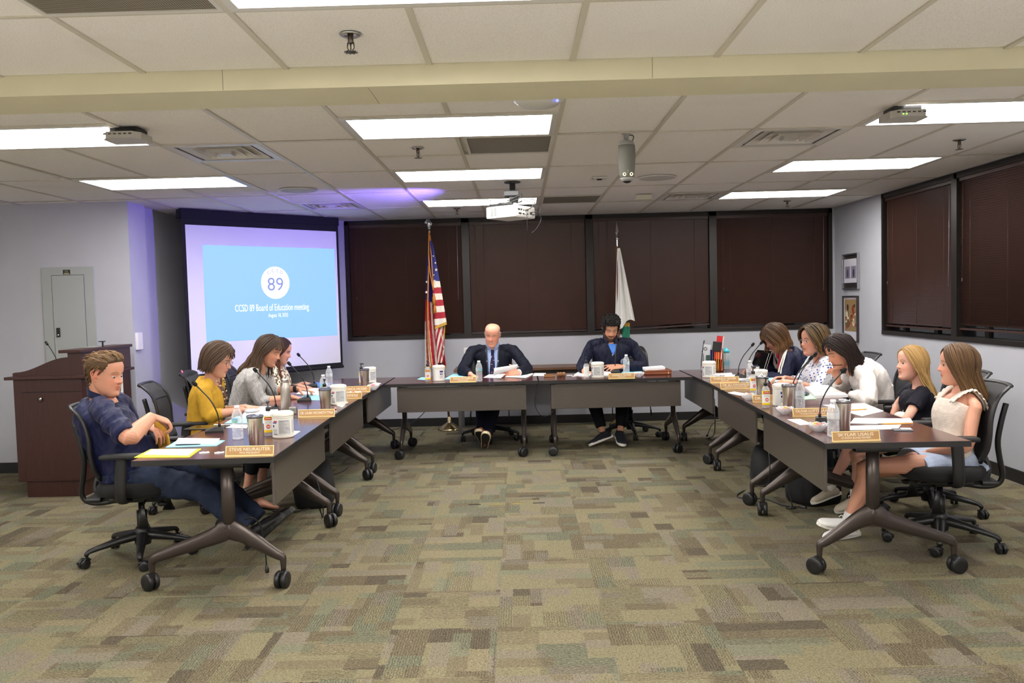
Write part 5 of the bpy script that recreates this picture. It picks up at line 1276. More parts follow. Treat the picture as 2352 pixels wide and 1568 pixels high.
    cable([(1.72, 7.30, .60), (1.72, 7.31, .30), fl((1.960, 8.592), .03), fl((1.965, 8.382)), fl((2.175, 8.724), .05), fl((2.307, 9.170), .12), fl((2.089, 8.906), .14), fl((1.963, 8.645), .06)], 'looped black cable at foot of far right tables', .0045)
    cable([(1.74, 5.78, .42), (1.73, 5.76, .20), fl((1.837, 6.467)), fl((1.663, 6.265)), fl((1.611, 6.144)), fl((1.679, 6.083)), fl((1.796, 6.045)), fl((1.864, 5.857)), fl((1.962, 5.798))], 'black cable trailing on floor past joint of right tables', .0045)
    cable([(1.86, 5.72, .40), (1.84, 5.68, .18), (1.86, 5.66, .05), fl((1.859, 5.784)), fl((1.877, 5.782))], 'short black cord under joint of right tables')
    cable([(-1.05, 10.05, .36), (-1.16, 10.02, .2), (-1.3, 9.98, .08), fl((-1.5, 9.9)), fl((-1.7, 9.8))], 'black cord along back wall left of the flag stand', .005, False)
    cable([(.17, 8.03, .70), (.14, 8.02, .52), (.19, 8.02, .40), (.27, 8.02, .39), (.34, 8.06, .44)], 'black cord hanging at seam of the back tables', .004, False)
    # floor box slots in the carpet
    r = thing('floor_outlet', 'row of four slots of a floor outlet cover in the carpet', 'floor outlet', (-.17, 6.12, 0))
    s = MB()
    for k in range(4): s.box((-.235+.16*k, -.006, 0), (-.145+.16*k, .006, .003), 0)
    s.build('slot', M('slot_black', (14, 13, 12), .7), r)
    s = MB()
    for k in (1, 2): s.box((-.235+.16*k, -.010, 0), (-.145+.16*k, -.006, .0032), 0)
    s.build('yellow_edge', M('slot_yellow', (190, 170, 70), .6), r)
BUILD.append(floor_things)
# ================================================================== people
UP = Vector((0, 0, 1))
def V(p): return Vector(p)
def remesh(mb, voxel, smooth=2):
    me = mb.mesh('tmp', []); ob = bpy.data.objects.new('tmp', me); COL.objects.link(ob)
    m = ob.modifiers.new('r', 'REMESH'); m.mode = 'VOXEL'; m.voxel_size = voxel
    if smooth: s = ob.modifiers.new('s', 'SMOOTH'); s.factor = .5; s.iterations = smooth
    me2 = bpy.data.meshes.new_from_object(ob.evaluated_get(bpy.context.evaluated_depsgraph_get()))
    bpy.data.objects.remove(ob); bpy.data.meshes.remove(me)
    me2.polygons.foreach_set('use_smooth', [True]*len(me2.polygons)); return me2
def coords(me):
    a = np.empty(len(me.vertices)*3); me.vertices.foreach_get('co', a); return a.reshape(-1, 3)
def normals(me):
    a = np.empty(len(me.vertices)*3); me.vertices.foreach_get('normal', a); return a.reshape(-1, 3)
_rs = np.random.RandomState(11); _W = _rs.randn(10, 3); _W /= np.linalg.norm(_W, axis=1)[:, None]; _PH = _rs.rand(10)*6.28
def folds(p, scale, dirw=(1, 1, 1)):
    """cheap cloth-fold noise in -1..1"""
    q = p*np.array(dirw)*scale; w = np.zeros(len(p))
    q = q+.55*np.stack([np.sin(q@_W[6]*.7+_PH[6]), np.sin(q@_W[7]*.7+_PH[7]), np.sin(q@_W[8]*.7+_PH[8])], 1)
    for k in range(4): w += (1-2*np.abs(np.sin(q@_W[k]*(.7+.25*k)+_PH[k])))*(.5**(k*.6))
    return w/2.2
def displace(me, amp, scale, dirw=(1, 1, 1)):
    c = coords(me); c = c+normals(me)*(amp*folds(c, scale, dirw))[:, None]
    me.vertices.foreach_set('co', c.ravel()); me.update()
def set_cols(me, rgb):
    at = me.color_attributes.new('Col', 'FLOAT_COLOR', 'POINT'); a = np.ones((len(me.vertices), 4)); a[:, :3] = rgb; at.data.foreach_set('color', a.ravel())
def attr_mat(name, rough=.5, bump=0., bscale=400., **kw):
    if name in MATS: return MATS[name]
    t = NT(name); at = t.node('ShaderNodeAttribute', attribute_name='Col'); t.base(at.outputs['Color']); t.set(rough=rough, **kw)
    if bump: t.bump(t.noise(t.coord('Object'), bscale, 2), bump, .002)
    MATS[name] = t.m; return t.m
m_skin = attr_mat('skin', .48, .12, 500, spec=.35, sss=.0); m_hair = attr_mat('hair_strands', .55, spec=.28)
m_eyew = M('eye_white', (225, 222, 218), .2); m_iris = M('eye_iris', (44, 34, 28), .15)
# ---- head: rings with features; local x right, y forward, z up, eye line at z=0
HZ = [-.122, -.118, -.110, -.098, -.085, -.072, -.058, -.042, -.025, -.008, .010, .028, .046, .064, .082, .096, .106, .113, .117]
HW = [.016, .028, .036, .045, .053, .058, .062, .0655, .069, .0715, .0735, .075, .0765, .077, .072, .061, .046, .027, .008]
HF = [.062, .074, .083, .087, .086, .087, .089, .090, .089, .088, .0885, .0925, .0935, .0905, .080, .064, .047, .028, .008]
HB = [-.002, -.006, -.012, -.022, -.034, -.046, -.058, -.070, -.081, -.089, -.095, -.098, -.099, -.096, -.086, -.070, -.052, -.031, -.009]
def hz(arr, z): return np.interp(z, HZ, arr)
def head_pt(th, z, fem=0., bump=True):
    """surface point; th = 0 front, +-pi back"""
    w, f, b = hz(HW, z), hz(HF, z), hz(HB, z)
    if z < -.03: w *= 1+.07*min(1, (-.03-z)/.03)-.13*fem*min(1, (-.03-z)/.03)
    yc = (f+b)/2-.006; s, c = math.sin(th), math.cos(th)
    x = w*math.copysign(abs(s)**.92, s)
    y = yc+((f-yc)*math.copysign(abs(c)**.80, c) if c > 0 else (yc-b)*math.copysign(abs(c)**.95, c))
    if bump and c > 0:
        def g(x0, z0, sx, sz): return math.exp(-((abs(x)-x0)/sx)**2-((z-z0)/sz)**2)
        def g0(z0, sx, sz): return math.exp(-(x/sx)**2-((z-z0)/sz)**2)
        t = min(1, max(0, (.018-z)/.046))                   # nose ridge
        if -.05 < z < .03:
            hgt = .004+.021*t**1.15 if z > -.030 else .025*max(0, 1-(-.030-z)/.0115)
            if z > .016: hgt *= max(0, (.03-z)/.014)
            y += hgt*math.exp(-(x/(.0085+.0035*t))**2)
        y += .007*g(.0125, -.029, .0065, .0065)
        y -= .012*g(.031, .002, .017, .012)*(1.0)
        y += .0065*g(.031, -.001, .0115, .0078)
        y += .0035*g(.027, .021, .022, .007)
        y += .0045*g0(-.0545, .018, .0048)+.0055*g0(-.066, .016, .0055)-.0035*g0(-.0602, .02, .0022)-.003*g0(-.080, .016, .006)
        y += .007*g0(-.101, .018, .011)+.004*g(.040, -.030, .018, .018)-.002*g(.03, -.06, .008, .014)
    return x, y, z
def head_prim(mb, W, fem=0.):
    n = 64; zs = np.concatenate([np.linspace(-.122, .10, 66), [.106, .111, .115, .117]]); vs = []; fs = []
    for z in zs:
        for k in range(n):
            th = -PI+2*PI*k/n; vs.append(W(*head_pt(th, z, fem)))
    m = len(zs)
    for j in range(m-1):
        for k in range(n): k2 = (k+1) % n; fs.append((j*n+k, (j+1)*n+k, (j+1)*n+k2, j*n+k2))
    fs += [tuple(range(n)), tuple((m-1)*n+k for k in range(n-1, -1, -1))]
    mb.add(vs, fs)
    for s in (-1, 1):                                        # ears
        o = [(s*.071, .004, -.004), (s*.077, -.004, .020), (s*.082, -.016, .027), (s*.086, -.028, .018), (s*.084, -.026, -.002), (s*.078, -.014, -.022), (s*.073, -.003, -.032)]
        mb.tube([W(*p) for p in o], [.004, .0042, .0045, .0045, .0045, .005, .0045], 8, 0, sub=3)
        mb.tube([W(s*.068, .0, .0), W(s*.077, -.014, .002)], [(.012, .022), (.010, .020)], 8, 0, None, W(0, 1, 0)-W(0, 0, 0))
def hand_prims(mb, wr, d, n, right, s=1., curl=(25, 30, 20), spread=4., thumb=None, pinch=0.):
    d = V(d).normalized(); n = V(n); n = (n-d*n.dot(d)).normalized(); t = d.cross(n) if right else -d.cross(n)
    wr = V(wr)
    mb.tube([wr-d*.02*s, wr+d*.015*s, wr+d*.05*s, wr+d*.085*s, wr+d*.098*s], [(.024*s, .019*s), (.028*s, .0175*s), (.039*s, .0155*s), (.041*s, .0135*s), (.037*s, .010*s)], 14, 0, None, t, sub=2)
    for i, (off, bx, L) in enumerate(((.029, .093, (.042, .026, .021)), (.0100, .098, (.046, .029, .022)), (-.0095, .094, (.042, .027, .021)), (-.0285, .085, (.034, .021, .019)))):
        c = curl[i] if isinstance(curl[0], (tuple, list)) else curl
        dd = (d+t*math.tan(math.radians(spread*(1.4-i*.95)))).normalized(); p = wr+(d*bx+t*off)*s; pts = [p-dd*.012*s, p]; a = 0
        for k in range(3):
            a += math.radians(c[k]); q = dd*math.cos(a)+n*math.sin(a); p = p+q*L[k]*s; pts.append(p)
        r = .0086-(.0008 if i == 3 else 0)
        mb.tube(pts, [r*s, r*s, r*.94*s, r*.86*s, r*.62*s], 10, 0, sub=3)
    th = V(thumb).normalized() if thumb else (d*.62+t*.72+n*.35).normalized()
    p = wr+(d*.018+t*.020)*s; pts = [p]; 
    for k, L in enumerate((.045, .034, .027)):
        q = (th+d*(.12*k)-t*(.16*k if not thumb else 0)+n*(.10*k)).normalized(); p = p+q*L*s; pts.append(p)
    mb.tube(pts, [.0135*s, .0120*s, .0098*s, .0066*s], 10, 0, sub=3)
TORSO = {'M': [(-.17, .135, .105, .0), (-.09, .172, .13, .0), (.02, .172, .132, .0), (.2, .158, .128, .012), (.42, .162, .128, .012), (.6, .174, .126, .006), (.77, .186, .114, -.006), (.88, .150, .092, -.010), (.96, .078, .070, -.004), (1.03, .060, .062, .0)],
         'F': [(-.17, .135, .105, .0), (-.09, .175, .128, .0), (.02, .170, .125, .0), (.2, .140, .108, .004), (.38, .132, .102, .006), (.58, .148, .118, .018), (.72, .152, .106, .006), (.84, .132, .084, -.006), (.93, .074, .062, -.004), (1.01, .050, .054, .0)]}
class Person:
    def __init__(s, label, base, face, P, N, H, sex='M', sc=1., hs=1., yaw=0, pitch=0, roll=0, sw=None, tone=(196, 142, 116), hairc=(70, 50, 36), brow=None, vox=.0045, belly=0., hunch=.0, width=1., fem=None):
        s.b = V((base[0], base[1], 0)); s.label = label; s.sex = sex; s.sc = sc; s.hs = hs; s.tone = np.array(lin(tone)); s.hairc = np.array(lin(hairc)); s.brow = np.array(lin(brow)) if brow else s.hairc*.8
        a = math.radians(face); s.f = V((math.cos(a), math.sin(a), 0)); s.r = V((s.f.y, -s.f.x, 0)); s.vox = vox
        s.P, s.N, s.H = V(P), V(N), V(H); dn = s.N-s.H; s.N = s.H+dn*min(1, .136*sc*hs*(.88 if sex == 'M' else 1)/dn.length) if sc > .92 else s.N; s.u = (s.N-s.P).normalized(); s.L = (s.N-s.P).length
        s.fem = (1. if sex == 'F' else 0.) if fem is None else fem; s.belly = belly; s.hunch = hunch; s.width = width
        sw = sw or (.185 if sex == 'M' else .158); s.sw = sw
        lo = s.u*(.060*sc)
        s.RS, s.LS = s.N-lo+s.r*sw*sc, s.N-lo-s.r*sw*sc
        y = math.radians(face+yaw); fy = V((math.cos(y), math.sin(y), 0)); p = math.radians(pitch)
        s.fh = fy*math.cos(p)-UP*math.sin(p); uh = UP*math.cos(p)+fy*math.sin(p); rh = s.fh.cross(uh); q = math.radians(roll)
        s.uh = uh*math.cos(q)+rh*math.sin(q); s.rh = s.fh.cross(s.uh)
        s.arms = {}; s.legs = {}; s.lash = 0.; s.armw = 1.
    def W(s, x, y, z): return s.H-s.b+(s.rh*x+s.fh*y+s.uh*z)*s.hs
    def loc(s, c):
        """local mesh coords -> head coords"""
        q = (c+np.array(s.b)-np.array(s.H))/s.hs; return q@np.array(s.rh), q@np.array(s.fh), q@np.array(s.uh)
    def tor(s, c):
        """local mesh coords -> (across, forward, height fraction along the spine)"""
        q = c+np.array(s.b)-np.array(s.P); fw = s.f-s.u*s.f.dot(s.u); fw.normalize()
        return q@np.array(s.r), q@np.array(fw), q@np.array(s.u)/s.L
    def arm(s, side, E, Wp, d, n, S=None, **kw):
        S = V(S) if S else (s.RS if side == 'R' else s.LS)
        s.arms[side] = dict(S=S, E=V(E), W=V(Wp), d=d, n=n, kw=kw); return s
    def leg(s, side, K, A, toe=None, hip=None):
        sg = 1 if side == 'R' else -1
        s.legs[side] = dict(h=V(hip) if hip else s.P+s.r*(.085*sg*s.sc)-UP*.03, K=V(K), A=V(A), toe=V(toe).normalized() if toe else s.f); return s
    def seated(s, off=.0):
        for sd, sg in (('R', 1), ('L', -1)):
            if sd in s.legs: continue
            K = s.P+s.f*.43*s.sc+s.r*(.11*sg)+UP*(-.03); K.z = max(K.z, .47*s.sc)
            A = K-s.f*(.06+off)*s.sc; A.z = .085; s.leg(sd, K, A)
        return s
    def spine(s, g, t0=-9, t1=9):
        """torso tube path and radii with growth g"""
        fw = s.f-s.u*s.f.dot(s.u); fw.normalize(); pts = []; rad = []
        for t, w, d, o in TORSO[s.sex]:
            if t < t0 or t > t1: continue
            bl = s.belly*math.exp(-((t-.2)/.24)**2); hn = -s.hunch*math.sin(PI*min(1, max(0, t)))
            pts.append(s.P-s.b+s.u*(s.L*t)+fw*(o*s.sc+bl*.55+hn)); rad.append(((w*s.width*s.sc+bl*.35+g), (d*s.width*s.sc+bl*.6+g)))
        return pts, rad
    def armpath(s, sd):
        a = s.arms[sd]; sg = 1 if sd == 'R' else -1
        root = s.N-s.b-s.u*(.045*s.sc)+s.r*(.06*sg*s.sc)
        return root, a['S']-s.b, a['E']-s.b, a['W']-s.b
    def body(s, legs_bare=False, feet=False):
        mb = MB(); k = s.sc*(1. if s.sex == 'M' else .88); kf = k*s.armw
        p, r = s.spine(-.016); mb.tube(p, r, 24, 0, None, s.r, sub=3)
        nb = s.W(0, -.028, -.055); nb2 = s.W(0, -.018, -.02); n0 = s.N-s.b
        nr = .060 if s.sex == 'M' else .050
        mb.tube([n0-s.u*.07, n0, n0.lerp(nb, .5), nb, nb2], [nr*1.25*s.sc, nr*1.05*s.sc, nr*.97*s.sc, nr*s.sc, nr*s.sc], 18, 0, None, s.r, sub=3)
        head_prim(mb, s.W, s.fem)
        for sd in s.arms:
            a = s.arms[sd]; root, S, E, Wp = s.armpath(sd)
            mid = S.lerp(E, .5); fm = E.lerp(Wp, .3)
            mb.tube([root, S, S.lerp(E, .2), mid, E, fm, E.lerp(Wp, .7), Wp], [.030*k, .041*k, .045*k, .044*k, .038*kf, .041*kf, .033*kf, (.0265*kf, .0225*kf)], 14, 0, sub=3)
            hand_prims(mb, Wp, a['d'], a['n'], sd == 'R', s.sc*(1. if s.sex == 'M' else .9), **a['kw'])
        if legs_bare:
            for sd in s.legs:
                l = s.legs[sd]; h, K, A = l['h']-s.b, l['K']-s.b, l['A']-s.b; c = (A-K); bk = -(l['toe']-c.normalized()*l['toe'].dot(c.normalized()))
                mb.tube([h, h.lerp(K, .5), K, K.lerp(A, .12), K.lerp(A, .32)+bk*.014, K.lerp(A, .7), A], [.076*k, .068*k, .050*k, .047*k, .052*k, .036*k, .031*k], 16, 0, sub=3)
                if feet: s.foot(mb, sd, 0.)
        me = remesh(mb, s.vox, 2)
        c = coords(me); x, y, z = s.loc(c); col = np.tile(s.tone, (len(c), 1))
        hd = (np.abs(x) < .1) & (z > -.13) & (z < .13) & (np.abs(y) < .14)
        def mixc(mask, rgb, hard=False):
            m = np.clip(mask, 0, 1)*hd; nonlocal col; col = col*(1-m[:, None])+np.array(rgb)*m[:, None]
        ax = np.abs(x); red = s.tone*np.array((1.05, .74, .70))
        mixc(.55*np.exp(-((ax-.042)/.022)**2-((z+.03)/.025)**2)*(y > .03), red)
        mixc(.6*np.exp(-(x/.014)**2-((z+.028)/.012)**2)*(y > .09), red)
        mixc(.75*(np.abs(x) > .072)*(z < .035)*(z > -.04), red)
        lip = s.tone*np.array((.86, .52, .50)) if s.sex == 'F' else s.tone*np.array((.86, .6, .56))
        mixc(1.2*np.exp(-(ax/.021)**4-((z+.0605)/.0095)**4)*(y > .06), lip); mixc(.8*np.exp(-(ax/.021)**4-((z+.0605)/.0018)**2)*(y > .06), lip*.45)
        bz = .0235+.004*np.clip((ax-.012)/.02, 0, 1)-.006*np.clip((ax-.036)/.012, 0, 1)
        mixc(.85*np.exp(-((z-bz)/.0042)**2)*(ax > .011)*(ax < .050)*(y > .03), s.brow)
        mixc(.75*np.exp(-((z+.0035-s.lash)/.0022)**2-((ax-.031)/.013)**4)*(y > .05), s.brow*.5)
        s.extra_cols(mixc, x, y, z)
        set_cols(me, col); me.materials.append(m_skin); me.name = 'person'
        o = bpy.data.objects.new('person', me); COL.objects.link(o); o.location = s.b
        tag(o, s.label, 'person', None); s.o = o; return s
    def extra_cols(s, mixc, x, y, z): pass
    def eyes(s, gaze=(0, 1, 0), lidz=.0055):
        for sg in (-1, 1):
            c = (sg*.031, .0695, .001); R3 = Matrix((s.rh, s.fh, s.uh)).transposed()
            e = MB(); e.sphere(s.W(*c), (.0108*s.hs, .0125*s.hs, .0044*s.hs), 0, 14, 10, None, R3)
            g = V(gaze).normalized()*.0095; e.sphere(s.W(c[0]+g.x, c[1]+g.y, c[2]+g.z*.5), (.0066*s.hs, .0054*s.hs, .0056*s.hs), 1, 12, 8, None, R3)
            e.build('eye', [m_eyew, m_iris], s.o)
    def part(s, name, mb, mats, vox=.006, smooth=3, amp=.0, fscale=28., paint=None, fine=.0):
        me = remesh(mb, vox, smooth)
        if amp: displace(me, amp, fscale)
        if fine: displace(me, fine, fscale*2.2)
        for m in (mats if isinstance(mats, (list, tuple)) else [mats]): me.materials.append(m)
        if paint:
            n = len(me.polygons); c = np.empty(n*3); me.polygons.foreach_get('center', c); c = c.reshape(-1, 3)
            me.polygons.foreach_set('material_index', paint(s, c).astype(np.int32))
        me.name = name; o = bpy.data.objects.new(name, me); COL.objects.link(o); o.parent = s.o; return o
    def top(s, name, mats, g=.012, t0=-.12, t1=.94, sleeve=1., sg=.012, cuff=None, amp=.004, fscale=28., paint=None, vox=.006, hem=None, extra=None, puff=0., fine=.0):
        """jacket, jumper or shirt: torso plus sleeves covering the given share of the arm (1 upper arm, 2 to the wrist)"""
        fscale *= 2.6; mb = MB(); p, r = s.spine(g, t0, t1); k = s.sc*(1. if s.sex == 'M' else .88)
        if hem: r[0] = (r[0][0]+hem, r[0][1]+hem)
        mb.tube(p, r, 28, 0, None, s.r, sub=3)
        for sd in s.arms:
            if sleeve <= 0: continue
            root, S, E, Wp = s.armpath(sd); pts = [root, root.lerp(S, .55), S.lerp(E, .04), S.lerp(E, .22), S.lerp(E, .5)]; rad = [(.046*k+sg*.5), .056*k+sg*.7, .051*k+sg*.8, .050*k+sg, .047*k+sg+puff]
            if sleeve < 1:
                pts = [root, root.lerp(S, .55), S, S.lerp(E, sleeve*.5), S.lerp(E, sleeve)]; rad = rad[:4]+[.052*k+sg]
            elif sleeve == 1: pts += [E.lerp(S, .08)]; rad += [.046*k+sg]
            else:
                q = sleeve-1; pts += [E, E.lerp(Wp, .25*q), E.lerp(Wp, .7*q), E.lerp(Wp, q)]
                rad += [.043*k+sg+puff*.6, .046*k+sg+puff, .040*k+sg*.9+puff*.5, (.031*k+sg*.7) if cuff is None else cuff]
            mb.tube(pts, rad, 16, 0, sub=3)
        if extra: extra(mb)
        return s.part(name, mb, mats, vox, 6, amp, fscale, paint, fine)
    def collar(s, name, mat, r=.070, h=.03, open_=.25, th=.004, tilt=.35, z0=0.):
        """standing collar round the neck base, open at the front"""
        mb = MB(); fw = s.f-s.u*s.f.dot(s.u); fw.normalize(); c = s.N-s.b-s.u*(.03*s.sc)+s.u*z0; n = 26; g = []
        for j in range(4):
            row = []
            for k in range(n+1):
                a = PI*open_+(2*PI-2*PI*open_)*k/n; rr = r*(1-.05*j)
                row.append(c+fw*(math.cos(a)*rr*.98)+s.r*(math.sin(a)*rr*1.02)+s.u*(h*j/3-tilt*.05*(math.cos(a)))+fw*0)
            g.append([tuple(q) for q in row])
        m = MB(); m.sheet(g); o = m.build(name, mat, s.o); md = o.modifiers.new('t', 'SOLIDIFY'); md.thickness = th; md.offset = 0; return o
    def trousers(s, name, mat, g=.014, share=1., amp=.004, fscale=30., vox=.007, end=.045, skirt=False):
        mb = MB(); k = s.sc*(1. if s.sex == 'M' else .92); p, r = s.spine(g, -9, .16); mb.tube(p, r, 24, 0, None, s.r, sub=3)
        for sd in s.legs:
            l = s.legs[sd]; h, K, A = l['h']-s.b, l['K']-s.b, l['A']-s.b
            if share <= 1: q = share; mb.tube([h, h.lerp(K, .35*q/.5 if q < .5 else .45), h.lerp(K, q)], [.082*k+g, .080*k+g, .072*k+g+.006], 16, 0, sub=3)
            else:
                q = share-1; mb.tube([h, h.lerp(K, .5), K, K.lerp(A, .3*q), K.lerp(A, .7*q), K.lerp(A, q)], [.082*k+g, .074*k+g, .056*k+g, .055*k+g, .047*k+g, end*k+g*.6], 16, 0, sub=3)
        return s.part(name, mb, mat, vox, 3, amp, fscale)
    def foot(s, mb, sd, g=0., L=.25):
        l = s.legs[sd]; A = l['A']-s.b; t = l['toe']; c = (l['K']-l['A']).normalized(); upv = (c-t*c.dot(t)).normalized(); sd_ = t.cross(upv); k = s.sc*(1 if s.sex == 'M' else .9); dn = -upv*.055*k
        mb.tube([A+dn-t*.06*k, A+dn-t*.02*k, A+dn*.9+t*.05*k, A+dn*1.1+t*.11*k, A+dn*1.2+t*.165*k, A+dn*1.25+t*.19*k], [(.022*k+g, .020*k+g), (.032*k+g, .034*k+g), (.036*k+g, .032*k+g), (.044*k+g, .024*k+g), (.036*k+g, .018*k+g), (.016*k, .010*k)], 14, 0, None, sd_, sub=3)
        mb.tube([A+upv*.03*k, A+dn*.7], [.034*k+g, .036*k+g], 12)
    def shoe(s, sd, mat, sole, laces=None, g=.006, low=True, under=None):
        l = s.legs[sd]; A = l['A']-s.b; t = l['toe']; c = (l['K']-l['A']).normalized(); upv = (c-t*c.dot(t)).normalized(); sx = t.cross(upv); k = s.sc*(1 if s.sex == 'M' else .9)
        mb = MB(); dn = -upv*.05*k; g0 = g
        mb.tube([A+dn-t*.075*k, A+dn-t*.05*k, A+dn*.85+t*.03*k, A+dn*1.0+t*.10*k, A+dn*1.12+t*.165*k, A+dn*1.2+t*.20*k], [(.020*k, .024*k), (.034*k+g, .040*k), (.039*k+g, .042*k), (.047*k+g, .030*k), (.043*k+g, .022*k), (.022*k, .012*k)], 16, 0, None, sx, sub=3)
        mb.tube([A+upv*(.0 if low else .05)*k-t*.012*k, A+dn*.8-t*.012*k], [(.040*k, .046*k)]*2, 14, 0, None, sx)
        o = s.part('shoe', mb, mat, .005, 2)
        sb = MB(); n = 26; ring = []
        base = A-upv*.083*k
        prof = [(-.085, .022), (-.08, .030), (-.04, .036), (.02, .036), (.07, .043), (.12, .049), (.165, .044), (.195, .030), (.207, .012)]
        pts = [(x, w) for x, w in prof]+[(x, -w) for x, w in reversed(prof)]
        lo = [base+t*(x*k)+sx*(w*k) for x, w in pts]; hi = [q+upv*.024*k for q in lo]; m_ = len(pts)
        sb.add(lo+hi, [tuple(range(m_-1, -1, -1)), tuple(range(m_, 2*m_))]+[(i, (i+1) % m_, m_+(i+1) % m_, m_+i) for i in range(m_)])
        so = sb.build('sole', sole, o)
        if under:
            ub = MB(); q = [base+t*((x*.94+.003)*k)+sx*(w*.84*k)-upv*.003*k for x, w in pts]; ub.add(q+[p+upv*.004*k for p in q], [tuple(range(m_-1, -1, -1)), tuple(range(m_, 2*m_))]+[(i, (i+1) % m_, m_+(i+1) % m_, m_+i) for i in range(m_)]); ub.build('outsole', under, o)
        if laces:
            lb = MB()
            for j in range(5):
                q = A+t*(.035+.022*j)*k-upv*(.004+.0075*j)*k; lb.tube([q-sx*.024*k-upv*.010*k, q+upv*.004*k, q+sx*.024*k-upv*.010*k], .003*k, 6, 0, sub=3)
            lb.tube([A+t*.03*k+upv*.003*k, A+t*.04*k+sx*.03*k+upv*.015*k, A+t*.05*k+sx*.035*k-upv*.005*k], .003*k, 6, 0, sub=4); lb.tube([A+t*.03*k+upv*.003*k, A+t*.04*k-sx*.03*k+upv*.015*k, A+t*.05*k-sx*.035*k-upv*.005*k], .003*k, 6, 0, sub=4)
            lb.build('laces', laces, o)
        return o
    # ------------------------------------------------ hair
    def hair_cap(s, line, thick, amp=.002, mb=None):
        """closed shell over the scalp; line(th) -> hairline z, thick(th, z) -> offset"""
        n = 56; zs = list(np.linspace(-.095, .10, 40))+[.106, .112, .1165]; mb = mb or MB(); vs = []; fs = []
        for z in zs:
            for k in range(n):
                th = -PI+2*PI*k/n; x, y, zz = head_pt(th, z, s.fem, False); e = np.clip((z-line(th))/.016, 0, 1)
                off = -.010+(thick(th, z)+.010)*(e*e*(3-2*e)); nz = max(0, (z-.055)/.062)
                d = Vector((x, y*.9+.0, .0)); d = d.normalized() if d.length > 1e-6 else Vector((0, 0, 1)); d = (d*(1-nz**2)+Vector((0, 0, 1))*nz**1.3); d.normalize()
                off += amp*e*math.sin(37*th+60*z)*math.sin(23*z*9+11*th)
                vs.append(s.W(x+d.x*off, y+d.y*off, zz+d.z*off))
        m = len(zs)
        for j in range(m-1):
            for k in range(n): k2 = (k+1) % n; fs.append((j*n+k, (j+1)*n+k, (j+1)*n+k2, j*n+k2))
        fs += [tuple(range(n)), tuple((m-1)*n+k for k in range(n-1, -1, -1))]
        mb.add(vs, fs, 0, True); return mb
    def scalp(s, al, ph, t):
        """scalp point at polar angle al from the crown, azimuth ph (0 = face), raised by t"""
        d = Vector((math.sin(al)*math.sin(ph), math.sin(al)*math.cos(ph), math.cos(al)))
        return Vector((d.x*(.079+t), d.y*(.098+t)-.004, d.z*(.112+t)+.008))
    def hair(s, n=220, length=.2, flen=None, face=68., a_end=100., lift=.012, rad=.0075, curl=0., curlf=30., fall=None, ffall=None, k=1., part=0., ombre=None, cap=True, jit=.25, seed=1, bangs=0, line=None, vol=0., tuck=False, flick=0.):
        """locks from the parting over the skull, then hanging; fall/ffall: world fall directions behind / beside the face"""
        rng = random.Random(seed); mb = MB(); cols = []; n = int(n*1.35); rad *= .86
        base = s.hairc; tip = np.array(lin(ombre)) if ombre else base
        flen = length if flen is None else flen; fall = V(fall).normalized() if fall else -UP; ffall = V(ffall).normalized() if ffall else -UP
        def add(pts, r, v):
            o = len(mb.v); m = len(pts); rr = [r*(.75 if i == 0 else 1.)*(1-.75*(i/(m-1))**3) for i in range(m)]
            mb.tube(pts, [(q, q*.62) for q in rr], 6, 0)
            per = 6
            for i in range(m):
                tt = i/(m-1); c = (base*(1-tt**1.6)+tip*tt**1.6)*v
                cols.extend([c]*per)
        if cap:
            f0 = math.radians(face)
            ln = line or (lambda th: .084-.030*(abs(th)/f0)**2 if abs(th) < f0 else (.045-.115*min(1, (abs(th)-f0)/(.9))))
            s.hair_cap(ln, lambda th, z: (lift*.45+vol*.25)*(.35+.65*min(1, max(0, (z-ln(th))/.03)) if abs(th) < f0*1.2 else 1), 0., mb); cols.extend([base*.8]*len(mb.v))
        fm = math.radians(face); ae0 = math.radians(a_end)
        for i in range(n):
            q = rng.random(); sgn = 1 if i % 2 else -1; m_ = -.66+1.5*q+rng.uniform(-.06, .06); t = lift+rng.uniform(-.003, .006)+vol*rng.random(); v = 1+rng.uniform(-jit, jit)
            ph = sgn*min(PI, fm+(PI-fm)*q**.85+rng.uniform(-.08, .10)); ae = ae0+rng.uniform(-.1, .1); pts = []
            d0 = Vector((part+sgn*.03, -math.sin(m_), math.cos(m_))).normalized(); de = Vector((math.sin(ae)*math.sin(ph), math.sin(ae)*math.cos(ph), math.cos(ae)))
            j0 = rng.choice((0, 0, 0, 2, 4))
            for j in range(j0, 12):
                w = j/11; dd = d0.slerp(de, w, d0) if d0.dot(de) > -.99 else de
                al = math.acos(max(-1, min(1, dd.z))); az = math.atan2(dd.x, dd.y)
                pts.append(s.W(*s.scalp(al, az, t*(.6+.4*min(1, w*3))+vol*math.sin(al)*.6)))
            back = min(1, max(0, (abs(ph)-math.radians(80))/math.radians(60))); L = (flen*(1-back)+length*back)*rng.uniform(.86, 1.04)
            d = (ffall*(1-back)+fall*back).normalized(); d0 = (pts[-1]-pts[-2]).normalized(); p = pts[-1]; m = max(4, int(L/.02)); sd = rng.uniform(0, 6.28); out = (p-s.W(0, 0, 0)); out.z = 0; out = out.normalized() if out.length > 1e-5 else out
            for j in range(m):
                tt = (j+1)/m; w = min(1, tt*2.5); q = (d0*(1-w)+d*w); q = (q+out*(flick*tt*tt)).normalized()
                p = p+q*(L/m); pts.append(p+out*(curl*math.sin(curlf*L*tt*3+sd))+out.cross(UP)*(curl*math.cos(curlf*L*tt*3+sd))+out*rng.uniform(-.001, .001))
            add(pts, rad*rng.uniform(.75, 1.2), v)
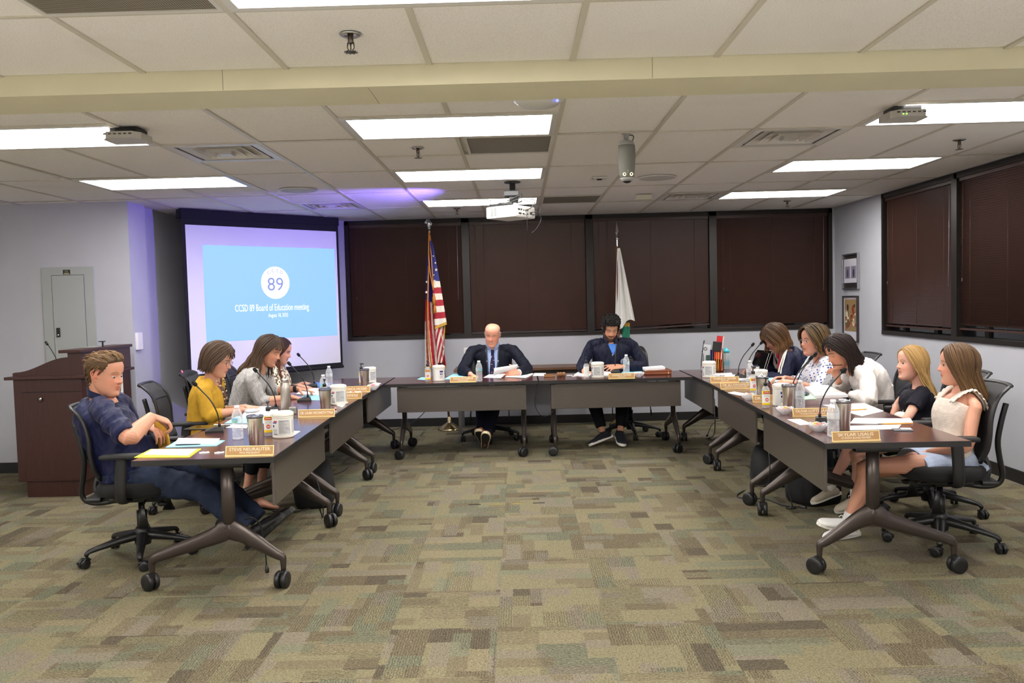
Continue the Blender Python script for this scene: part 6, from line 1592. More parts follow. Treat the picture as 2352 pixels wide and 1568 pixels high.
        for i in range(bangs):
            ph = math.radians(rng.uniform(-face*.8, face*.8)); pts = []; t = lift+rng.uniform(0, .006)
            for j in range(8): al = .15+(1.12+.25*rng.random()*.2)*j/7; pts.append(s.W(*s.scalp(al, ph+.25*(j/7)*(1 if ph > 0 else -1)*rng.random(), t+.004*(j > 5))))
            add(pts, rad, 1+rng.uniform(-jit, jit))
        me = mb.mesh('hair', m_hair); set_cols(me, np.clip(np.array(cols), 0, 1)); o = bpy.data.objects.new('hair', me); COL.objects.link(o); o.parent = s.o; return o
    def short_hair(s, line, thick, n=260, lockl=.035, rad=.0045, comb=(0, -1, .1), seed=1, jit=.25, curl=0., top=None):
        rng = random.Random(seed); mb = s.hair_cap(line, thick, .0012); cols = [s.hairc*.85]*len(mb.v); cb = V(comb)
        while n > 0:
            th = rng.uniform(-PI, PI); z = rng.uniform(-.06, .115)
            if z < line(th)+.008: continue
            n -= 1; x, y, zz = head_pt(th, min(z, .113), s.fem, False); nrm = Vector((x, y, zz*.7)).normalized(); tg = (cb-nrm*cb.dot(nrm)); 
            if z < .06: tg = tg+Vector((0, 0, -1.2))
            tg = tg+Vector((rng.uniform(-.3, .3), rng.uniform(-.3, .3), rng.uniform(-.2, .2))); tg.normalize(); t = thick(th, z); p0 = Vector((x, y, zz))+nrm*(t-.004); pts = []
            for j in range(5): q = p0+tg*(lockl*j/4)+nrm*(.006*math.sin(PI*j/4)-.10*(j/4)**2*lockl+curl*math.sin(j*2.2+th*9)); pts.append(s.W(*q))
            v = 1+rng.uniform(-jit, jit); m0 = len(mb.v); mb.tube(pts, [(q*s.hs, q*.6*s.hs) for q in (rad*.5, rad, rad, rad*.8, rad*.25)], 5, 0); c = (s.hairc if top is None or z < .05 else np.array(lin(top)))*v; cols += [c]*(len(mb.v)-m0)
        me = mb.mesh('hair', m_hair); set_cols(me, np.clip(np.array(cols), 0, 1)); o = bpy.data.objects.new('hair', me); COL.objects.link(o); o.parent = s.o; return o
    def glasses(s, mat, w=.025, h=.018):
        g = MB()
        for sg in (-1, 1):
            g.tube([s.W(sg*.031+w*math.cos(a)*.95, .096-.25*abs(.031*sg+w*math.cos(a))*.35, -.002+h*math.sin(a)) for a in [2*PI*k/20 for k in range(21)]], .0013*s.hs, 6, 0, None, None, True, False)
            g.tube([s.W(sg*.056, .088, .004), s.W(sg*.072, .05, .006), s.W(sg*.078, .0, .008), s.W(sg*.078, -.015, -.004)], .0014*s.hs, 6, 0)
        g.tube([s.W(-.008, .103, .0), s.W(0, .106, .004), s.W(.008, .103, .0)], .0013*s.hs, 6, 0); return g.build('glasses', mat, s.o)
def cloth_mat(name, rgb, var=.08, bump=.25, bscale=350, rough=.85, sheen=.0, vscale=40):
    return M(name, rgb, rough, 0, var, vscale, bump, bscale, sheen=sheen, spec=.2)
m_jean = cloth_mat('denim_blue', (42, 51, 72), .22, .35, 260, .85, 0, 14); m_sole_w = M('white_sole', (222, 218, 210), .6); m_blacksh = M('black_shoe', (20, 20, 22), .5); m_lace = M('white_lace', (235, 233, 230), .7)
m_trs = cloth_mat('black_trousers', (20, 20, 24), .1)
def leopard():
    t = NT('leopard_print'); v = t.coord('Object'); vo = t.node('ShaderNodeTexVoronoi'); t.link(v, vo.inputs['Vector']); vo.inputs['Scale'].default_value = 42
    n = t.noise(v, 60, 2); d = t.math('ADD', vo.outputs['Distance'], t.math('MULTIPLY', t.math('SUBTRACT', n, .5), .35))
    t.base(t.ramp(d, [(0, lin((150, 116, 84))), (.26, lin((26, 20, 18))), (.46, lin((222, 210, 190)))], 'CONSTANT')); t.set(rough=.8); return t.m
def dots():
    t = NT('blue_dot_blouse'); v = t.coord('Object', (1, 1, 1), (.3, .2, .1)); vo = t.node('ShaderNodeTexVoronoi'); t.link(v, vo.inputs['Vector']); vo.inputs['Scale'].default_value = 38; vo.inputs['Randomness'].default_value = .25
    t.base(t.mix(t.math('LESS_THAN', vo.outputs['Distance'], .30), lin((228, 230, 236)), lin((52, 74, 160)))); t.set(rough=.75); return t.m
def striped(name, a, b, per=.007):
    t = NT(name); v = t.coord('Object'); sp = t.node('ShaderNodeSeparateXYZ'); t.link(v, sp.inputs[0])
    t.base(t.mix(t.math('LESS_THAN', t.math('FRACT', t.math('DIVIDE', sp.outputs[0], per)), .35), lin(a), lin(b))); t.set(rough=.7); return t.m
def heather(name, a, b):
    t = NT(name); v = t.coord('Object', (1, 1, .35)); n = t.noise(v, 160, 3, .7)
    t.base(t.ramp(n, [(.35, lin(a)), (.65, lin(b))])); t.bump(n, .3, .003); t.set(rough=.9); return t.m
def person_navy_man():
    s = Person('man in navy pullover leaning back, holding a yellow envelope at nearest left table', (-2.35, 5.02), 2, (-2.422, 5.020, 0.553), (-2.556, 5.000, 0.989), (-2.512, 4.980, 1.134), 'M', 1.06, 1.08, -12, 9, 0, .185, (204, 146, 120), (92, 70, 48), (130, 100, 72), .0042, .055, .05, 1.08)
    s.arm('R', (-2.239, 4.670, 0.791), (-2.193, 4.880, 0.885), (.55, .55, -.35), (-.2, .2, -1), S=(-2.442, 4.800, 0.933), curl=(40, 55, 35), thumb=(.5, .5, -.7))
    s.arm('L', (-2.518, 5.280, 0.741), (-2.302, 5.080, 0.800), (.7, -.5, -.2), (0, 0, -1), curl=(30, 40, 30))
    s.leg('R', (-1.917, 4.880, 0.438), (-1.651, 4.900, 0.188), (.75, -.05, .62)); s.leg('L', (-1.957, 5.120, 0.477), (-1.627, 5.060, 0.192), (.72, -.1, .60))
    s.lash = .0055; s.armw = 1.14; s.body()
    s.eyes((.1, 1, -.6), .004)
    nav = cloth_mat('navy_knit', (15, 21, 60), .12, .2, 500, .55, .1)
    s.top('pullover', nav, .014, -.12, .97, 1, .018, .056, .008, 18, None, .006, .012, None, .006, .002)
    s.collar('collar', nav, .072, .045, .12, .006, .9, .015)
    s.trousers('jeans', m_jean, .016, 1.95, .006, 48, .006, .05)
    for sd in ('R', 'L'): s.shoe(sd, m_blacksh, M('black_sole', (26, 26, 27), .6), None)
    line = lambda th: (.076-.012*(abs(th)/1.0)**2 if abs(th) < .9 else (.066-.05*min(1, (abs(th)-.9)/.35) if abs(th) < 1.32 else (.016-.080*min(1, max(0, (abs(th)-1.75)/.5)) if abs(th) > 1.75 else .030)))
    s.short_hair(line, lambda th, z: .007+.008*min(1, max(0, (z)/.08))+.004*(abs(th) > 2), 420, .042, .0042, (0, -1, .15), 3, .3, 0, (118, 90, 60))
    # envelope in the hand
    e = MB(); a = V((-2.251, 5.030, 0.849)); b = V((-2.156, 4.960, 0.857)); c = V((-2.132, 5.000, 0.582)); d = V((-2.269, 5.090, 0.568))
    g = [[a.lerp(b, t)+V((0, .02*math.sin(PI*t), 0)) for t in (0, .25, .5, .75, 1)], [a.lerp(d, .5).lerp(b.lerp(c, .5), t)+V((0, .03*math.sin(PI*t), 0)) for t in (0, .25, .5, .75, 1)], [d.lerp(c, t)+V((0, .02*math.sin(PI*t), 0)) for t in (0, .25, .5, .75, 1)]]
    cen = (a+c)/2; e.sheet([[tuple(q-cen) for q in r] for r in g]); o = solo('envelope', e, M('kraft_yellow', (206, 156, 52), .55), 'yellow padded envelope held in the hand of the navy pullover man', 'envelope', cen)
    md = o.modifiers.new('t', 'SOLIDIFY'); md.thickness = .012; md.offset = 0
def person_yellow():
    s = Person('woman in mustard cardigan and glasses writing at middle left table', (-2.38, 6.2), 2, (-2.389, 6.180, 0.561), (-2.313, 6.150, 0.977), (-2.240, 6.120, 1.138), 'F', 1.02, 1.03, -6, 22, 0, .162, (206, 152, 128), (78, 60, 47), None, .0045, .012, .03)
    s.arm('R', (-2.272, 5.960, 0.738), (-2.024, 6.000, 0.771), (.95, .15, -.12), (0, 0, -1), S=(-2.310, 5.980, 0.921), curl=(18, 28, 18))
    s.arm('L', (-2.383, 6.360, 0.701), (-2.077, 6.220, 0.766), (.95, -.1, -.1), (0, 0, -1), curl=(16, 24, 18))
    s.seated(); s.legs['R']['A'] = V((-2.069, 6.050, 0.086)); s.legs['L']['A'] = V((-1.983, 6.150, 0.093)); s.legs['R']['toe'] = s.legs['L']['toe'] = V((.95, -.2, -.1)).normalized()
    s.lash = .006; s.body(True, True); s.eyes((0, 1, -.5))
    must = cloth_mat('mustard_knit', (188, 146, 48), .06, .3, 420, .85)
    top2 = M('brown_pattern_top', (92, 62, 48), .8, 0, .3, 60)
    def paint(s, c):
        a, b, h = s.tor(c); w = .012+.055*np.clip((h-.30)/.62, 0, 1); return np.where((np.abs(a) < w) & (b > .02) & (h > .02), 1, 0)
    s.top('cardigan', [must, top2], .014, -.34, .95, 1.42, .012, .042, .005, 20, paint, .0055, .02, None, 0, .0015)
    s.trousers('trousers', m_trs, .012, 1.55)
    s.hair(300, .085, .07, 74, 104, .013, .0075, .002, 20, (-.25, 0, -1), (-.35, 0, -1), 1, .02, None, True, .28, 2, 24, None, .006)
    s.glasses(M('thin_gold_rim', (120, 96, 70), .3, .6))
    n = MB()
    for k in range(34):
        t = k/33; a = (t-.5)*2; p = s.N-s.b+s.f*(.062+.075*(1-a*a))-s.u*(.03+.30*(1-abs(a))**1.2)*1.0+s.r*(.075*a*(1-.5*(1-abs(a))))
        n.sphere(p, .0052 if k % 3 else .0065, 0 if k % 3 else 1, 8, 6)
    n.build('bead_necklace', [M('dark_bead', (50, 38, 30), .3), M('pale_bead', (212, 196, 150), .3)], s.o)
    e = MB(); e.tube([s.W(.076, -.008, -.036), s.W(.078, -.008, -.052), s.W(.076, -.006, -.064)], .004, 6); e.build('earring', M('brass_earring', (190, 150, 70), .3, .9), s.o)
def person_grey():
    s = Person('woman in grey sweater with long brown hair leaning over papers, left side', (-2.42, 7.1), 0, (-2.397, 7.050, 0.538), (-2.235, 7.000, 0.982), (-2.118, 6.980, 1.147), 'F', 1.02, 1.04, -8, 24, 0, .162, (206, 150, 122), (62, 47, 39), None, .0045, .0, .05)
    s.arm('R', (-2.166, 6.840, 0.731), (-1.905, 6.900, 0.754), (.93, .1, -.25), (0, 0, -1), S=(-2.234, 6.830, 0.931), curl=(8, 14, 10))
    s.arm('L', (-2.177, 7.200, 0.772), (-1.933, 7.150, 0.802), (.95, -.05, -.18), (0, 0, -1), curl=((0, 4, 4), (20, 40, 20), (25, 45, 25), (25, 45, 25)))
    s.seated(); s.body()
    gr = heather('grey_heather_knit', (142, 140, 138), (186, 184, 182))
    s.top('sweater', gr, .015, -.22, .95, 1.30, .013, .044, .006, 22, None, .0055, .012, None, .004, .002)
    s.trousers('trousers', m_trs, .012, 1.9)
    s.hair(320, .26, .22, 76, 104, .012, .0078, .003, 20, (-.75, 0, -1), (-.10, 0, -1), 1, .015, (96, 76, 58), True, .28, 4, 34, None, .004, False, .35)
    w = MB(); a = s.arms['L']; d = (a['W']-a['E']).normalized(); p = a['W']-s.b-d*.02; w.tube([p-d*.012, p+d*.012], .032, 14); w.box((-.014, -.004, -.012), (.014, .004, .012), 0, .003, Matrix.Translation(p+V((0, -.03, .012)))); w.build('wristwatch', m_bk, s.o)
    b = MB(); a = s.arms['R']; d = (a['W']-a['E']).normalized(); sd = d.cross(UP)
    for q in (.0, .018): p = a['W']-s.b-d*(.02+q); b.tube([p+(sd*math.cos(t)+sd.cross(d)*math.sin(t))*.029 for t in [2*PI*k/16 for k in range(17)]], .0028, 6)
    b.build('bracelet', m_bk, s.o)
    j = MB(); T = Matrix.Translation(V((-2.60, 7.22, 0))) @ Matrix.Rotation(math.radians(-80), 4, 'Z')
    g = []
    for i in range(9):
        t = i/8; row = []
        for k in range(13): q = k/12*2-1; row.append(T @ V((.235*q, -.315+.10*t+.05*q*q*(1-t*.2)-(0 if t < .99 else .0), .985-.035*abs(q)**3-.46*t**1.1)))
        g.append(row)
    j.sheet([[tuple(p) for p in r] for r in g]); jk = tag(j.build('jacket', M('black_jacket', (20, 20, 26), .8, bump=.3, bscale=80)), 'black jacket with pink edge hung over chair of woman in grey', 'jacket'); md = jk.modifiers.new('t', 'SOLIDIFY'); md.thickness = .016
    p = MB(); p.tube([T @ V((.06, -.335, .985)), T @ V((.12, -.315, .975)), T @ V((.19, -.285, .93)), T @ V((.21, -.25, .84))], .007, 6, 0, sub=3); p.build('pink_edge', M('pink_trim', (226, 90, 130), .6), jk)
def person_leopard():
    s = Person('woman in leopard print top mostly hidden at far left table', (-2.36, 7.95), 0, (-2.393, 7.950, 0.541), (-2.346, 7.900, 0.916), (-2.283, 7.880, 1.092), 'F', .98, 1., 4, 18, 0, .158, (212, 158, 134), (46, 27, 24), None, .005)
    s.arm('R', (-2.245, 7.720, 0.695), (-2.056, 7.700, 0.770), (.95, 0, -.2), (0, 0, -1), curl=(15, 25, 15)); s.arm('L', (-2.316, 8.100, 0.675), (-2.093, 8.000, 0.766), (.95, 0, -.2), (0, 0, -1), curl=(15, 25, 15))
    s.seated(); s.body(); s.top('blouse', leopard(), .014, -.15, .95, 1.6, .012, None, .004, 26, None, .006, .01); s.trousers('trousers', m_trs, .012, 1.9)
    s.hair(240, .24, .27, 74, 102, .012, .0085, .004, 16, (-.1, 0, -1), (.12, 0, -1), 1, .01, (110, 66, 46), True, .25, 6, 0)
def person_bald():
    s = Person('bald man in dark suit with striped shirt reading a document at back table', (-.30, 8.98), -90, (-0.286, 8.980, 0.564), (-0.283, 8.930, 0.967), (-0.280, 8.840, 1.155), 'M', 1.04, 1.03, -8, 16, -6, .20, (224, 158, 130), (205, 190, 180), (150, 108, 90), .005, .03)
    s.arm('R', (-0.604, 8.720, 0.794), (-0.502, 8.520, 0.763), (.75, -.55, -.35), (-.1, -.1, -1), S=(-0.499, 8.920, 0.987), curl=(28, 36, 25))
    s.arm('L', (0.087, 8.720, 0.795), (-0.015, 8.500, 0.771), (-.97, -.1, .12), (.1, .9, -.2), S=(-0.066, 8.920, 0.985), curl=(20, 26, 18))
    s.leg('R', (-0.398, 8.620, 0.431), (-0.405, 8.420, 0.187), (-.10, -.85, .52)); s.leg('L', (-0.269, 8.600, 0.430), (-0.350, 8.340, 0.145), (.1, -.78, .62))
    def ec(mixc, x, y, z):
        side = np.clip((np.abs(x)-.058)/.012, 0, 1)*(z > -.01)*(z < .075)*(y < .055)+(y < -.05)*(z > -.05)*(z < .06)
        mixc(.45*side, lin((196, 180, 170)))
        mixc(1.1*np.exp(-(x/.014)**4-((z+.0615)/.0032)**2)*(y > .06), lin((232, 224, 214)))
    s.extra_cols = ec
    s.lash = .0; s.body(True); suit = cloth_mat('dark_navy_suiting', (15, 18, 32), .1, .15, 700, .75); shirt = striped('blue_striped_shirt', (120, 150, 205), (196, 212, 238)); lap = cloth_mat('suit_lapel', (14, 16, 28), .1, .15, 700, .7)
    def paint(s, c):
        a, b, h = s.tor(c); w = .012+.058*np.clip((h-.12)/.8, 0, 1); m = np.zeros(len(c)); m[(np.abs(a) < w+.030*np.clip((h-.3)*3, 0, 1)) & (b > .03) & (h > .25)] = 2; m[(np.abs(a) < w) & (b > .0) & (h > .02)] = 1; return m
    s.top('suit_jacket', [suit, shirt, lap], .018, -.14, .965, 1.93, .011, None, .006, 18, paint, .006, .012, None, .003, .0015)
    s.trousers('suit_trousers', suit, .014, 1.92, .004, 22, .007, .05)
    s.collar('shirt_collar', shirt, .074, .050, .06, .004, .5, .022)
    fw = s.f-s.u*s.f.dot(s.u); fw.normalize(); O = s.N-s.b
    def on(a, h): return s.P-s.b+s.u*(h*s.L)+s.r*a+fw*(np.interp(h, [0, .2, .42, .6, .77, .9, 1.0], [.168, .185, .178, .160, .135, .110, .085]))
    t = MB(); t.tube([on(0, .95), on(0, .90), on(.0, .86)], [(.016, .010), (.019, .012), (.013, .009)], 10, 0, None, s.r)
    t.tube([on(0, .87), on(.002, .6), on(.004, .3), on(.0, .06)], [(.016, .005), (.026, .006), (.034, .006), (.036, .005)], 10, 0, None, s.r, sub=4)
    random.seed(4)
    for k in range(9): h = .82-.085*k; a = (-.012 if k % 2 else .010); q = on(a, h)+fw*.0055; t.box((-.008, -.002, -.003), (.008, .002, .003), 1, 0, Matrix.Translation(q))
    t.build('necktie', [cloth_mat('navy_tie', (26, 30, 62), .1, .1, 600, .5), M('tie_orange', (216, 120, 50), .6)], s.o)
    l = MB()
    for sg in (-1, 1): l.tube([O+s.r*(.07*sg)-s.u*.0+fw*.02, on(.062*sg, .90)+fw*.008, on(.055*sg, .65)+fw*.008, on(.03*sg+.014, .38)+fw*.010, on(.016, .26)+fw*.012], [(.0075, .002)]*5, 8, 0, None, s.r, sub=4); l.sphere(on(.06*sg, .72)+fw*.012, .006, 1, 8, 6)
    l.sphere(on(.016, .30)+fw*.014, .007, 1, 8, 6); l.box((-.026, -.002, -.05), (.026, .002, .0), 2, .003, Matrix.Translation(on(.016, .22)+fw*.014)); l.box((-.024, -.003, -.018), (.024, .0, -.004), 3, 0, Matrix.Translation(on(.016, .22)+fw*.0125))
    l.build('lanyard', [M('lanyard_black', (34, 34, 44), .6), M('silver_clip', (200, 200, 200), .3, .9), M('badge_white', (220, 226, 232), .4), M('badge_yellow', (232, 214, 60), .5)], s.o)
    for sd in ('R', 'L'): s.shoe(sd, M('tan_leather_shoe', (134, 78, 44), .45), M('cream_sole', (226, 214, 180), .6), None, .006, True, m_blacksh)
    c = MB(); a = s.arms['L']; d = (a['W']-a['E']).normalized(); c.tube([a['W']-s.b-d*.03, a['W']-s.b-d*.006], .035, 14); c.build('shirt_cuff', M('white_cuff', (222, 226, 236), .7), s.o)
    # document curling from the left hand
    g = []
    for i in range(13):
        t = i/12; ang = -.5+2.6*t; row = []
        for k in range(7): q = k/6; p = V((-0.256, 8.420, 0.739)).lerp(V((-0.014, 8.460, 0.801)), q); r_ = .055*(1-.45*q); row.append(p+V((-.02*(1-t), .03-r_*math.sin(ang)*.9+.03*q, .012+r_*(1-math.cos(ang)))))
        g.append(row)
    cen = V(g[6][3]); mb = MB(); mb.sheet([[tuple(p-cen) for p in r] for r in g]); o = solo('document', mb, m_paper, 'white stapled document curling in left hand of the bald man', 'document', cen); md = o.modifiers.new('t', 'SOLIDIFY'); md.thickness = .004
def person_beard():
    s = Person('bearded man in navy quarter zip jacket looking down at right back table', (1.14, 8.98), -90, (1.000, 8.980, 0.541), (0.989, 8.920, 1.001), (0.979, 8.800, 1.194), 'M', 1.06, 1.04, 3, 27, -3, .205, (206, 150, 120), (24, 20, 18), None, .005, .03)
    s.arm('R', (0.662, 8.760, 0.805), (0.671, 8.540, 0.768), (.25, -.8, -.5), (.3, -.1, -.9), S=(0.792, 8.920, 1.015), curl=(30, 38, 25))
    s.arm('L', (1.319, 8.740, 0.781), (1.073, 8.580, 0.800), (-.98, -.1, .02), (0, .5, -.85), S=(1.205, 8.920, 1.019), curl=((4, 8, 6), (12, 16, 10), (20, 26, 16), (26, 30, 20)))
    s.leg('R', (0.762, 8.620, 0.471), (0.845, 8.520, 0.131), (-.80, -.55, -.18)); s.leg('L', (1.069, 8.600, 0.465), (1.023, 8.460, 0.145), (.05, -.97, -.16))
    def ec(mixc, x, y, z):
        ax = np.abs(x); ze = np.interp(ax, [0, .021, .030, .045, .060, .076], [-.073, -.072, -.060, -.046, -.028, -.010]); mus = (z > -.0535)*(z < -.0425)*(ax < .030)
        jaw = np.clip(np.clip((ze-z)/.006, 0, 1)*(y > -.02)*(z > -.135)+mus*(y > .05), 0, 1)
        mixc(.9*jaw, lin((34, 25, 21))); mixc(.8*(ax > .06)*(z < .02)*(z > -.05)*(y > .005)*(y < .032), lin((40, 30, 26)))
    s.extra_cols = ec; s.body(True)
    nav = cloth_mat('navy_jacket_shell', (14, 18, 42), .08, .1, 300, .62, .05); blu = cloth_mat('bright_blue_shirt', (74, 124, 204), .08)
    def paint(s, c):
        a, b, h = s.tor(c); w = .004+.058*np.clip((h-.74)/.24, 0, 1); return np.where((np.abs(a) < w) & (b > .0) & (h > .745), 1, 0)
    s.top('jacket', [nav, blu], .019, -.14, .975, 1.94, .013, None, .007, 17, paint, .006, .014, None, .004, .002)
    s.collar('jacket_collar', nav, .082, .055, .12, .007, .8, .012); s.collar('shirt_collar', blu, .066, .038, .03, .004, .4, .012)
    fw = s.f-s.u*s.f.dot(s.u); fw.normalize()
    def on(a, h, e=0.): return s.P-s.b+s.u*(h*s.L)+s.r*a+fw*(np.interp(h, [0, .2, .42, .6, .77, .9], [.17, .19, .182, .168, .145, .115])+e)
    z = MB(); z.tube([on(0, .76, .004), on(0, .72, .005)], [(.004, .003)]*2, 8, 0, None, s.r); z.build('zip_pull', M('silver_clip', (200, 200, 200), .3, .9), s.o)
    e = MB(); X = -.115; hc = .62; n = 28; c0 = on(X, hc, .011); ex, ez = -s.r, s.u
    e.add([c0+(ex*math.cos(2*PI*k/n)+ez*math.sin(2*PI*k/n))*.034 for k in range(n)], [tuple(range(n))], 0)
    B = Matrix.Translation(c0+fw*.0008) @ Matrix(((ex.x, -fw.x, ez.x, 0), (ex.y, -fw.y, ez.y, 0), (ex.z, -fw.z, ez.z, 0), (0, 0, 0, 1)))
    text_mb('89', .042, 'CENTER', .0002, 1, B @ Matrix.Translation((0, 0, -.016)), e); text_mb('CCSD', .011, 'CENTER', .0002, 1, B @ Matrix.Translation((0, 0, .020)), e); text_mb('Board Member', .013, 'CENTER', .0002, 0, B @ Matrix.Translation((0, 0, -.052)), e)
    e.build('chest_emblem', [M('emblem_grey', (176, 180, 200), .6), M('emblem_navy', (52, 58, 110), .6)], s.o)
    s.trousers('trousers', m_trs, .012, 1.86, .004, 22, .007, .045)
    for sd in ('R', 'L'): s.shoe(sd, M('navy_canvas_shoe', (22, 24, 34), .7), m_sole_w)
    line = lambda th: (.066-.006*(abs(th)/.8)**2 if abs(th) < .85 else (.060-.075*min(1, (abs(th)-.85)/.25) if abs(th) < 1.35 else (-.015 if abs(th) < 1.5 else .012 if abs(th) < 1.8 else .012-.07*min(1, (abs(th)-1.8)/.5))))
    s.short_hair(line, lambda th, z: .005+.022*min(1, max(0, (z-.02)/.07)), 1100, .026, .0052, (.2, .5, .3), 5, .35, .004)
def person_striped():
    s = Person('woman in navy track jacket with white stripes writing at far right', (2.72, 8.05), 184, (2.717, 8.000, 0.551), (2.570, 7.950, 0.939), (2.456, 7.930, 1.093), 'F', 1.06, 1.05, 10, 30, 0, .172, (150, 104, 86), (66, 46, 32), None, .005, .02, .06, 1.06)
    s.arm('R', (2.502, 8.200, 0.759), (2.290, 8.120, 0.780), (-.85, -.2, -.1), (.1, -.4, -1), curl=(42, 50, 35)); s.arm('L', (2.470, 7.700, 0.713), (2.251, 7.780, 0.752), (-.9, .2, -.15), (0, 0, -1), S=(2.539, 7.780, 0.893), curl=(25, 35, 25))
    s.seated(); s.body(); nav = cloth_mat('navy_track_fabric', (27, 30, 54), .08, .15, 400, .6); wh = M('stripe_white', (226, 224, 214), .7); rd = M('top_crimson', (188, 30, 62), .7)
    def paint(s, c):
        a, b, h = s.tor(c); w = .01+.075*np.clip((h-.15)/.8, 0, 1); m = np.zeros(len(c)); m[(np.abs(a) < w) & (b > .02)] = 2
        for off in (.0, .030): m[(np.abs(np.abs(a)-(.095+off)) < .0085) & (b > -.02) & (h > .05)] = 1
        m[(np.abs(np.abs(a)-w) < .008) & (b > .02)] = 1; return m
    s.top('track_jacket', [nav, wh, rd], .018, -.2, .96, 1.92, .016, None, .006, 18, paint, .006, .014, None, .006, .002)
    st = MB(); fw = s.f-s.u*s.f.dot(s.u); fw.normalize()
    for sd, sg in (('R', 1), ('L', -1)):
        root, S, E, Wp = s.armpath(sd)
        for ang in (-.1, .42):
            o = s.f*math.cos(ang)+s.r*(sg*math.sin(ang)); o.normalize()
            st.tube([root+UP*.068+o*.01, S+o*.050+UP*.040, S.lerp(E, .35)+o*.072, S.lerp(E, .7)+o*.070, E+o*.066], [(.0095, .005)]*5, 8, 0, None, s.r, sub=5)
    st.build('white_stripe', wh, s.o)
    s.trousers('skirt', M('crimson_skirt', (176, 26, 40), .7), .016, .95, .004, 20)
    s.hair(330, .10, .085, 52, 106, .016, .0078, .001, 20, (.3, 0, -1), (-.05, 0, -1), 1, .0, (120, 84, 50), True, .45, 7, 70, None, .010, False, .3)
    p = MB(); q = V((2.242, 8.100, 0.826)); p.tube([q-V((0, 0, .05)), q+V((.012, .0, .06)), q+V((.014, 0, .075))], [.0015, .0048, .004], 8); tag(p.build('pen', M('gold_pen', (190, 160, 110), .25, .9)), 'gold pen in hand of woman in striped track jacket', 'pen')
    t = MB(); a, b = V((2.384, 8.200, 0.979)), V((2.444, 8.060, 0.918)); T = Matrix.Translation(V((2.402, 8.150, 0.870))) @ Matrix.Rotation(math.radians(20), 4, 'Z') @ Matrix.Rotation(math.radians(22), 4, 'Y')
    t.box((-.014, -.12, -.105), (.0, .12, .095), 0, .006, T); t.box((-.03, -.11, -.105), (-.014, .11, .07), 0, .006, T); tag(t.build('tablet_case', m_blk), 'black tablet in open case propped before woman in striped jacket', 'tablet')
def person_dots():
    s = Person('woman in white blouse with blue dots and glasses at middle right table', (2.68, 7.2), 180, (2.668, 7.220, 0.563), (2.622, 7.180, 0.949), (2.545, 7.150, 1.104), 'F', 1.08, 1.06, 14, 2, 0, .172, (210, 152, 128), (66, 50, 32), (90, 70, 50), .0048, .03, .02, 1.1)
    s.arm('R', (2.529, 7.420, 0.707), (2.316, 7.220, 0.779), (-.9, -.25, .05), (-.1, -.3, -.9), curl=(35, 40, 25)); s.arm('L', (2.532, 6.960, 0.687), (2.320, 6.980, 0.764), (-.93, .25, .12), (-.1, .3, -.9), S=(2.615, 6.980, 0.905), curl=(30, 38, 25))
    s.lash = .007; s.seated(); s.body(True); s.eyes((0, 1, -.1))
    s.top('blouse', dots(), .018, -.2, .955, 1.45, .018, .052, .006, 19, None, .006, .014, None, .006, .002); s.trousers('trousers', m_trs, .012, 1.9)
    s.hair(340, .12, .09, 66, 100, .016, .0080, .011, 34, (.15, 0, -1), (.25, 0, -1), 1, .01, (112, 86, 48), True, .5, 8, 0, None, .014)
    s.glasses(M('silver_rim', (190, 190, 196), .25, .8), .025, .019)
    fw = s.f-s.u*s.f.dot(s.u); fw.normalize(); l = MB()
    for sg in (-1, 1): l.tube([s.N-s.b+s.r*(.06*sg)+fw*.03, s.N-s.b+s.r*(.055*sg)+fw*.115-s.u*.10, s.N-s.b+s.r*.01*sg+fw*.165-s.u*.36], [(.007, .002)]*3, 8, 0, None, s.r, sub=4)
    l.build('lanyard', M('lanyard_black', (34, 34, 44), .6), s.o)
    w = MB(); a = s.arms['L']; d = (a['W']-a['E']).normalized(); p = a['W']-s.b-d*.03; w.tube([p-d*.011, p+d*.011], .031, 14); w.box((-.017, -.006, -.015), (.017, .004, .017), 0, .004, Matrix.Translation(p+V((0, -.030, .008)))); w.build('wristwatch', m_bk, s.o)
def person_white():
    s = Person('woman in white sweater leaning forward, hand with pen at her mouth', (2.80, 6.5), 176, (2.788, 6.500, 0.559), (2.623, 6.460, 0.932), (2.498, 6.450, 1.058), 'F', 1.04, 1.06, 14, 26, 0, .168, (202, 142, 114), (38, 26, 22), None, .0045, .0, .09, 1.04)
    s.arm('R', (2.600, 6.700, 0.686), (2.506, 6.500, 0.828), (-.45, -.15, .85), (-.55, -.35, -.25), curl=(48, 60, 40), spread=2, thumb=(-.2, -.2, .9)); s.arm('L', (2.593, 6.120, 0.701), (2.512, 6.320, 0.738), (-.9, .35, -.05), (0, 0, -1), S=(2.634, 6.260, 0.868), curl=(30, 40, 25))
    s.seated(); s.body(True)
    s.top('sweater', heather('oatmeal_knit', (216, 208, 202), (234, 228, 224)), .018, -.25, .96, 1.86, .016, None, .006, 18, None, .0055, .014, None, .006, .002); s.trousers('trousers', m_trs, .012, 1.9)
    s.hair(330, .21, .17, 70, 102, .013, .0078, .002, 18, (.55, 0, -.75), (.18, 0, -1), 1, -.01, None, True, .3, 9, 14, None, .004)
    p = MB(); a, b = V((2.349, 6.360, 0.957)), V((2.498, 6.400, 0.953)); p.tube([a, a.lerp(b, .5), b], [.002, .003, .003], 8); tag(p.build('pen', m_bk), 'black pen held across the mouth of woman in white sweater', 'pen')
    w = MB(); a = s.arms['L']; d = (a['W']-a['E']).normalized(); p = a['W']-s.b-d*.012; w.tube([p-d*.010, p+d*.010], .031, 14); w.build('wristwatch', m_bk, s.o)
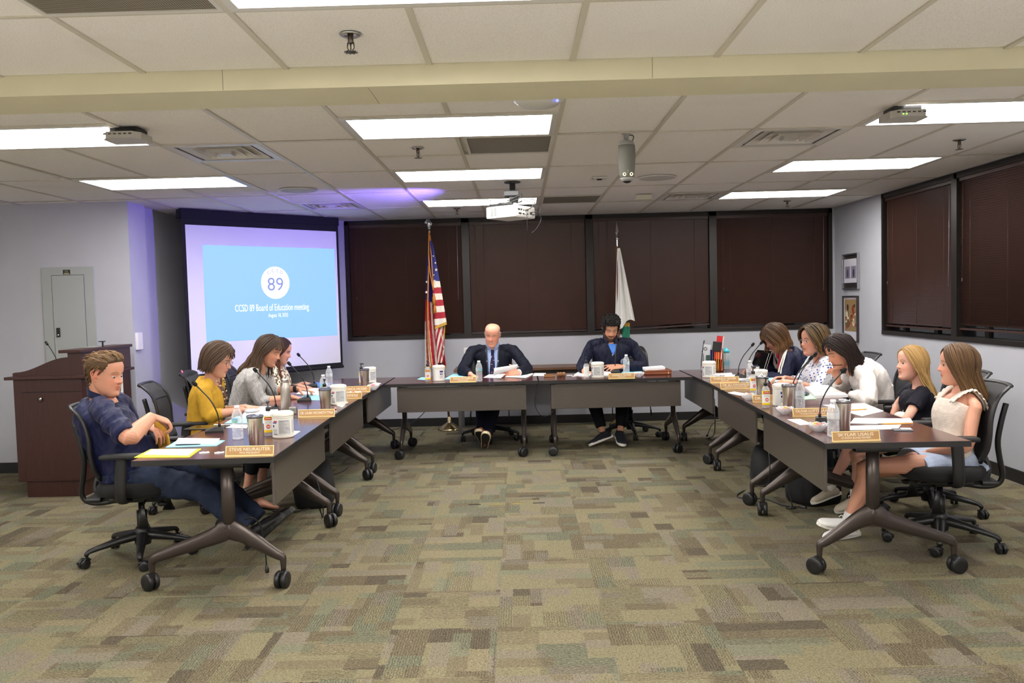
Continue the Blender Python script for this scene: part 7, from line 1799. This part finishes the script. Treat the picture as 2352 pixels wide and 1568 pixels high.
def person_blonde():
    s = Person('girl with long blonde hair and black top at nearest right table', (2.78, 5.7), 180, (2.761, 5.720, 0.554), (2.767, 5.720, 0.861), (2.713, 5.720, 1.013), 'F', .88, .97, 4, -2, 0, .152, (226, 172, 150), (156, 122, 74), (150, 116, 80), .0042)
    s.arm('R', (2.699, 5.900, 0.700), (2.628, 5.840, 0.598), (-.5, 0, -.8), (.2, -.6, -.2), curl=(20, 25, 20)); s.arm('L', (2.573, 5.500, 0.661), (2.496, 5.640, 0.573), (-.8, .3, -.4), (.1, .5, -.8), S=(2.711, 5.580, 0.806), curl=(20, 25, 20))
    s.leg('R', (2.301, 5.780, 0.418), (2.140, 5.720, 0.157), (-.93, -.2, -.25)); s.leg('L', (2.258, 5.540, 0.432), (2.272, 5.600, 0.121), (-.9, 0, -.3))
    s.lash = .007; s.body(True, True); s.eyes((0, 1, .0))
    s.top('black_top', cloth_mat('black_jersey', (26, 26, 36), .08, .15, 500, .75), .010, -.12, .93, .55, .016, None, .003, 26, None, .005, .008, None, .006); s.trousers('shorts', cloth_mat('black_shorts', (24, 24, 28), .1), .012, .6)
    s.hair(360, .44, .34, 76, 104, .010, .0072, .004, 12, (.50, 0, -1), (.50, -.10, -1), 1, 0, (176, 142, 90), True, .22, 10, 0, None, .002)
    fw = s.f-s.u*s.f.dot(s.u); fw.normalize(); b = MB(); N = s.N-s.b
    b.tube([N-s.r*.05-s.u*.01, N+fw*.095-s.u*.07-s.r*.03, N+fw*.115-s.u*.2-s.r*.0, N+fw*.125-s.u*.30+s.r*.02], [(.010, .002)]*4, 8, 0, None, s.r, sub=4)
    b.build('bag_strap', M('bag_white', (220, 216, 206), .6), s.o)
    k = MB(); c = s.P-s.b+s.u*.12+fw*.125; k.sphere(c+V((0, -.02, -.04)), (.04, .10, .045), 0, 18, 12); k.sphere(c+V((.05, -.13, -.09)), (.05, .045, .03), 0, 16, 10); tag(k.build('crossbody_bag', M('bag_white', (220, 216, 206), .6), None, s.b), 'white crossbody bag on lap of the blonde girl', 'bag')
    e = MB(); e.sphere(s.W(-.079, -.006, -.040), .005, 0, 8, 6); e.sphere(s.W(-.080, -.006, -.052), .006, 0, 8, 6); e.build('earring', M('pearl', (236, 226, 204), .25), s.o)
    tan = M('taupe_sneaker', (176, 166, 146), .8, bump=.4, bscale=500)
    o = s.shoe('R', tan, m_sole_w, m_lace, .008, False); s.shoe('L', tan, m_sole_w, m_lace, .008, False)
    for sd in ('R', 'L'):
        l = s.legs[sd]; d = (l['K']-l['A']).normalized(); m = MB(); A = l['A']-s.b; m.tube([A-d*.02, A+d*.05, A+d*.085], [.034, .036, .037], 14); sk = m.build('sock', M('white_sock', (228, 226, 222), .85), s.o)
        w = MB(); q = A+d*.055+V((-.0, -.036, 0)); w.add([q+V((.022, -.003, .010)), q+V((-.016, -.003, .004)), q+V((-.024, -.003, -.008)), q+V((-.014, -.003, -.004))], [(0, 1, 2, 3)]); sw = w.build('sock_mark', m_bk, sk); md = sw.modifiers.new('t', 'SOLIDIFY'); md.thickness = .002
def person_cream():
    s = Person('girl in cream ruffled top and pale denim skirt nearest the camera at right', (2.60, 4.95), 176, (2.561, 4.930, 0.523), (2.665, 4.950, 0.906), (2.623, 4.950, 1.064), 'F', .95, 1.0, -15, 0, 0, .158, (216, 158, 132), (86, 62, 40), (100, 76, 54), .004)
    s.arm('R', (2.638, 5.120, 0.583), (2.464, 5.050, 0.546), (-.8, -.5, -.1), (0, 0, -1), curl=(20, 25, 20)); s.arm('L', (2.567, 4.740, 0.614), (2.397, 4.860, 0.556), (-.9, .4, -.1), (0, 0, -1), S=(2.639, 4.790, 0.838), curl=(20, 25, 20))
    s.leg('L', (2.012, 4.800, 0.499), (1.928, 4.860, 0.166), (-.90, -.12, .26)); s.leg('R', (2.125, 5.020, 0.412), (2.012, 5.060, 0.077), (-.97, -.2, -.10))
    s.lash = .007; s.body(True, True); s.eyes((0, 1, 0))
    crm = cloth_mat('cream_crochet', (226, 212, 200), .08, .9, 120, .85, 0, 30)
    def paint(s, c):
        a, b, h = s.tor(c); return np.zeros(len(c))
    o = s.top('cream_top', crm, .010, -.02, .80, 0, .0, None, .002, 30, None, .005)
    rf = MB(); fw = s.f-s.u*s.f.dot(s.u); fw.normalize()
    for sg in (-1, 1):
        pts = [s.P-s.b+s.u*(.74*s.L)+s.r*(.075*sg)+fw*.098, s.N-s.b+s.r*(.088*sg)+fw*.045-s.u*.045, s.N-s.b+s.r*(.098*sg)-s.u*.018-fw*.01, s.N-s.b+s.r*(.10*sg)-fw*.075-s.u*.07, s.P-s.b+s.u*(.74*s.L)+s.r*(.085*sg)-fw*.10]
        rf.tube(pts, [(.024, .006)]*5, 10, 0, None, s.r, sub=4)
        P2, _ = resample([V(p) for p in pts], [(.01, .01)]*5, 10); g = [[], [], []]
        for k, p in enumerate(P2):
            w = .5+.5*math.sin(k*1.6); o_ = s.r*(.022*sg); g[0].append(tuple(p+o_*.6)); g[1].append(tuple(p+o_*1.4+s.u*(.006+.006*w))); g[2].append(tuple(p+o_*(2.0+.4*w)-s.u*(.006-.012*w)))
        rf.sheet(g)
    fr = rf.build('ruffle_strap', crm, o); md = fr.modifiers.new('t', 'SOLIDIFY'); md.thickness = .003
    sk = MB(); p, r = s.spine(.016, -9, .14); sk.tube(p, r, 24, 0, None, s.r, sub=3); hL, hR = s.legs['L']['h']-s.b, s.legs['R']['h']-s.b; mh = (hL+hR)/2; mk = (s.legs['L']['K']+s.legs['R']['K'])/2-s.b; d = (mk-mh); sk.tube([mh-d*.15, mh, mh+d*.25, mh+d*.46], [(.185, .10), (.19, .105), (.185, .10), (.185, .098)], 24, 0, None, s.r, sub=3)
    sk.tube([mh-d*.30-UP*.03, mh-d*.1-UP*.055, mh+d*.15-UP*.055], [(.17, .04), (.19, .05), (.18, .04)], 20, 0, None, s.r, sub=3)
    s.part('skirt', sk, cloth_mat('pale_denim', (176, 188, 212), .12, .3, 300, .85, 0, 30), .006, 3, .007, 20)
    s.hair(380, .27, .24, 60, 104, .012, .0072, .002, 14, (.44, -.03, -1), (.44, -.07, -1), 1, 0, (122, 92, 58), True, .28, 12, 0, None, .003)
    wh = M('white_leather', (232, 231, 228), .5)
    for sd in ('R', 'L'):
        s.shoe(sd, wh, M('white_sole', (222, 218, 210), .6), m_lace, .008)
        l = s.legs[sd]; d = (l['K']-l['A']).normalized(); m = MB(); A = l['A']-s.b; m.tube([A-d*.02, A+d*.03, A+d*.05], [.033, .034, .035], 14); m.build('sock', M('white_sock', (228, 226, 222), .85), s.o)
PEOPLE = [person_navy_man, person_yellow, person_grey, person_leopard, person_bald, person_beard, person_striped, person_dots, person_white, person_blonde, person_cream]
BUILD += PEOPLE
ceiling_things(); room(); windows(); wall_bits(); screen()
for f in BUILD: f()
